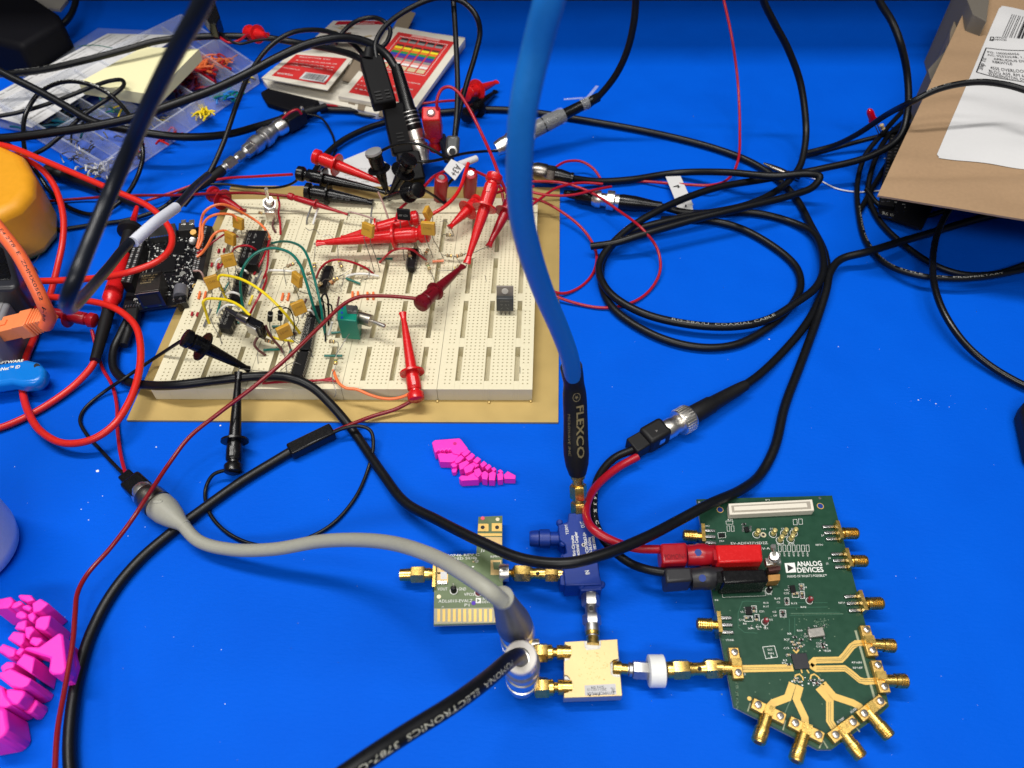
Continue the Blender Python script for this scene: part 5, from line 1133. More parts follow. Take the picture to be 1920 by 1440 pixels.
# ------------------------------------------------------------------ small green board
se = thing('evaluation_board', 'small olive green board shaped like a key with gold edge fingers, behind the grey cable', 'circuit board')
ZS = .75
def S(x, y, d=0.0): return P(x, y, ZS + d)
so = [(897, 969), (942, 967), (942, 1050), (944, 1168), (813, 1172), (815, 1050), (818, 1044), (893, 1038)]
MB().prism([S(*p) for p in so], ZS - .07, pcbl).build('board_top', se)
MB().prism([S(*p) - Vector((0, 0, .071)) for p in so], ZS - .16, pcbe).build('board_edge', se)
t = MB()
def SQ(L, m, d=.012): MB().add([S(x, y, d) for x, y in L], [tuple(range(len(L)))[::-1]], m, False).build('gold_pad', se)
SQ([(897, 982), (916, 982), (916, 996), (896, 996)], trace); SQ([(922, 981), (941, 981), (941, 996), (922, 996)], trace)
for k in (0, 1): SQ([(896, 1000 + 7 * k), (941, 1000 + 7 * k), (941, 1005 + 7 * k), (896, 1005 + 7 * k)], trace if k == 0 else mat('faded_gold', (.60, .42, .18), .4, .4))
SQ([(896, 1012), (941, 1012), (941, 1024), (894, 1024)], mat('faded_gold', (.60, .42, .18), .4, .4))
SQ([(819, 1055), (840, 1055), (840, 1092), (819, 1096)], mat('faded_gold', (.60, .42, .18), .4, .4)); SQ([(826, 1072), (838, 1072), (838, 1086), (826, 1086)], paper, .02)
SQ([(920, 1050), (940, 1050), (940, 1078), (920, 1078)], mat('faded_gold', (.60, .42, .18), .4, .4)); SQ([(924, 1054), (938, 1054), (938, 1068), (926, 1068)], pcbl, .02)
SQ([(820, 1073), (875, 1073), (875, 1076), (820, 1076)], mat('teal_mask', (.02, .16, .13), .3))
t.add([S(814, 1141, .010), S(944, 1139, .010), S(944, 1167, .010), S(814, 1170, .010)], [(0, 3, 2, 1)], mat('bare_laminate', (.42, .40, .30), .5), False)
for k in range(13):
    x = 820 + k * 9.75; MB().add([S(x, 1142, .016), S(x + 5.2, 1142, .016), S(x + 5.2, 1165, .016), S(x, 1166, .016)], [(3, 2, 1, 0)], trace, False).build('contact_finger', se)
t.build('gold_pads', se)
t = MB()
for s, x0, y0, x1, y1, h in (('00746 REV C', 838, 1044, 899, 1042, .13), ('RED SIDE', 852, 1050, 891, 1048, .13), ('J2', 901, 1034, 909, 1034, .14), ('RFIN', 920, 1046, 937, 1045, .12), ('C1', 884, 1088, 890, 1088, .12), ('C4', 880, 1095, 892, 1095, .13), ('C3', 880, 1102, 892, 1102, .13), ('VOUT', 820, 1107, 839, 1107, .15), ('GND', 860, 1107, 874, 1107, .15), ('VPOS', 870, 1117, 889, 1117, .15), ('ADL6010-EVALZ', 822, 1130, 886, 1129, .15), ('P1', 871, 1137, 880, 1137, .14), ('R2', 889, 1046, 893, 1056, .12), ('C2', 893, 1054, 897, 1054, .11), ('#1', 828, 1139, 832, 1139, .08), ('#10', 930, 1135, 936, 1135, .08)):
    t.text(s, S(x0, y0, .013), S(x1, y1, .013), ink, h=h)
t.text('ANALOG', S(904, 1125, .013), S(930, 1124.5, .013), ink, h=.12); t.text('DEVICES', S(904, 1131, .013), S(930, 1130, .013), ink, h=.12)
t.add([S(892, 1121, .013), S(902, 1121, .013), S(902, 1131, .013), S(892, 1131, .013)], [(0, 3, 2, 1)], ink, False)
t.add([S(894.5, 1122.5, .019), S(900, 1126, .019), S(894.5, 1129.5, .019)], [(0, 1, 2)], pcbl, False)
for x, y, m_ in ((905, 972, mat('pink_sticker', (.80, .10, .16), .5)), (888, 1131, mat('violet_dot', (.08, .02, .45), .5)), (933, 974, mat('pad', (.70, .62, .42), .4, .4)), (823, 1119, mat('pad', (.70, .62, .42), .4, .4)), (932, 1115, mat('pad', (.70, .62, .42), .4, .4))):
    c = S(x, y, .0); t.lathe(c, c + Vector((0, 0, .02)), [(0, .10), (1, .10)], m_, 14)
for x, y in ((905, 989), (932, 989)): c = S(x, y, 0); t.lathe(c, c + Vector((0, 0, .02)), [(0, .10), (1, .10)], inkb, 14)
rr = random.Random(4)
for k in range(8): c = S(rr.uniform(885, 897), rr.uniform(1048, 1100), .02); t.box(c, Vector((.05, 0, 0)), Vector((0, .03, 0)), Vector((0, 0, .03)), rr.choice([solder, resb, ink]))
t.build('silkscreen', se)
for x, y, m_ in ((851, 1108, blackp), (897, 1112, mat('dark_red_test_point', (.22, .02, .03), .35))):
    c = S(x, y, 0); MB().lathe(c, c + Vector((0, 0, .02)), [(0, .19), (1, .19)], ink, 18).lathe(c, c + Vector((0, 0, .38)), [(0, .15), (.85, .14), (1, .10)], m_, 16).lathe(c, c + Vector((.0, .06, .62)), [(.5, .05), (1, .03)], silver, 8).build('test_point', se)
g = MB(); g.q([(812, 1054), (817, 1054), (816, 1100), (810, 1100)], ZS + .3, ZS - .3, gold); g.q([(820, 1056), (838, 1056), (838, 1062), (820, 1062)], ZS + .1, ZS, solder); g.q([(820, 1089), (838, 1089), (838, 1095), (820, 1095)], ZS + .1, ZS, solder); g.build('edge_connector', se)
g = MB(); g.lathe(S(936, 1074, 0), S(954, 1074, 0), [(0, .38), (.2, .42), (1, .42)], silver, 22); g.build('edge_connector', se)
sma((815, 1076, .75), (750, 1078, .75), [(0, .22), (.15, .30), (.3, .30), (.31, .2), (.45, .32), (1, .28)], gold, 'gold connector sticking out of the left side of the small olive board', nuts=[(.28, .68, .42)])
sma((948, 1074, .75), (1054, 1076, .85), [(0, .24), (.1, .16), (.16, .38), (.22, .30), (.45, .30), (.50, .24), (.62, .28), (.70, .28), (.95, .30), (1, .30)], gold, 'row of gold hexagon adapters between the small olive board and the blue coupler', nuts=[(.16, .44, .42), (.70, .93, .40)], hole=.57)

# ------------------------------------------------------------------ blue coupler
o = thing('directional_coupler', 'dark blue painted coupler block with white lettering and four ports', 'coupler')
ZC = 1.45
def Cq(L, z0=.25, z1=ZC, name='body_block', bev=.05):
    MB().q(L, z1, z0, coup).build(name, o, bevel=bev)
Cq([(1066, 962), (1101, 960), (1112, 985), (1125, 1080), (1130, 1096), (1060, 1098), (1054, 1040), (1062, 1036), (1060, 1020), (1049, 1012), (1046, 984), (1064, 978)], name='body')
Cq([(1050, 1062), (1062, 1060), (1064, 1098), (1050, 1096)], .3, ZC - .35, 'port_block')
for x, y in ((1049, 982), (1052, 1004), (1055, 1022), (1056, 1047), (1090, 1101), (1128, 1098)):
    c = P(x, y, ZC - .3); MB().lathe(c, c + Vector((0, 0, .22)), [(0, .16), (.7, .16), (1, .1)], coup, 14).build('screw', o)
Cq([(1087, 1094), (1128, 1092), (1129, 1106), (1088, 1108)], .3, ZC - .15, 'port_block')
MB().lathe(P(1048, 1010, .95), P(993, 1010, .95), [(0, .34), (.3, .34), (.32, .46), (.66, .46), (.68, .36), (.7, .42), (.95, .38), (1, .34)], coup, 20).build('termination', o)
MB().lathe(P(1108, 1088, .85), P(1108, 1110, .85), [(0, .34), (1, .32)], coup, 20).build('port', o)
t = MB(); zc = ZC + .012
def CT(s, x0, y0, x1, y1, h, bold=False): t.text(s, P(x0, y0, zc), P(x1, y1, zc), ink, h=h, bold=bold)
CT('TERM', 1067, 1002, 1064, 984, .15); CT('OUT', 1097, 989, 1094, 977, .19); CT('IN', 1106, 1076, 1104, 1069, .2, True)
CT('Mini-Circuits', 1080, 1046, 1075, 1004, .14, True); CT('Directional Coupler', 1088, 1050, 1082, 997, .16, True)
CT('ZCDC20-18263-S+', 1106, 1050, 1098, 998, .15, True); CT('18-26.5GHz', 1111, 1040, 1107, 1007, .13, True); CT('SN 1831002', 1120, 1042, 1114, 1005, .13, True)
t.build('lettering', o)
c = P(1094, 1022, zc); MB().lathe(c, c + Vector((0, 0, .03)), [(0, .10), (1, .09)], silver, 14).lathe(c, c + Vector((0, 0, .035)), [(0, .05), (1, .05)], inkb, 10).build('face_screw', o)
sma((1106, 1103, .85), (1112, 1206, .85), [(0, .36), (.13, .36), (.14, .30), (.30, .30), (.32, .22), (.36, .28), (.50, .28), (.52, .30), (.70, .34), (.80, .34), (.81, .28), (1, .30)], steel, 'grey steel hexagon adapters joining the blue coupler to the gold square', nuts=[(.12, .34, .42), (.50, .68, .42)], hole=.42,
    extra=lambda o_, a, b: MB().lathe(a.lerp(b, .80), b, [(0, .32), (.3, .32), (.5, .22), (.6, .30), (1, .30)], gold, 18).build('gold_end', o_))

# ------------------------------------------------------------------ gold square module
o = thing('hybrid_module', 'flat gold plated square module with a silver printed label and four ports', 'coupler')
ZG = 1.15
go = [(1060, 1204), (1095, 1202), (1096, 1213), (1100, 1219), (1124, 1217), (1127, 1211), (1127, 1201), (1157, 1199), (1159, 1235), (1150, 1237), (1144, 1243), (1145, 1264), (1151, 1269), (1163, 1270), (1166, 1304), (1058, 1308), (1058, 1300), (1066, 1298), (1070, 1290), (1069, 1272), (1064, 1266), (1058, 1265), (1058, 1240), (1068, 1236), (1071, 1228), (1069, 1212), (1060, 1208)]
MB().prism([P(x, y, ZG) for x, y in go], ZG - .12, mat('gold_cover', (.70, .53, .26), .45, .3, bump=.2)).build('cover', o)
big = [(1058, 1203), (1158, 1198), (1167, 1305), (1057, 1309)]
MB().prism([P(x, y, ZG - .13) for x, y in big], .45, mat('solder_frame', (.45, .45, .43), .4, .7, bump=.5, bscale=12)).build('case', o, bevel=.03)
lb = MB().q([(1096, 1285), (1154, 1282), (1156, 1302), (1097, 1304)], ZG + .02, ZG, labelm).build('label', o)
t = MB(); zt = ZG + .026
for s, x0, y0, x1, y1, h in (('EV1HMC8191LC4', 1151, 1296, 1101, 1298, .14), ('20211102115', 1137, 1290, 1101, 1291, .11), ('TRL', 1153, 1289, 1145, 1289.5, .2), ('S/N 04', 1132, 1286, 1108, 1287, .09), ('Rev B', 1124, 1300, 1103, 1301, .09)): t.text(s, P(x0, y0, zt), P(x1, y1, zt), inkb, h=h)
t.build('lettering', o)
t = MB(); rr = random.Random(3)
for k in range(60): c = P(rr.uniform(1085, 1140), rr.uniform(1222, 1275), ZG + .004); t.prism([c + Vector((math.cos(a) * .02, math.sin(a) * .02, .002)) for a in (0, 1.2, 2.5, 3.8, 5)], ZG + .001, mat('tarnish', (.55, .36, .12), .5, .4))
t.build('pinholes', o)
sma((1060, 1223, .85), (1000, 1224, .85), [(0, .30), (.1, .32), (.26, .32), (.27, .20), (.38, .22), (.42, .34), (.55, .34), (1, .34)], gold, 'gold connector on the upper left port of the gold square', nuts=[(.55, .98, .42)])
sma((1062, 1288, .85), (1002, 1290, .85), [(0, .30), (.1, .32), (.26, .32), (.27, .20), (.38, .22), (.42, .34), (.55, .34), (1, .34)], gold, 'gold connector on the lower left port of the gold square', nuts=[(.55, .98, .42)])
for i, (x0, x1, y) in enumerate(((1070, 1054, 1223), (1072, 1054, 1288))): MB().lathe(P(x0, y, 1.0), P(x1, y, 1.0), [(0, .28), (1, .28)], gold, 16).build('port_barrel', o)
MB().lathe(P(1112, 1210, 1.0), P(1112, 1196, .95), [(0, .28), (1, .28)], gold, 16).build('port_barrel', o)
sma((1148, 1252, .95), (1222, 1258, .9), [(0, .26), (.02, .30), (.2, .30), (.21, .22), (.4, .22), (.42, .30), (.5, .30)], steel, 'short steel hexagon adapter between the gold square and the white nylon disc', nuts=[(.52, .92, .40)],
    extra=lambda o_, a, b: MB().lathe(a, b, [(0, .28), (.02, .31), (.22, .31), (.23, .23), (.38, .23)], gold, 18).build('gold_end', o_))
o = thing('nylon_nut', 'white nylon disc on the connector chain left of the big green board', 'nut')
MB().lathe(P(1215, 1258, .9), P(1246, 1258, .9), [(0, .60), (.06, .68), (.94, .68), (1, .60)], nylon, 28).build('disc', o)
sma((1246, 1256, .95), (1372, 1252, .98), [(0, .14), (.04, .34), (.08, .36), (.40, .30), (.44, .27), (.55, .27), (.58, .30), (.86, .34), (.90, .28), (1, .26)], gold, 'row of gold hexagon adapters between the nylon disc and the big green board', nuts=[(.12, .36, .43), (.60, .84, .43)], hole=.50)

# ------------------------------------------------------------------ black single board computer
bk_ = thing('computer_board', 'black single board computer with network jack and pin headers beside the breadboard', 'circuit board')
ZB = .95
def K(x, y, d=0.0): return P(x, y, ZB + d)
MB().prism([K(*p) for p in [(228, 586), (232, 570), (262, 452), (276, 440), (380, 424), (396, 430), (366, 556), (352, 568)]], ZB - .16, pcbk).build('board', bk_)
def kb(L, h, m, name, z0=0, par=None, bev=.02): return MB().q(L, ZB + h, ZB + z0, m).build(name, par or bk_, bevel=bev)
kb([(226, 528), (246, 530), (272, 448), (254, 446)], .85, blackm, 'pin_header')
kb([(358, 508), (380, 512), (398, 424), (377, 420)], .85, blackm, 'pin_header')
for (x0, y0, x1, y1) in ((230, 526, 257, 449), (240, 528, 267, 449), (362, 508, 381, 425), (368, 509, 386, 426)):
    mb = MB()
    for k in range(23):
        c = P(x0 + (x1 - x0) * k / 22, y0 + (y1 - y0) * k / 22, ZB + .86); mb.box(c, Vector((.065, 0, 0)), Vector((0, .05, 0)), Vector((0, 0, .012)), mat('pin_grey', (.36, .36, .36), .5, .2) if k % 3 else silver)
    mb.build('pin_row', bk_)
ej = kb([(262, 512), (303, 508), (298, 543), (253, 549)], 1.35, mat('jack_shield', (.075, .07, .065), .38, .9), 'network_jack')
d_ = MB().q([(250, 552), (297, 546), (302, 574), (262, 580)], ZB + .7, ZB, blackm)
fr = MB()
a, b = P(253, 549, ZB + 1.35), P(298, 543, ZB + 1.35); a.z -= .05; b.z -= .05; a0, b0 = Vector((a.x, a.y, ZB + .05)), Vector((b.x, b.y, ZB + .05)); off = Vector((0, -.05, 0))
fr.add([a + off, b + off, b0 + off, a0 + off], [(0, 3, 2, 1)], mat('jack_face', (.02, .03, .09), .4, .5), False)
ins = [a.lerp(b, .12).lerp(a0.lerp(b0, .12), .14), a.lerp(b, .88).lerp(a0.lerp(b0, .88), .14), a.lerp(b, .88).lerp(a0.lerp(b0, .88), .8), a.lerp(b, .12).lerp(a0.lerp(b0, .12), .8)]
fr.add([p + off * 2 for p in ins], [(0, 3, 2, 1)], inkb, False); fr.ribbon([a + off * 2 + Vector((0, 0, .02)), b + off * 2 + Vector((0, 0, .02))], .06, silver)
for t_ in (.2, .8): c = a0.lerp(b0, t_) + Vector((0, 0, .14)) + off * 3; fr.add([c + Vector((-.09, 0, 0)), c + Vector((.09, 0, 0)), c + Vector((.09, 0, .06)), c + Vector((-.09, 0, .06))], [(0, 1, 2, 3)], mat('dim_green', (.04, .12, .04), .4), False)
fr.build('jack_opening', ej)
t = MB()
for k, s in enumerate(('LINK-PP', 'LPJ0011BBNL', '1224  V2.0', 'China')): t.text(s, P(266 - k * 1, 519 + k * 4.5, ZB + 1.36), P(295 - k * 4, 516 + k * 4.5, ZB + 1.36), mat('tan_ink', (.35, .26, .13), .5), h=.13)
t.build('lettering', ej)
dj = kb([(322, 546), (346, 543), (350, 566), (330, 570)], .7, blackp, 'power_jack')
MB().lathe(P(338, 558, ZB + .55), P(340, 540, ZB + .55), [(0, .42), (1, .42)], mat('grey_jack', (.11, .11, .13), .4), 20).build('jack_barrel', dj)
c = P(340, 561, ZB + .55); v = Vector((.1, -1, .3)).normalized(); MB().lathe(c, c + v * .2, [(0, .16), (1, .15)], silver, 14).build('jack_pin', dj)
kb([(292, 484), (331, 480), (327, 508), (285, 511)], .09, chipm, 'chip'); kb([(310, 455), (348, 452), (345, 476), (306, 480)], .09, chipm, 'chip'); kb([(335, 418), (362, 415), (362, 430), (334, 433)], .7, mat('dark_socket', (.03, .03, .03), .4), 'usb_socket')
for x in (345, 360): kb([(x - 6, 412), (x + 4, 411), (x + 3, 420), (x - 6, 421)], .75, silver, 'socket_tab', .6)
kb([(279, 425), (328, 418), (330, 440), (280, 447)], .5, mat('dark_socket', (.03, .03, .03), .4), 'header_socket')
t = MB()
for k in range(9): c = P(284 + k * 5, 446 - k * .8, ZB + .52); t.box(c, Vector((.05, 0, 0)), Vector((0, .03, 0)), Vector((0, 0, .03)), mat('blue_pin', (.03, .08, .35), .4))
t.build('socket_pins', bk_)
MB().lathe(P(362, 435, ZB + .9), P(370, 444, ZB + .3), [(0, .2), (.4, .2), (1, .05)], mustard, 14).build('tantalum_capacitor', bk_)
MB().lathe(P(362, 452, ZB), P(362, 452, ZB + .5), [(0, .26), (.95, .26), (1, .2)], steel, 20).build('can_capacitor', bk_)
MB().lathe(P(366, 537, ZB), P(366, 537, ZB + .02), [(0, .17), (1, .17)], trace, 18).lathe(P(366, 537, ZB), P(366, 537, ZB + .03), [(0, .11), (1, .11)], inkb, 14).build('mounting_hole', bk_)
t = MB(); rr = random.Random(21)
for k in range(620):
    u, v_ = rr.random(), rr.random()
    x = 246 + u * 128 + (1 - v_) * 0 + v_ * 26 * (1 - u) - 0; y = 572 - v_ * 125 - u * 12
    c = P(x, y, ZB + .02)
    if 252 < x < 305 and 500 < y < 560: continue
    s1, s2 = rr.choice([(.05, .03), (.03, .05), (.09, .02), (.03, .03), (.02, .09)]); t.box(c, Vector((s1, 0, 0)), Vector((0, s2, 0)), Vector((0, 0, rr.uniform(.01, .06))), rr.choice([ink, solder, chipm, ink, solder, silver]))
for L in ([(296, 486), (284, 512)], [(305, 482), (348, 474)], [(262, 545), (275, 470)], [(268, 545), (281, 470)], [(300, 476), (345, 471)]): t.ribbon([P(x, y, ZB + .012) for x, y in L], .05, inkd)
for k in range(6): t.box(P(236 + k * 5, 575 - k * .6, ZB + .03), Vector((.04, 0, 0)), Vector((0, .10, 0)), Vector((0, 0, .03)), solder)
for s, x0, y0, x1, y1 in (('P9', 270, 500, 276, 480), ('S1', 322, 540, 330, 539), ('R94', 330, 520, 342, 518), ('U7', 355, 500, 362, 499), ('L10', 300, 452, 310, 450)): t.text(s, P(x0, y0, ZB + .014), P(x1, y1, ZB + .014), ink, h=.14)
for k in range(9): t.lathe(P(343, 514, ZB), P(343, 514, ZB + .02), [(0, .2), (1, .2)], inkd, 8) if k == 0 else None
t.build('surface_parts', bk_)
o = thing('usb_plug', 'black usb plug entering the near corner of the black board', 'plug')
a, b = P(252, 578, .75), P(240, 632, .6); d = (b - a).normalized(); u = Vector((-d.y, d.x, 0))
MB().box(a.lerp(b, .32), d * .55, u * .42, Vector((0, 0, .32)), blackm).build('grip', o, bevel=.12)
MB().lathe(a.lerp(b, .62), P(232, 648, .6), [(0, .32), (.3, .30), (.35, .26), (1, .24)], blackm, 16).build('strain_relief', o)
# ------------------------------------------------------------------ parts plugged into the breadboard
def cap(cx, cy, zc, legs, yaw, label, s=.78, tilt=.35):
    o = thing('film_capacitor', label, 'capacitor', 'ochre capacitors on the breadboard')
    c = P(cx, cy, zc); u = Vector((math.cos(yaw), math.sin(yaw), 0)); n = Vector((-math.sin(yaw), math.cos(yaw), 0)); w_ = (Vector((0, 0, 1)) * math.cos(tilt) + n * math.sin(tilt)); n2 = u.cross(w_)
    MB().box(c, u * s / 2, w_ * s / 2, n2 * .14, capm).build('body', o, bevel=.03)
    MB().text('104K', c - n2 * -.145 - u * .25 - w_ * .0, c - n2 * -.145 + u * .25, mat('amber_ink', (.30, .15, .02), .5), h=.16, n=n2).build('lettering', o)
    for k, (lx, ly) in enumerate(legs):
        st = c - w_ * s / 2 + u * (.24 if k else -.24); en = bp(lx, ly, -.02)
        MB().tube([st, st - w_ * .25, st.lerp(en, .6), en], .026, lead, 6, 4).build('leg', o)
cap(447, 418, 2.3, [(452, 432), (478, 436)], -.5, 'ochre capacitor at the top of the left row, nearest the orange wires')
cap(432, 447, 2.5, [(434, 485), (475, 495)], -.55, 'ochre capacitor second from the top in the left row')
cap(429, 488, 2.7, [(432, 545), (438, 540)], .35, 'ochre capacitor third from the top in the left row, with faint lettering')
cap(398, 529, 2.8, [(393, 585), (444, 562)], .5, 'ochre capacitor leaning over the left edge by the gold board')
cap(557, 524, 2.8, [(562, 565), (590, 560)], -.75, 'ochre capacitor in the middle, in front of the green wire arcs')
cap(560, 577, 2.9, [(554, 626), (590, 600)], .6, 'ochre capacitor beside the top of the long chip column')
cap(533, 622, 2.9, [(528, 655), (586, 668)], .65, 'ochre capacitor closest to the front of the breadboard', tilt=.2)
cap(690, 431, 4.3, [(702, 511), (713, 511)], -.55, 'ochre capacitor standing high on long legs in front of the level red clip', s=.8)
cap(802, 400, 4.0, [(802, 440), (806, 440)], 1.35, 'ochre capacitor seen edge on, behind the other near the black transistor', s=.7)
cap(803, 428, 4.2, [(812, 484), (831, 484)], -.15, 'ochre capacitor on long legs right of the level red clip', s=.85, tilt=.1)
RG2 = 'small striped resistors on the breadboard'
def resistor(p0, p1, ends, bands, label, r=.105):
    """p0, p1: body ends; ends: where each lead goes"""
    o = thing('resistor', label, 'resistor', RG2); a, b = P(*p0), P(*p1)
    MB().lathe(a, b, [(0, r * .5), (.04, r), (.24, r * 1.12), (.32, r * .86), (.68, r * .86), (.76, r * 1.12), (.96, r), (1, r * .5)], resb, 14).build('body', o)
    for k, (f_, key) in enumerate(zip((.16, .36, .50, .64, .84), bands)):
        m_ = gold if key == 'gold' else redt if key == 'red' else colband[key]; rr_ = r * (1.16 if k in (0, 4) else .92)
        MB().lathe(a.lerp(b, f_ - .04), a.lerp(b, f_ + .04), [(0, rr_), (1, rr_)], m_, 14).build('band', o)
    for st, en in zip((a, b), ends):
        if en:
            dd = (st - (b if st is a else a)).normalized(); MB().tube([st - dd * .02, st + dd * .16] + pts(en), .022, lead, 6, 4).build('lead', o)
Z0 = ZT
resistor((484, 398, 1.6), (492, 400, 1.5), (None, None), ['brownp', 'black', 'orangep', 'black', 'gold'], 'resistor at the back left near the toggle switch')
resistor((537, 500, 1.7), (552, 494, 1.7), ([(532, 502, 1.7), (534, 520, 1.4), (537, 535, 1.1)], [(558, 495, 1.6), (566, 497, 1.2)]), ['brownp', 'black', 'red', 'black', 'gold'], 'resistor over the end of the long white jumper at the left')
resistor((574, 514, 1.5), (584, 512, 1.5), (None, [(590, 515, 1.2)]), ['brownp', 'black', 'brownp', 'black', 'gold'], 'resistor just right of the ochre capacitor in the middle')
resistor((589, 493, 1.5), (590, 503, 1.35), ([(590, 478, 2.0), (591, 462, 2.4)], [(590, 507, 1.1)]), ['yellowp', 'violet', 'black', 'brownp', 'gold'], 'upright resistor directly under the tip of the large red clip')
resistor((636, 489, 1.6), (641, 502, 1.4), ([(634, 475, 1.9), (632, 455, 2.3)], [(642, 506, 1.1)]), ['yellowp', 'violet', 'black', 'brownp', 'gold'], 'upright resistor hanging below the large red clip body')
resistor((674, 503, 1.6), (687, 502, 1.6), (None, [(692, 512, 1.6), (690, 522, 1.5), (675, 526, 1.2)]), ['brownp', 'black', 'black', 'orangep', 'gold'], 'resistor on the red arc wire beside the second white jumper')
resistor((598, 536, 1.7), (602, 531, 2.0), ([(596, 542, 1.1)], [(608, 524, 2.1), (618, 524, 1.6)]), ['brownp', 'black', 'orangep', 'black', 'gold'], 'resistor leaning on the left side of the small middle chip')
resistor((618, 531, 1.8), (628, 522, 1.9), ([(616, 538, 1.1)], [(640, 516, 2.1), (662, 503, 2.3)]), ['orangep', 'orangep', 'brownp', 'black', 'gold'], 'upper resistor of the crossed pair right of the small middle chip')
resistor((620, 533, 1.6), (634, 521, 1.7), ([(622, 545, 1.1)], [(645, 516, 1.6), (640, 540, 1.1)]), ['red', 'orangep', 'tan', 'brownp', 'gold'], 'lower resistor of the crossed pair right of the small middle chip')
resistor((766, 472, 1.9), (770, 482, 1.8), (None, [(776, 492, 1.4), (778, 503, 1.1)]), ['brownp', 'black', 'red', 'black', 'gold'], 'resistor on the left edge of the chip under the red clip')
resistor((797, 477, 1.7), (803, 467, 1.8), ([(795, 480, 1.4)], None), ['brownp', 'orangep', 'tan', 'black', 'gold'], 'tiny resistor between the legs of the two right hand ochre capacitors')
resistor((836, 440, 1.6), (846, 441, 1.6), ([(830, 444, 1.2)], [(849, 436, 1.9), (842, 424, 2.1), (838, 416, 2.3), (832, 414, 2.4), (825, 416, 2.4)]), ['black', 'black', 'tan', 'greyp', 'gold'], 'resistor held by the half hidden red clip')
resistor((837, 479, 1.6), (848, 480, 1.6), ([(830, 477, 1.3)], [(856, 484, 1.7), (862, 492, 1.7), (866, 496, 1.8)]), ['brownp', 'black', 'black', 'brownp', 'gold'], 'resistor left of the pair at the upright clip tip')
resistor((855, 481, 1.6), (868, 477, 1.6), ([(850, 485, 1.2)], [(890, 473, 1.9), (905, 466, 2.0), (915, 464, 2.1)]), ['orangep', 'black', 'tan', 'black', 'black'], 'resistor just left of the upright clip tip')
resistor((853, 504, 1.6), (861, 498, 1.8), ([(846, 507, 1.4), (822, 508, 1.3)], None), ['yellowp', 'violet', 'tan', 'greyp', 'gold'], 'resistor touching the tip of the maroon clip')
resistor((800, 493, 1.6), (806, 506, 1.5), ([(798, 488, 1.8)], [(812, 520, 1.9), (816, 532, 1.4)]), ['brownp', 'black', 'greenp', 'tan', 'gold'], 'slanted resistor above the maroon clip')
resistor((497, 637, 1.7), (514, 643, 1.7), (None, None), ['brownp', 'black', 'orangep', 'greyp', 'gold'], 'resistor beside the brown wires near the front')
resistor((617, 640, 1.6), (628, 641, 1.6), (None, [(634, 650, 1.6), (632, 660, 1.6), (629, 668, 1.6)]), ['brownp', 'black', 'tan', 'black', 'gold'], 'resistor right in front of the green switch')
resistor((630, 671, 1.8), (629, 684, 1.7), ([(640, 650, 2.2), (648, 636, 2.4), (655, 626, 2.4)], [(623, 700, 1.6), (624, 715, 1.6), (630, 735, 1.4), (627, 745, 1.2)]), ['tan', 'greenp', 'black', 'yellowp', 'gold'], 'upright resistor on the short green jumper near the front seam')
def dip(px, zt, n, label, text=None, notch=True, grp='black chips on the breadboard', legm=lead):
    o = thing('chip', label, 'chip', grp)
    MB().q(px, zt, ZT + .12, chipm).build('body', o, bevel=.03)
    c = [P(x, y, zt - .15) for x, y in px]; mb = MB()
    for a, b in ((c[3], c[0]), (c[2], c[1])):
        side = (a - c[1] if a is c[3] else a - c[3]); 
        for k in range(n):
            p = a.lerp(b, (k + .5) / n); s_ = Vector((-1, 0, 0)) if a is c[3] else Vector((1, 0, 0))
            mb.box(p + s_ * .06 + Vector((0, 0, -.12)), Vector((.04, 0, 0)), Vector((0, .05, 0)), Vector((0, 0, .2)), legm)
    mb.build('pins', o)
    if text:
        t = MB()
        for k, s in enumerate(text):
            p = c[3].lerp(c[2], .30 + .32 * k).lerp(c[0].lerp(c[1], .30 + .32 * k), .12) + Vector((0, 0, .157)); q_ = c[3].lerp(c[2], .30 + .32 * k).lerp(c[0].lerp(c[1], .30 + .32 * k), .85) + Vector((0, 0, .157))
            t.text(s, p, q_, mat('faint_ink', (.16, .16, .15), .5), h=.17)
        t.build('lettering', o)
    return o
dip([(466, 431), (499, 432), (481, 496), (446, 494)], 2.0, 12, 'widest black chip, at the upper left of the breadboard', ['Z80 CTC', '8419'])
dip([(449, 508), (468, 511), (460, 533), (440, 531)], 1.65, 4, 'black chip under the upper end of the yellow arcs', None)
dip([(441, 534), (461, 536), (452, 566), (430, 564)], 1.65, 6, 'black chip between the two yellow arcs', None)
dip([(421, 578), (446, 584), (430, 618), (410, 613)], 1.75, 4, 'short black chip with bright pins at the left end of the column', ['OP27GP', '0845'])
dip([(610, 497), (623, 498), (609, 541), (597, 538)], 1.75, 7, 'narrow black chip under the middle red arc wire', None)
dip([(769, 464), (783, 466), (776, 502), (763, 500)], 1.7, 7, 'black chip below the right end of the level red clip', None)
dip([(580, 588), (592, 590), (580, 655), (562, 655)], 1.75, 14, 'long black chip with white lettering in the centre column', ['AD7524JN', 'HC4060N'])
dip([(561, 658), (578, 659), (565, 706), (546, 705)], 1.75, 10, 'long plain black chip at the front end of the centre column', None)
dip([(588, 572), (604, 572), (598, 590), (582, 588)], 1.7, 4, 'black chip hidden under the green wires above the long chip', None)
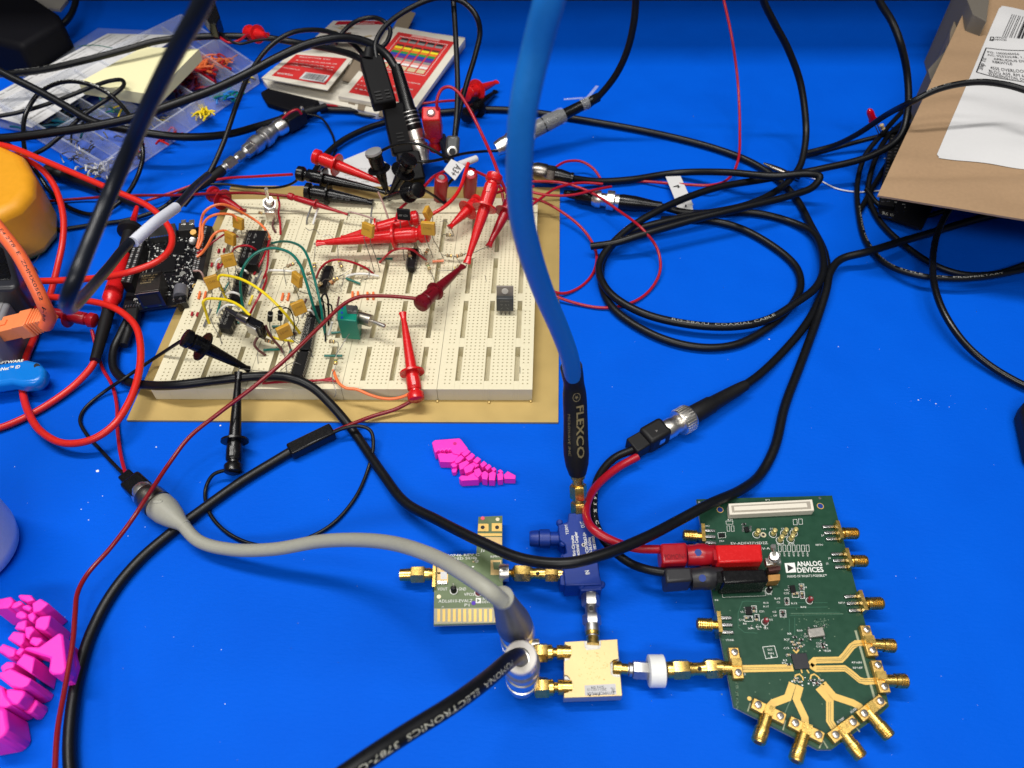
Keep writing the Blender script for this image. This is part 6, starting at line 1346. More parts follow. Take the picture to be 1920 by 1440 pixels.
# transistor on legs
o = thing('transistor', 'square black transistor standing on long bent legs over the red clip', 'transistor')
c = P(757, 402, 4.4); MB().box(c, Vector((.40, -.05, 0)), Vector((0, .12, .33)), Vector((0, .12, -.06)), chipm).build('body', o, bevel=.04)
MB().text('IRF 620', c + Vector((-.28, -.19, .0)), c + Vector((.26, -.24, .0)), mat('faint_ink', (.16, .16, .15), .5), h=.14, n=Vector((0, -1, .4)).normalized()).build('lettering', o)
for a, b in (((750, 414, 4.0), (758, 488, 1.15)), ((766, 414, 4.0), (786, 474, 1.15))):
    m_ = P(*a).lerp(P(*b), .55); MB().tube([P(*a), P(*a).lerp(m_, .5), m_, P(*b)], .03, lead, 6, 4).build('leg', o)
# voltage regulator
o = thing('transistor', 'upright power transistor with a metal tab, alone at the right of the breadboard', 'transistor')
yl = P(947, 588, ZT); f = Vector((0, -1, 0)); u = Vector((1, -.02, 0)); zz_ = Vector((0, .18, 1)).normalized(); nn = Vector((0, -1, .18)).normalized()
MB().box(yl + zz_ * .78 , u * .51, zz_ * .46, nn * .22, mat('charcoal_epoxy', (.040, .043, .046), .35)).build('body', o, bevel=.05)
tb = MB().box(yl + zz_ * 1.5 - nn * .12, u * .50, zz_ * .40, nn * .06, mat('dull_tab', (.26, .23, .20), .4, .3)).build('tab', o, bevel=.02)
c = yl + zz_ * 1.58 - nn * .05; MB().lathe(c, c + nn * .02, [(0, .20), (1, .19)], mat('pale_hole', (.60, .57, .50), .5), 18).build('tab_hole', o)
for k in (-1, 0, 1): MB().box(yl + u * .25 * k + zz_ * .1, u * .05, zz_ * .28, nn * .03, lead).build('leg', o)
t = MB()
for k, s in enumerate(('IOR 540N', '9 51', '/ \\')): t.text(s, yl + zz_ * (1.0 - .26 * k) - u * .28 + nn * .23, yl + zz_ * (1.0 - .26 * k) + u * .24 + nn * .23, mat('faint_ink', (.16, .16, .15), .5), h=.12, n=nn)
t.build('lettering', o)
# green toggle switch
o = thing('toggle_switch', 'green bodied toggle switch lying on its side with a long chrome lever', 'switch')
sw = [(641, 568), (671, 572), (669, 597), (643, 594)]
MB().q([(634, 571), (671, 574), (668, 602), (632, 599)], 3.0, 1.4, swg).build('body', o, bevel=.05)
MB().q([(648, 571), (670, 573), (669, 588), (651, 587)], 3.05, 2.9, mat('dark_label', (.06, .06, .06), .4)).build('label', o, bevel=.02)
MB().text('MTS  2A', P(652, 584, 3.06), P(668, 585, 3.06), inkd, h=.14).build('lettering', o)
a = P(672, 596, 2.4)
MB().lathe(P(670, 594, 2.4), P(697, 602, 2.4), [(0, .44), (.12, .44), (.14, .34), (.3, .36), (.97, .36), (1, .3)], mat('worn_nickel', (.42, .39, .34), .35, 1), 22).build('bushing', o)
MB().lathe(P(695, 601, 2.45), P(723, 613, 2.5), [(0, .09), (.8, .14), (.95, .14), (1, .07)], silver, 14).build('lever', o)
for k in range(6): x, y = 640 - (k % 2) * 2, 574 + k * 4.6; MB().q([(x - 9, y), (x, y), (x, y + 2), (x - 9, y + 2)], 2.9 - .05 * k, 2.75 - .05 * k, steel).build('terminal', o)
for k in range(3): MB().q([(639, 575 + k * 9), (643, 575 + k * 9), (643, 579 + k * 9), (639, 579 + k * 9)], 3.02, 2.9, mat('blue_seal', (.01, .05, .4), .4)).build('seal', o)
# upright silver toggle
o = thing('toggle_switch', 'upright silver toggle switch with red and brown wires at the back of the breadboard', 'switch')
MB().q([(494, 385), (516, 385), (515, 398), (496, 398)], 2.2, 1.4, silver).build('base', o, bevel=.04)
MB().q([(498, 396), (513, 396), (512, 403), (499, 403)], 1.6, 1.2, brown).build('terminal_block', o)
MB().lathe(P(505, 384, 2.2), P(505, 374, 2.9), [(0, .34), (.4, .34), (.5, .24), (1, .22)], silver, 16).lathe(P(505, 383, 2.3), P(505, 381, 2.45), [(0, .46), (1, .46)], steel, 6).build('bushing', o)
MB().lathe(P(503, 373, 2.9), P(499, 354, 3.8), [(0, .09), (.8, .12), (1, .12)], silver, 12).build('lever', o)
# silver/black switch at left
o = thing('toggle_switch', 'small black and steel toggle switch lying tilted over the short chip', 'switch')
MB().lathe(P(424, 578, 3.0), P(450, 594, 3.0), [(0, .1), (.5, .14), (1, .14)], mat('dark_lever', (.04, .04, .05), .3, .6), 14).build('lever', o)
MB().lathe(P(447, 592, 3.0), P(468, 602, 3.0), [(0, .2), (.1, .30), (.9, .32), (1, .3)], darksteel, 18).build('bushing', o)
MB().q([(470, 592), (494, 604), (488, 616), (464, 604)], 3.2, 2.2, blackp).build('body', o, bevel=.05)
MB().q([(462, 602), (482, 612), (479, 618), (459, 608)], 3.0, 2.3, steel).build('side_plate', o, bevel=.03)
# diodes
for x, y, lab in ((507, 593, 'left black diode standing between two bent leads'), (526, 591, 'right black diode standing between two bent leads')):
    o = thing('diode', lab, 'diode', 'black diodes on the breadboard')
    MB().lathe(P(x, y - 7, 2.6), P(x - 1, y + 8, 2.0), [(0, .15), (1, .15)], chipm, 14).lathe(P(x, y - 5, 2.55), P(x, y - 3.5, 2.45), [(0, .155), (1, .155)], inkd, 14).build('body', o)
    MB().tube(pts([(x, y - 6, 2.6), (x + 4, y - 14, 3.1), (x + 18, y - 18, 3.5), (x + 34, y - 14, 3.3), (x + 44, y + 6, 2.6), (x + 42, y + 40, 1.2)] if x < 510 else [(x, y - 6, 2.6), (x + 4, y - 12, 2.9), (x + 16, y - 12, 3.0), (x + 24, y + 4, 2.4), (x + 26, y + 45, 1.2)]), .03, blackc, 6, 5).build('lead', o)
    MB().tube(pts([(x - 1, y + 7, 2.0), (x - 1, y + 20, 1.7), (x + 3, y + 36, 1.4), (x + 22, y + 66, 1.2)] if x < 510 else [(x, y + 7, 2.0), (x + 1, y + 22, 1.2)]), .03, lead, 6, 5).build('lead', o)
# jumpers ----------------------------------------------------------
def jump(m, L, lab, d=.15, grp='jumper wires on the breadboard', nm='jumper_wire'):
    cable(nm, lab, m, d, L, 'jumper wire', grp, seg=8, n=6)
z1 = ZT
for m, L, lab, *d in (
    (yellow, [(424, 559, z1), (416, 542, 2.0), (409, 524, 2.9), (412, 517, 3.1), (426, 517, 3.3), (458, 526, 3.7), (497, 551, 3.7), (530, 583, 3.0), (562, 624, 1.2)], 'longest yellow wire arcing from the left capacitors to the long chip', .17),
    (yellow, [(392, 606, z1), (386, 585, 2.0), (381, 566, 2.8), (387, 561, 2.9), (403, 560, 3.1), (426, 563, 3.3), (450, 574, 3.4), (469, 592, 3.2)], 'yellow wire arcing from the left edge to the tilted switch', .17),
    (yellow, [(488, 613, 2.9), (496, 622, 2.4), (508, 631, 2.0), (528, 637, 1.7), (550, 640, 1.2)], 'short yellow wire leaving the tilted switch toward the long chip', .15),
    (green, [(510, 456, 1.3), (525, 453, 1.9), (545, 454, 2.7), (566, 464, 3.4), (577, 482, 3.7), (586, 510, 3.7), (594, 540, 3.4), (602, 575, 2.8), (606, 605, 2.0), (610, 628, 1.2)], 'outer green wire arching from the wide chip down to the green switch', .16),
    (green, [(458, 588, z1), (453, 560, 1.9), (451, 530, 2.9), (456, 503, 3.8), (474, 479, 4.3), (498, 467, 4.4), (520, 466, 4.4), (545, 475, 4.3), (563, 497, 4.1), (573, 525, 3.7), (582, 555, 3.1), (591, 585, 2.2), (600, 606, 1.2)], 'inner green wire making the tallest arch over the chips', .17),
    (orange, [(369, 465, 1.9), (374, 445, 2.2), (377, 415, 2.8), (384, 397, 3.4), (400, 386, 3.6), (416, 383, 3.6), (434, 388, 3.2), (455, 399, 2.6), (480, 414, 1.9), (495, 427, 1.6), (506, 446, 1.2)], 'longest orange wire from the black board header to the wide chip', .17),
    (orange, [(371, 467, 1.9), (379, 448, 2.2), (380, 425, 2.7), (388, 411, 3.1), (402, 403, 3.3), (420, 401, 3.2), (438, 404, 2.8), (447, 414, 2.5)], 'orange wire running just inside the longest orange one', .17),
    (orange, [(369, 482, 1.9), (378, 475, 2.0), (388, 462, 2.4), (400, 441, 2.9), (410, 434, 3.0), (424, 433, 2.8), (434, 440, 2.6)], 'lower orange wire from the header to the second capacitor', .17),
    (redt, [(370, 475, 1.8), (385, 466, 2.0), (402, 452, 2.3), (420, 440, 2.4), (434, 436, 2.2), (446, 444, 1.4)], 'dark red wire beside the lower orange wire', .13),
    (pinkw, [(363, 508, 1.9), (374, 508, 1.9), (380, 515, 1.8), (384, 530, 1.3)], 'pale brown wire from the header corner to the leaning capacitor', .12),
    (redt, [(433, 478, z1), (440, 466, 2.0), (452, 461, 2.4), (466, 461, 2.4), (478, 467, 2.1), (487, 477, 1.4)], 'crimson wire crossing over the wide chip', .14),
    (redt, [(507, 448, 1.4), (500, 468, 1.9), (492, 487, 1.9), (476, 515, 1.2)], 'upper crimson wire along the right side of the wide chip', .14),
    (redt, [(504, 452, 1.4), (503, 480, 1.9), (500, 506, 1.9), (491, 530, 1.2)], 'middle crimson wire dropping past the wide chip', .14),
    (redt, [(499, 513, 1.3), (499, 528, 1.9), (490, 548, 2.0), (478, 570, 1.8), (469, 588, 1.3)], 'lower crimson wire leading to the tilted switch', .14),
    (redt, [(593, 521, z1), (600, 505, 1.9), (613, 492, 2.4), (630, 487, 2.6), (650, 489, 2.5), (672, 496, 2.1), (688, 504, 1.7), (700, 513, 1.2)], 'crimson arc wire over the narrow middle chip', .15),
    (redt, [(712, 492, z1), (722, 482, 1.8), (736, 470, 2.3), (756, 466, 2.5), (774, 469, 2.3), (786, 478, 1.8), (799, 488, 1.2)], 'crimson arc wire below the level red clip', .15),
    (redt, [(521, 370, 1.9), (524, 385, 1.9), (522, 398, 1.7), (525, 415, 1.5), (526, 440, 1.2)], 'crimson wire dropping from the upright toggle switch', .15),
    (brown, [(513, 402, 1.4), (513, 413, 1.5), (511, 424, 1.4), (517, 436, 1.2)], 'brown wire dropping from the upright toggle switch', .15),
    (greyw, [(585, 385, 2.0), (580, 398, 1.7), (576, 410, 1.5), (575, 420, 1.2)], 'dark grey wire at the back seam of the breadboard', .12),
    (white, [(597, 390, 1.8), (592, 403, 1.6), (587, 420, 1.2)], 'clear white wire at the back seam of the breadboard', .13),
    (pinkw, [(655, 397, 2.2), (675, 402, 2.1), (700, 410, 2.0), (718, 415, 1.9)], 'pale brown wire stub lying toward the red clips', .12),
    (pinkw, [(709, 360, 3.2), (716, 376, 2.9), (723, 395, 2.6), (730, 415, 2.4)], 'pale brown wire standing behind the level red clip', .12),
    (lead, [(653, 397, 2.1), (653, 402, 2.0), (650, 412, 1.4)], 'bare wire end caught by the slim red clip', .05),
    (greyw, [(698, 388, 1.9), (696, 402, 1.5), (695, 418, 1.2)], 'dark grey wire stub behind the high capacitor', .12),
    (whitew, [(503, 507, 1.5), (520, 507, 1.45), (540, 508, 1.45), (555, 510, 1.3)], 'long white jumper ending at the middle capacitor', .15),
    (whitew, [(650, 518, 1.4), (665, 514, 1.5), (690, 514, 1.5), (710, 518, 1.3)], 'white jumper in the middle of the breadboard', .15),
    (green, [(649, 522, 1.3), (675, 532, 1.3)], 'green jumper slanting below the white middle jumper', .15),
    (green, [(706, 485, 1.3), (736, 485, 1.3)], 'straight green jumper beside the legs of the high capacitor', .13),
    (green, [(510, 612, 1.3), (529, 612, 1.3)], 'short green jumper in front of the diodes', .14),
    (green, [(494, 656, 1.3), (525, 655, 1.3)], 'green jumper left of the long plain chip', .14),
    (green, [(608, 667, 1.35), (642, 667, 1.35)], 'green jumper near the front seam under the upright resistor', .14),
    (green, [(621, 624, 1.3), (655, 622, 1.3)], 'green jumper in front of the green switch', .14),
    (green, [(407, 588, 1.3), (414, 563, 1.5)], 'green jumper left of the short chip', .14),
    (green, [(420, 545, 1.3), (430, 528, 1.5)], 'green jumper left of the black chip column', .13),
    (green, [(446, 606, 1.3), (452, 596, 1.4)], 'tiny green jumper by the tilted switch', .13),
    (green, [(539, 672, 1.3), (546, 655, 1.5)], 'green jumper leaning beside the nearest capacitor', .13),
    (greyw, [(382, 612, 1.3), (396, 580, 1.5)], 'grey jumper near the left edge of the breadboard', .13),
    (greyw, [(466, 552, 1.3), (474, 536, 1.4), (480, 520, 1.5)], 'grey jumper left of the lower crimson wire', .13),
    (greyw, [(478, 532, 1.3), (490, 508, 1.5)], 'grey jumper right of the black chip column', .13),
    (greyw, [(484, 548, 1.3), (494, 524, 1.5)], 'grey jumper touching the lower crimson wire', .13),
    (greyw, [(412, 560, 1.3), (420, 540, 1.4)], 'dark jumper under the longest yellow wire', .12),
    (yellow, [(467, 571, 1.3), (474, 554, 1.5)], 'tiny yellow jumper between crimson wires', .16),
    (whitew, [(407, 508, 1.3), (404, 498, 1.8), (408, 487, 2.1), (418, 483, 2.1)], 'white wire curving behind the third capacitor', .13),
    (whitew, [(443, 507, 1.6), (452, 504, 2.1), (461, 508, 2.1), (466, 514, 1.5)], 'small white arc over the top of the chip column', .13),
    (whitew, [(424, 552, 1.9), (436, 548, 2.3), (448, 552, 2.2), (454, 562, 1.6), (460, 578, 1.2)], 'white arc over the middle of the chip column', .14),
    (whitew, [(408, 592, 1.3), (414, 580, 1.9), (426, 572, 2.2), (440, 573, 2.2), (448, 580, 1.6)], 'white arc over the short chip', .14),
    (whitew, [(566, 596, 1.6), (572, 585, 2.1), (582, 582, 2.2), (590, 590, 1.8)], 'white arc over the top of the long lettered chip', .14),
    (whitew, [(623, 604, 2.0), (620, 615, 1.6), (616, 628, 1.2)], 'white wire stub left of the green switch', .13),
    (redt, [(405, 506, 1.3), (413, 500, 1.7), (420, 492, 1.7)], 'short red wire behind the third capacitor', .15),
    (brown, [(490, 614, 2.8), (492, 624, 2.4), (482, 634, 2.1), (477, 646, 1.9), (484, 656, 1.6), (498, 666, 1.2)], 'brown wire hooking down from the tilted switch', .15),
    (brown, [(498, 610, 2.9), (503, 622, 2.5), (512, 636, 2.0), (524, 650, 1.6), (532, 662, 1.3)], 'second brown wire from the tilted switch', .15),
    (brown, [(544, 627, 1.3), (556, 625, 1.3)], 'short brown wire beside the nearest capacitor', .14),
    (brown, [(540, 640, 1.8), (545, 655, 1.5), (549, 670, 1.2)], 'brown wire dropping past the nearest capacitor', .12),
    (brown, [(567, 575, 1.3), (575, 560, 1.6)], 'dark brown jumper behind the capacitor at the chip column', .14),
    (brown, [(632, 576, 1.5), (636, 556, 1.9)], 'dark brown jumper above the green switch', .13),
    (blackc, [(600, 598, 1.4), (600, 575, 2.3), (604, 556, 2.8), (609, 550, 2.9), (614, 558, 2.7), (616, 580, 2.0), (616, 610, 1.2)], 'black wire hoop between the green wires and the green switch', .12),
    (blackc, [(604, 560, 2.4), (608, 580, 1.9), (610, 610, 1.5), (610, 640, 1.2)], 'black wire dropping inside the black hoop', .10),
    (blackc, [(614, 570, 2.4), (621, 573, 2.6), (623, 585, 2.2), (620, 600, 1.3)], 'small black wire hoop left of the green switch', .10),
    (orange, [(625, 694, 1.5), (629, 706, 1.5), (637, 720, 1.5), (650, 728, 1.5), (668, 730, 1.5), (690, 739, 1.4), (712, 746, 1.2), (735, 748, 1.1), (758, 743, 1.2), (772, 735, 1.4)], 'long coral wire along the front edge of the breadboard', .17),
    (redt, [(490, 716, 1.3), (520, 706, 1.4), (545, 706, 1.5), (570, 713, 1.4), (600, 713, 1.35), (622, 709, 1.3)], 'upper crimson wire of the pair along the front edge', .13),
    (redt, [(492, 719, 1.3), (530, 716, 1.3), (570, 716, 1.35), (605, 713, 1.35), (632, 715, 1.3)], 'lower crimson wire of the pair along the front edge', .13),
    (mat('coral_wire', (.85, .25, .12), .4), [(811, 490, 1.35), (832, 489, 1.35)], 'flat coral jumper right of the chip', .16),
    (lead, [(573, 427, 2.3), (580, 432, 2.3), (590, 430, 2.2), (600, 440, 1.9)], 'fine bare wire by the tip of the large red clip', .04),
    (lead, [(605, 443, 2.2), (618, 441, 2.2), (625, 447, 2.1)], 'fine bent bare wire above the large red clip nozzle', .04),
    (lead, [(395, 596, 1.8), (400, 610, 1.6), (412, 632, 1.3), (416, 645, 1.2)], 'bare lead bending past the short chip', .045),
    (lead, [(548, 634, 1.9), (562, 642, 1.8), (577, 652, 1.6), (587, 670, 1.2)], 'bare lead slanting across the long chip', .045),
    (lead, [(530, 655, 2.0), (535, 675, 1.6), (538, 703, 1.2)], 'bare lead dropping to the front from the nearest capacitor', .045),
    (lead, [(525, 696, 1.2), (540, 684, 1.7), (553, 680, 1.9), (566, 685, 1.7), (574, 695, 1.2)], 'thin bare wire hoop over the plain chip', .035),
    (lead, [(484, 682, 1.2), (483, 665, 1.5), (485, 650, 1.7), (489, 640, 1.6)], 'thin bare wire left of the green jumper', .035),
    (lead, [(575, 522, 1.2), (590, 535, 1.8), (600, 552, 2.0)], 'bare lead running behind the green arcs', .04),
    (lead, [(580, 534, 1.3), (592, 548, 1.7), (602, 560, 2.0), (614, 572, 1.5)], 'bare lead crossing between the green arcs', .04),
    (lead, [(622, 545, 1.2), (632, 548, 1.5), (640, 545, 1.3), (636, 532, 1.6)], 'tangled bare lead right of the middle chip', .035),
    (lead, [(770, 455, 2.0), (785, 465, 2.2), (794, 480, 1.8)], 'bare lead above the chip under the red clip', .04),
    (lead, [(870, 488, 1.8), (880, 487, 1.6), (890, 484, 1.4)], 'bare wire end at the upright clip tip', .035),
    (lead, [(777, 505, 1.3), (786, 502, 1.6), (789, 490, 1.7), (780, 478, 1.6)], 'bare wire curl beside the chip under the red clip', .035),
    (lead, [(410, 657, 2.3), (437, 680, 2.1), (450, 690, 2.0)], 'fine bare wire under the left black clip', .035),
    (lead, [(447, 692, 2.0), (460, 692, 1.8), (480, 695, 1.5), (520, 697, 1.3)], 'bare wire held by both black clips at the front', .04),
    (lead, [(912, 528, 1.16), (911, 522, 1.17), (909, 516, 1.18)], 'loose wire clipping lying on the right strip', .03),
    (blackc, [(975, 700, 1.17), (975, 688, 1.17)], 'tiny black clipping lying on the right rail', .03)):
    jump(m, L, lab, *d)
def stub(m, x, y, lab, dx=3, dy=14, g='tiny orange bridge jumpers'):
    cable('jumper_wire', lab, m, .15, [(x, y, 1.24), (x + dx, y - dy, 1.30)], 'jumper wire', g, seg=8)
og = 'short orange bridge jumpers'
for x, y, lab in ((528, 563, 'left orange bridge jumper of the pair behind the diodes'), (539, 563, 'right orange bridge jumper of the pair behind the diodes'), (372, 560, 'left orange bridge jumper by the black board'), (383, 560, 'right orange bridge jumper by the black board')): stub(orange, x, y, lab, 3, 13, og)
for x, y, lab in ((661, 560, 'first orange bridge jumper above the green switch'), (671, 560, 'second orange bridge jumper above the green switch'), (689, 561, 'third orange bridge jumper right of the green switch'), (700, 561, 'fourth orange bridge jumper right of the green switch')): stub(orange, x, y, lab, 0, 13, og)
rg = 'tiny red bridge jumpers at the left of the breadboard'
for x, y, lab in ((409, 474, 'left red bridge jumper above the third capacitor'), (419, 473, 'right red bridge jumper above the third capacitor'), (396, 500, 'left red bridge jumper by the white curved wire'), (408, 501, 'right red bridge jumper by the white curved wire'), (359, 592, 'left red bridge jumper nearest the front edge'), (369, 593, 'right red bridge jumper nearest the front edge')): stub(redt, x, y, lab, 2, 7, rg)

# ------------------------------------------------------------------ pink toys
def toy(label, pieces, z0=0.0):
    o = thing('jointed_toy', label, 'toy', 'pink jointed dinosaur toys')
    for name, px, zt, zb, *bev in pieces: MB().q(px, zt, zb, pink).build(name, o, bevel=bev[0] if bev else .04, seg=2)
    return o
def z3(L, ox=680, oy=560, s=3.79): return [(ox + x / s, oy + y / s) for x, y in L]
sm = toy('small pink jointed dinosaur lying on the open mat below the breadboard', [
    ('head', z3([(492, 1022), (512, 1004), (688, 990), (700, 1000), (748, 1062), (740, 1085), (700, 1092), (690, 1108), (640, 1098), (628, 1078), (620, 1068), (610, 1082), (596, 1066), (580, 1084), (568, 1070), (552, 1084), (540, 1072), (528, 1086), (512, 1092)]), .72, .02),
    ('jaw', z3([(530, 1102), (556, 1094), (600, 1098), (660, 1088), (690, 1104), (660, 1150), (634, 1160), (548, 1158)]), .62, .02),
    ('segment', z3([(700, 1100), (745, 1068), (768, 1085), (748, 1105), (722, 1120)]), .72, .02, .03),
    ('segment', z3([(730, 1128), (775, 1093), (800, 1112), (775, 1140), (750, 1150)]), .72, .02, .03),
    ('segment', z3([(668, 1128), (700, 1108), (722, 1128), (690, 1160), (660, 1170), (652, 1150)]), .68, .02, .03),
    ('rib', z3([(682, 1172), (740, 1145), (760, 1165), (712, 1208), (690, 1215)]), .70, .02, .03),
    ('rib', z3([(715, 1200), (770, 1168), (800, 1185), (775, 1225), (730, 1240)]), .66, .02, .03),
    ('arm', z3([(622, 1175), (655, 1160), (680, 1165), (668, 1190), (640, 1196)]), .55, .02, .03),
    ('arm', z3([(630, 1215), (655, 1200), (672, 1206), (665, 1232), (640, 1235)]), .35, .02, .03),
    ('segment', z3([(782, 1150), (815, 1120), (842, 1140), (812, 1170)]), .72, .02, .03),
    ('segment', z3([(770, 1168), (800, 1158), (830, 1180), (800, 1200)]), .60, .02, .03),
    ('segment', z3([(832, 1175), (862, 1150), (886, 1172), (850, 1200)]), .70, .02, .03),
    ('segment', z3([(868, 1195), (898, 1172), (918, 1192), (885, 1218)]), .66, .02, .03),
    ('hip', z3([(790, 1215), (830, 1200), (850, 1240), (820, 1270), (795, 1250)]), .70, .02, .03),
    ('leg', z3([(682, 1272), (700, 1252), (745, 1255), (800, 1226), (828, 1285), (700, 1292)]), .62, .02, .05),
    ('segment', z3([(838, 1240), (870, 1220), (895, 1240), (886, 1285), (850, 1280)]), .62, .02, .03),
    ('segment', z3([(895, 1240), (925, 1222), (948, 1235), (940, 1290), (896, 1288)]), .60, .02, .03),
    ('segment', z3([(912, 1205), (935, 1195), (952, 1212), (930, 1228)]), .62, .02, .03),
    ('segment', z3([(955, 1245), (985, 1230), (1000, 1245), (998, 1285), (960, 1288)]), .54, .02, .03),
    ('segment', z3([(958, 1222), (980, 1210), (1000, 1228), (980, 1240)]), .55, .02, .03),
    ('tail_tip', z3([(1003, 1250), (1030, 1224), (1088, 1255), (1086, 1280), (1006, 1278)]), .50, .02, .03)])
for px, z_ in ((z3([(655, 1030)]), .725),):
    c = P(*px[0], z_); MB().lathe(c, c + Vector((0, 0, .012)), [(0, .095), (1, .095)], mat('pink_shadow', (.55, .004, .20), .6), 14).build('eye_hole', sm)
def z4(L): return [(x / 4, 1080 + y / 4) for x, y in L]
toy('large pink jointed dinosaur cut off by the lower left corner', [
    ('tail_tip', z4([(-60, 190), (0, 170), (80, 152), (102, 180), (85, 215), (60, 240), (-60, 250)]), 1.9, .02, .06),
    ('segment', z4([(132, 150), (150, 136), (232, 140), (256, 178), (200, 195), (150, 172)]), 1.9, .4, .06),
    ('segment', z4([(85, 205), (150, 180), (172, 205), (112, 240), (78, 238)]), 1.8, .02, .06),
    ('segment', z4([(120, 275), (160, 255), (200, 280), (195, 310), (150, 322), (112, 305)]), 1.8, .02, .06),
    ('segment', z4([(160, 225), (210, 210), (240, 235), (215, 262), (170, 245)]), 1.85, .02, .06),
    ('segment', z4([(238, 205), (300, 166), (365, 205), (300, 262), (245, 275)]), 2.0, .02, .06),
    ('segment', z4([(200, 290), (250, 265), (270, 300), (240, 345), (215, 330)]), 1.9, .02, .06),
    ('segment', z4([(265, 330), (300, 300), (382, 292), (362, 380), (330, 410), (258, 388)]), 2.0, .02, .06),
    ('segment', z4([(105, 395), (130, 345), (200, 325), (195, 370), (180, 405)]), 2.0, .02, .06),
    ('spine', z4([(180, 380), (240, 372), (262, 400), (225, 440), (212, 475), (188, 455)]), 1.95, .02, .06),
    ('segment', z4([(52, 470), (100, 412), (185, 425), (180, 490), (150, 525)]), 2.0, .02, .06),
    ('segment', z4([(215, 500), (240, 452), (305, 460), (320, 480), (270, 528)]), 2.0, .02, .06),
    ('thigh', z4([(170, 545), (210, 525), (290, 530), (445, 420), (470, 440), (498, 690), (465, 735), (390, 738), (360, 715), (372, 640), (375, 615), (330, 600), (250, 575)]), 2.1, 1.1, .08),
    ('foot', z4([(475, 520), (530, 495), (572, 660), (535, 800), (500, 780), (478, 700)]), 1.0, .02, .08),
    ('foot', z4([(445, 745), (500, 720), (525, 800), (470, 795)]), 1.0, .02, .06),
    ('segment', z4([(-30, 560), (20, 505), (120, 545), (105, 600), (60, 610), (20, 580)]), 2.0, .02, .06),
    ('spine', z4([(110, 575), (150, 530), (185, 545), (150, 590), (125, 592)]), 1.95, .02, .06),
    ('segment', z4([(115, 655), (180, 575), (262, 610), (236, 735)]), 2.1, .02, .06),
    ('spine', z4([(0, 680), (50, 640), (110, 645), (100, 690), (40, 700), (20, 735)]), 1.95, .02, .06),
    ('segment', z4([(-40, 735), (80, 690), (236, 770), (210, 820), (160, 840), (80, 830)]), 2.1, .02, .06),
    ('arm', z4([(40, 850), (90, 842), (180, 855), (188, 885), (130, 965), (85, 960), (45, 915)]), 1.9, 1.0, .08),
    ('arm', z4([(118, 968), (180, 905), (275, 925), (285, 955), (235, 1030), (200, 1030)]), 1.0, .02, .08),
    ('neck', z4([(-80, 780), (20, 830), (45, 900), (90, 965), (40, 985), (-80, 985)]), 1.95, .02, .08),
    ('head', z4([(-200, 970), (-40, 960), (20, 985), (40, 1000), (60, 1130), (50, 1175), (-10, 1225), (-200, 1260)]), 2.0, .02, .12)])

# ------------------------------------------------------------------ paper bag on the right
def bump(x, y):
    d1 = (y - (P(1700, 325, 6).y + (x - P(1700, 325, 6).x) * .06))
    r = -.45 * math.exp(-(d1 / .7) ** 2) * (1 / (1 + math.exp(-(33 - x) / 3)))
    r += .16 * math.sin(x * .5 + y * .23) + .11 * math.sin(y * .62 - x * .2 + 1) + .05 * math.sin(y * 1.7 + x * .35) + .04 * math.sin(x * 1.3 - y * .9)
    r += .14 * math.exp(-((x - 34) / 5) ** 2 - ((y - 44.5) / 1.0) ** 2) - .12 * math.exp(-((x - 36) / 6) ** 2 - ((y - 43.0) / .8) ** 2)
    return r
ZBG = 6.0
_bump = bump
def bump(x, y):
    a, b = P(1645, 367, 6), P(2150, 446, 6); d = (b - a).normalized(); e = abs((x - a.x) * -d.y + (y - a.y) * d.x)
    return _bump(x, y) * min(1, .12 + e / 2.5)
def BG(x, y, d=0.0):
    p = P(x, y, ZBG); return Vector((p.x, p.y, ZBG + bump(p.x, p.y) + d))
o = thing('paper_bag', 'brown kraft paper mailer with a white shipping label propped above the mat on the right', 'mailer')
cA, cB, cC, cD = P(1645, 367, ZBG), P(2150, 447, ZBG), P(2200, -60, ZBG), P(1846, -60, ZBG)
nx, ny = 60, 70; vs = []
for j in range(ny + 1):
    for i in range(nx + 1):
        u, v = i / nx, j / ny; p = (cA * (1 - u) + cB * u) * (1 - v) + (cD * (1 - u) + cC * u) * v; vs.append(Vector((p.x, p.y, ZBG + bump(p.x, p.y))))
nb = len(vs); vs += [Vector((p.x, p.y, p.z - .12 - .9 * min(1, 4 * min(i_ / nx, 1 - i_ / nx, j_ / ny, 1 - j_ / ny)))) for k_, p in enumerate(vs[:nb]) for i_, j_ in [(k_ % (nx + 1), k_ // (nx + 1))]]
fs = []
for j in range(ny):
    for i in range(nx):
        a = j * (nx + 1) + i; q_ = (a, a + 1, a + nx + 2, a + nx + 1); fs.append(q_); fs.append(tuple(nb + k for k in q_[::-1]))
for i in range(nx):
    fs.append((i, nb + i, nb + i + 1, i + 1)); a = ny * (nx + 1) + i; fs.append((a + 1, nb + a + 1, nb + a, a))
for j in range(ny):
    a = j * (nx + 1); b = a + nx + 1; fs.append((b, nb + b, nb + a, a)); a = a + nx; b = a + nx + 1; fs.append((a, nb + a, nb + b, b))
mb = MB(); mb.add(vs, fs, kraft, True); mb.build('envelope', o, sharp=60)
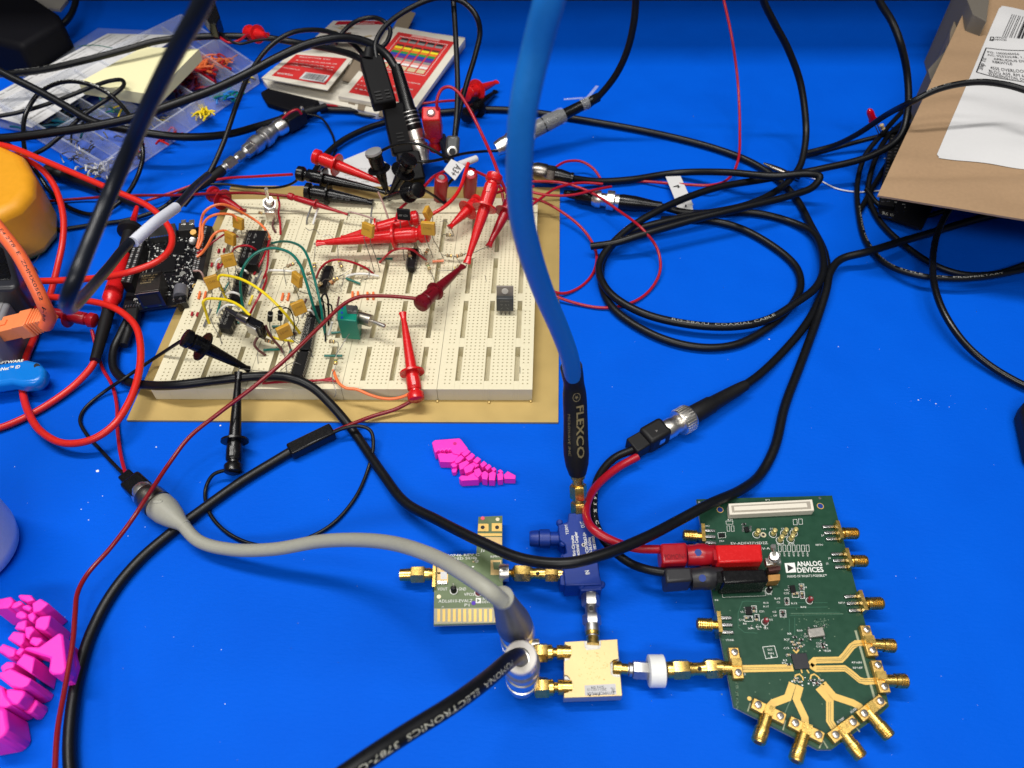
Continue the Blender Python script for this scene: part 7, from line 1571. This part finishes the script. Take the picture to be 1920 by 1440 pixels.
# side gusset
MB().prism([P(1741, 113, 6.0), P(1758, 70, 6.3), P(1800, 62, 6.3), P(1764, 125, 6.05)], 0, kraft, dz=Vector((0, 0, -.1)))
def bagpoly(mb, px, m, d, n=10):
    c = [P(x, y, ZBG) for x, y in px]; v_ = []
    for j in range(n + 1):
        for i in range(n + 1):
            u, w_ = i / n, j / n; p = (c[0] * (1 - u) + c[1] * u) * (1 - w_) + (c[3] * (1 - u) + c[2] * u) * w_; v_.append(Vector((p.x, p.y, ZBG + bump(p.x, p.y) + d)))
    mb.add(v_, [(j * (n + 1) + i, j * (n + 1) + i + 1, (j + 1) * (n + 1) + i + 1, (j + 1) * (n + 1) + i) for j in range(n) for i in range(n)], m, True)
lb = MB()
bagpoly(lb, [(1761, 294), (2080, 330), (2120, 34), (1876, 15)], paper, .05, 40)
bagpoly(lb, [(1758, 287), (1764, 294.4), (1879, 15), (1871, 20)], paper, .051, 20)
lb.build('shipping_label', o)
t = MB()
def lf(q_): return Vector((q_.x, q_.y, ZBG + bump(q_.x, q_.y) + .075))
def LT(s, x0, y0, x1, y1, h=None, bold=False): t.text(s, P(x0, y0, ZBG), P(x1, y1, ZBG), inkb, h=h, bold=bold, fn=lf)
LT('PO: 1000045056', 1853, 98, 1911, 104, .34); LT('AC: 02522248, 1, 9', 1852, 104, 1926, 112, .34)
LT('APRUDIUS DIAZ', 1863, 113, 1932, 121, .36); LT('KBRWYLE', 1861, 119, 1898, 123, .36)
LT('4555 OVERLOOK AVE', 1857, 130, 1945, 139, .38); LT('BLDG A59, RM 6A', 1855, 136, 1928, 144, .38); LT('WASHINGTON, DC', 1853, 141, 1926, 150, .38)
t.text('Ship To:', P(1841, 134, ZBG), P(1849, 111, ZBG), inkb, h=.36, fn=lf)
LT('ANALOG', 1866, 72, 1887, 74, .24); LT('DEVICES', 1865, 76, 1887, 78, .24)
def lbar(x0, y0, x1, y1, w_): 
    n_ = 10; a, b = P(x0, y0, ZBG), P(x1, y1, ZBG); t.ribbon([lf(a.lerp(b, k / n_)) for k in range(n_ + 1)], w_, inkb)
lbar(1850, 88, 1960, 102, .09); lbar(1850, 88, 1829, 139, .09); lbar(1829, 139, 1960, 157, .09)
xx = 0; rr = random.Random(31)
while xx < 70:
    w_ = rr.choice([.05, .09, .14]); x0 = 1896 + xx; lbar(x0, 31 + xx * .13, x0 - 17, 70 + xx * .18, w_); xx += rr.choice([1.8, 2.6, 3.8]) + w_ * 26
t.add([lf(P(x, y, ZBG)) for x, y in ((1857, 69), (1864, 70), (1863, 77), (1855, 76))], [(0, 3, 2, 1)], inkb, False)
t.build('print', o)
t = MB(); t.add([lf(P(x, y, ZBG)) + Vector((0, 0, .02)) for x, y in ((1858.5, 70.8), (1862.5, 73.2), (1857.5, 75.4))], [(0, 1, 2)], paper, False); t.build('print_detail', o)
# cardboard behind the bag
o = thing('cardboard_box', 'brown cardboard box with an open flap behind the paper mailer', 'box')
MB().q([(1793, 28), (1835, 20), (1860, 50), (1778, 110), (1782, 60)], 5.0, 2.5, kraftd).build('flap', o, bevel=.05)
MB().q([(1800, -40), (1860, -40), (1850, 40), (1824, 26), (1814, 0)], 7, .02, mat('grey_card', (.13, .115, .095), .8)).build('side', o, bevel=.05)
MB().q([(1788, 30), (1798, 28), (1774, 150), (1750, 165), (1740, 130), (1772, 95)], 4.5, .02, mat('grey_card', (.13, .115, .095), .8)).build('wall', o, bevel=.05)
# dark support under the bag
o = thing('equipment_box', 'black instrument hidden in the shadow beneath the paper mailer', 'instrument')
MB().q([(1715, 250), (2150, 300), (2150, 150), (1760, 130)], 4.7, .02, blackm).build('case', o, bevel=.2)
o = thing('circuit_board', 'black circuit board with two rows of pins half covered by the bag corner', 'circuit board')
MB().q([(1648, 400), (1730, 428), (1790, 300), (1700, 225), (1668, 255)], .9, .7, pcbk).build('board', o)
for dx in (0, 11):
    mb = MB()
    for k in range(22): mb.box(P(1655 + dx + k * .9 - .0, 378 - k * 6.2, 1.25), Vector((.09, 0, 0)), Vector((0, .05, 0)), Vector((0, 0, .02)), silver)
    mb.build('pin_row', o)
MB().q([(1649, 384), (1676, 388), (1696, 240), (1672, 238)], 1.22, .9, blackm).build('pin_header', o)
t = MB(); rr = random.Random(14)
for k in range(60): t.box(P(rr.uniform(1655, 1700), rr.uniform(255, 410), .93), Vector((rr.uniform(.03, .1), 0, 0)), Vector((0, .03, 0)), Vector((0, 0, .02)), rr.choice([inkd, solder]))
t.text('A5 G', P(1654, 402, .93), P(1675, 406, .93), inkd, h=.3)
t.build('surface_parts', o)
o = thing('indicator_lamp', 'red light emitting diode on bare legs at the corner of the bag', 'led')
a, b = P(1637, 226, 3.0), P(1629, 204, 3.9)
MB().lathe(a, b, [(0, .30), (.08, .30), (.09, .25), (.7, .25), (.88, .18), (1, .05)], ledr, 20).build('lens', o)
for dx in (-2, 3): MB().tube(pts([(1638 + dx, 224, 3.0), (1643 + dx, 236, 2.6), (1650 + dx, 252, 1.6)]), .035, lead, 6).build('leg', o)
o = thing('resistor', 'beige resistor standing behind the red light emitting diode', 'resistor')
MB().lathe(P(1652, 233, 2.6), P(1656, 243, 2.2), [(0, .10), (.1, .16), (.3, .17), (.4, .13), (.7, .13), (.8, .17), (1, .12)], resb, 14).build('body', o)
MB().tube(pts([(1655, 242, 2.2), (1657, 250, 1.6)]), .03, lead, 6).build('lead', o)
o = MB().q([(1917, 765), (1925, 745), (1962, 735), (2000, 760), (2000, 900), (1935, 850)], 1.2, .02, blackm).build('black_mouse', bevel=.35, seg=4); tag(o, 'rounded black object just entering at the right edge', 'mouse')

# ------------------------------------------------------------------ put each origin at the base of its thing
bpy.context.view_layer.update()
for o in [o for o in SC.objects if o.parent is None and o.type in ('MESH', 'EMPTY')]:
    ms = [o] if o.type == 'MESH' else [c for c in o.children_recursive if c.type == 'MESH']
    if not ms: bpy.data.objects.remove(o); continue
    co = [v.co for m_ in ms for v in m_.data.vertices]
    c = Vector(((min(v.x for v in co) + max(v.x for v in co)) / 2, (min(v.y for v in co) + max(v.y for v in co)) / 2, min(v.z for v in co)))
    if o.type == 'MESH': o.data.transform(Matrix.Translation(-c)); o.location = c
    else:
        for m_ in ms: m_.data.transform(Matrix.Translation(-c))
        o.location = c
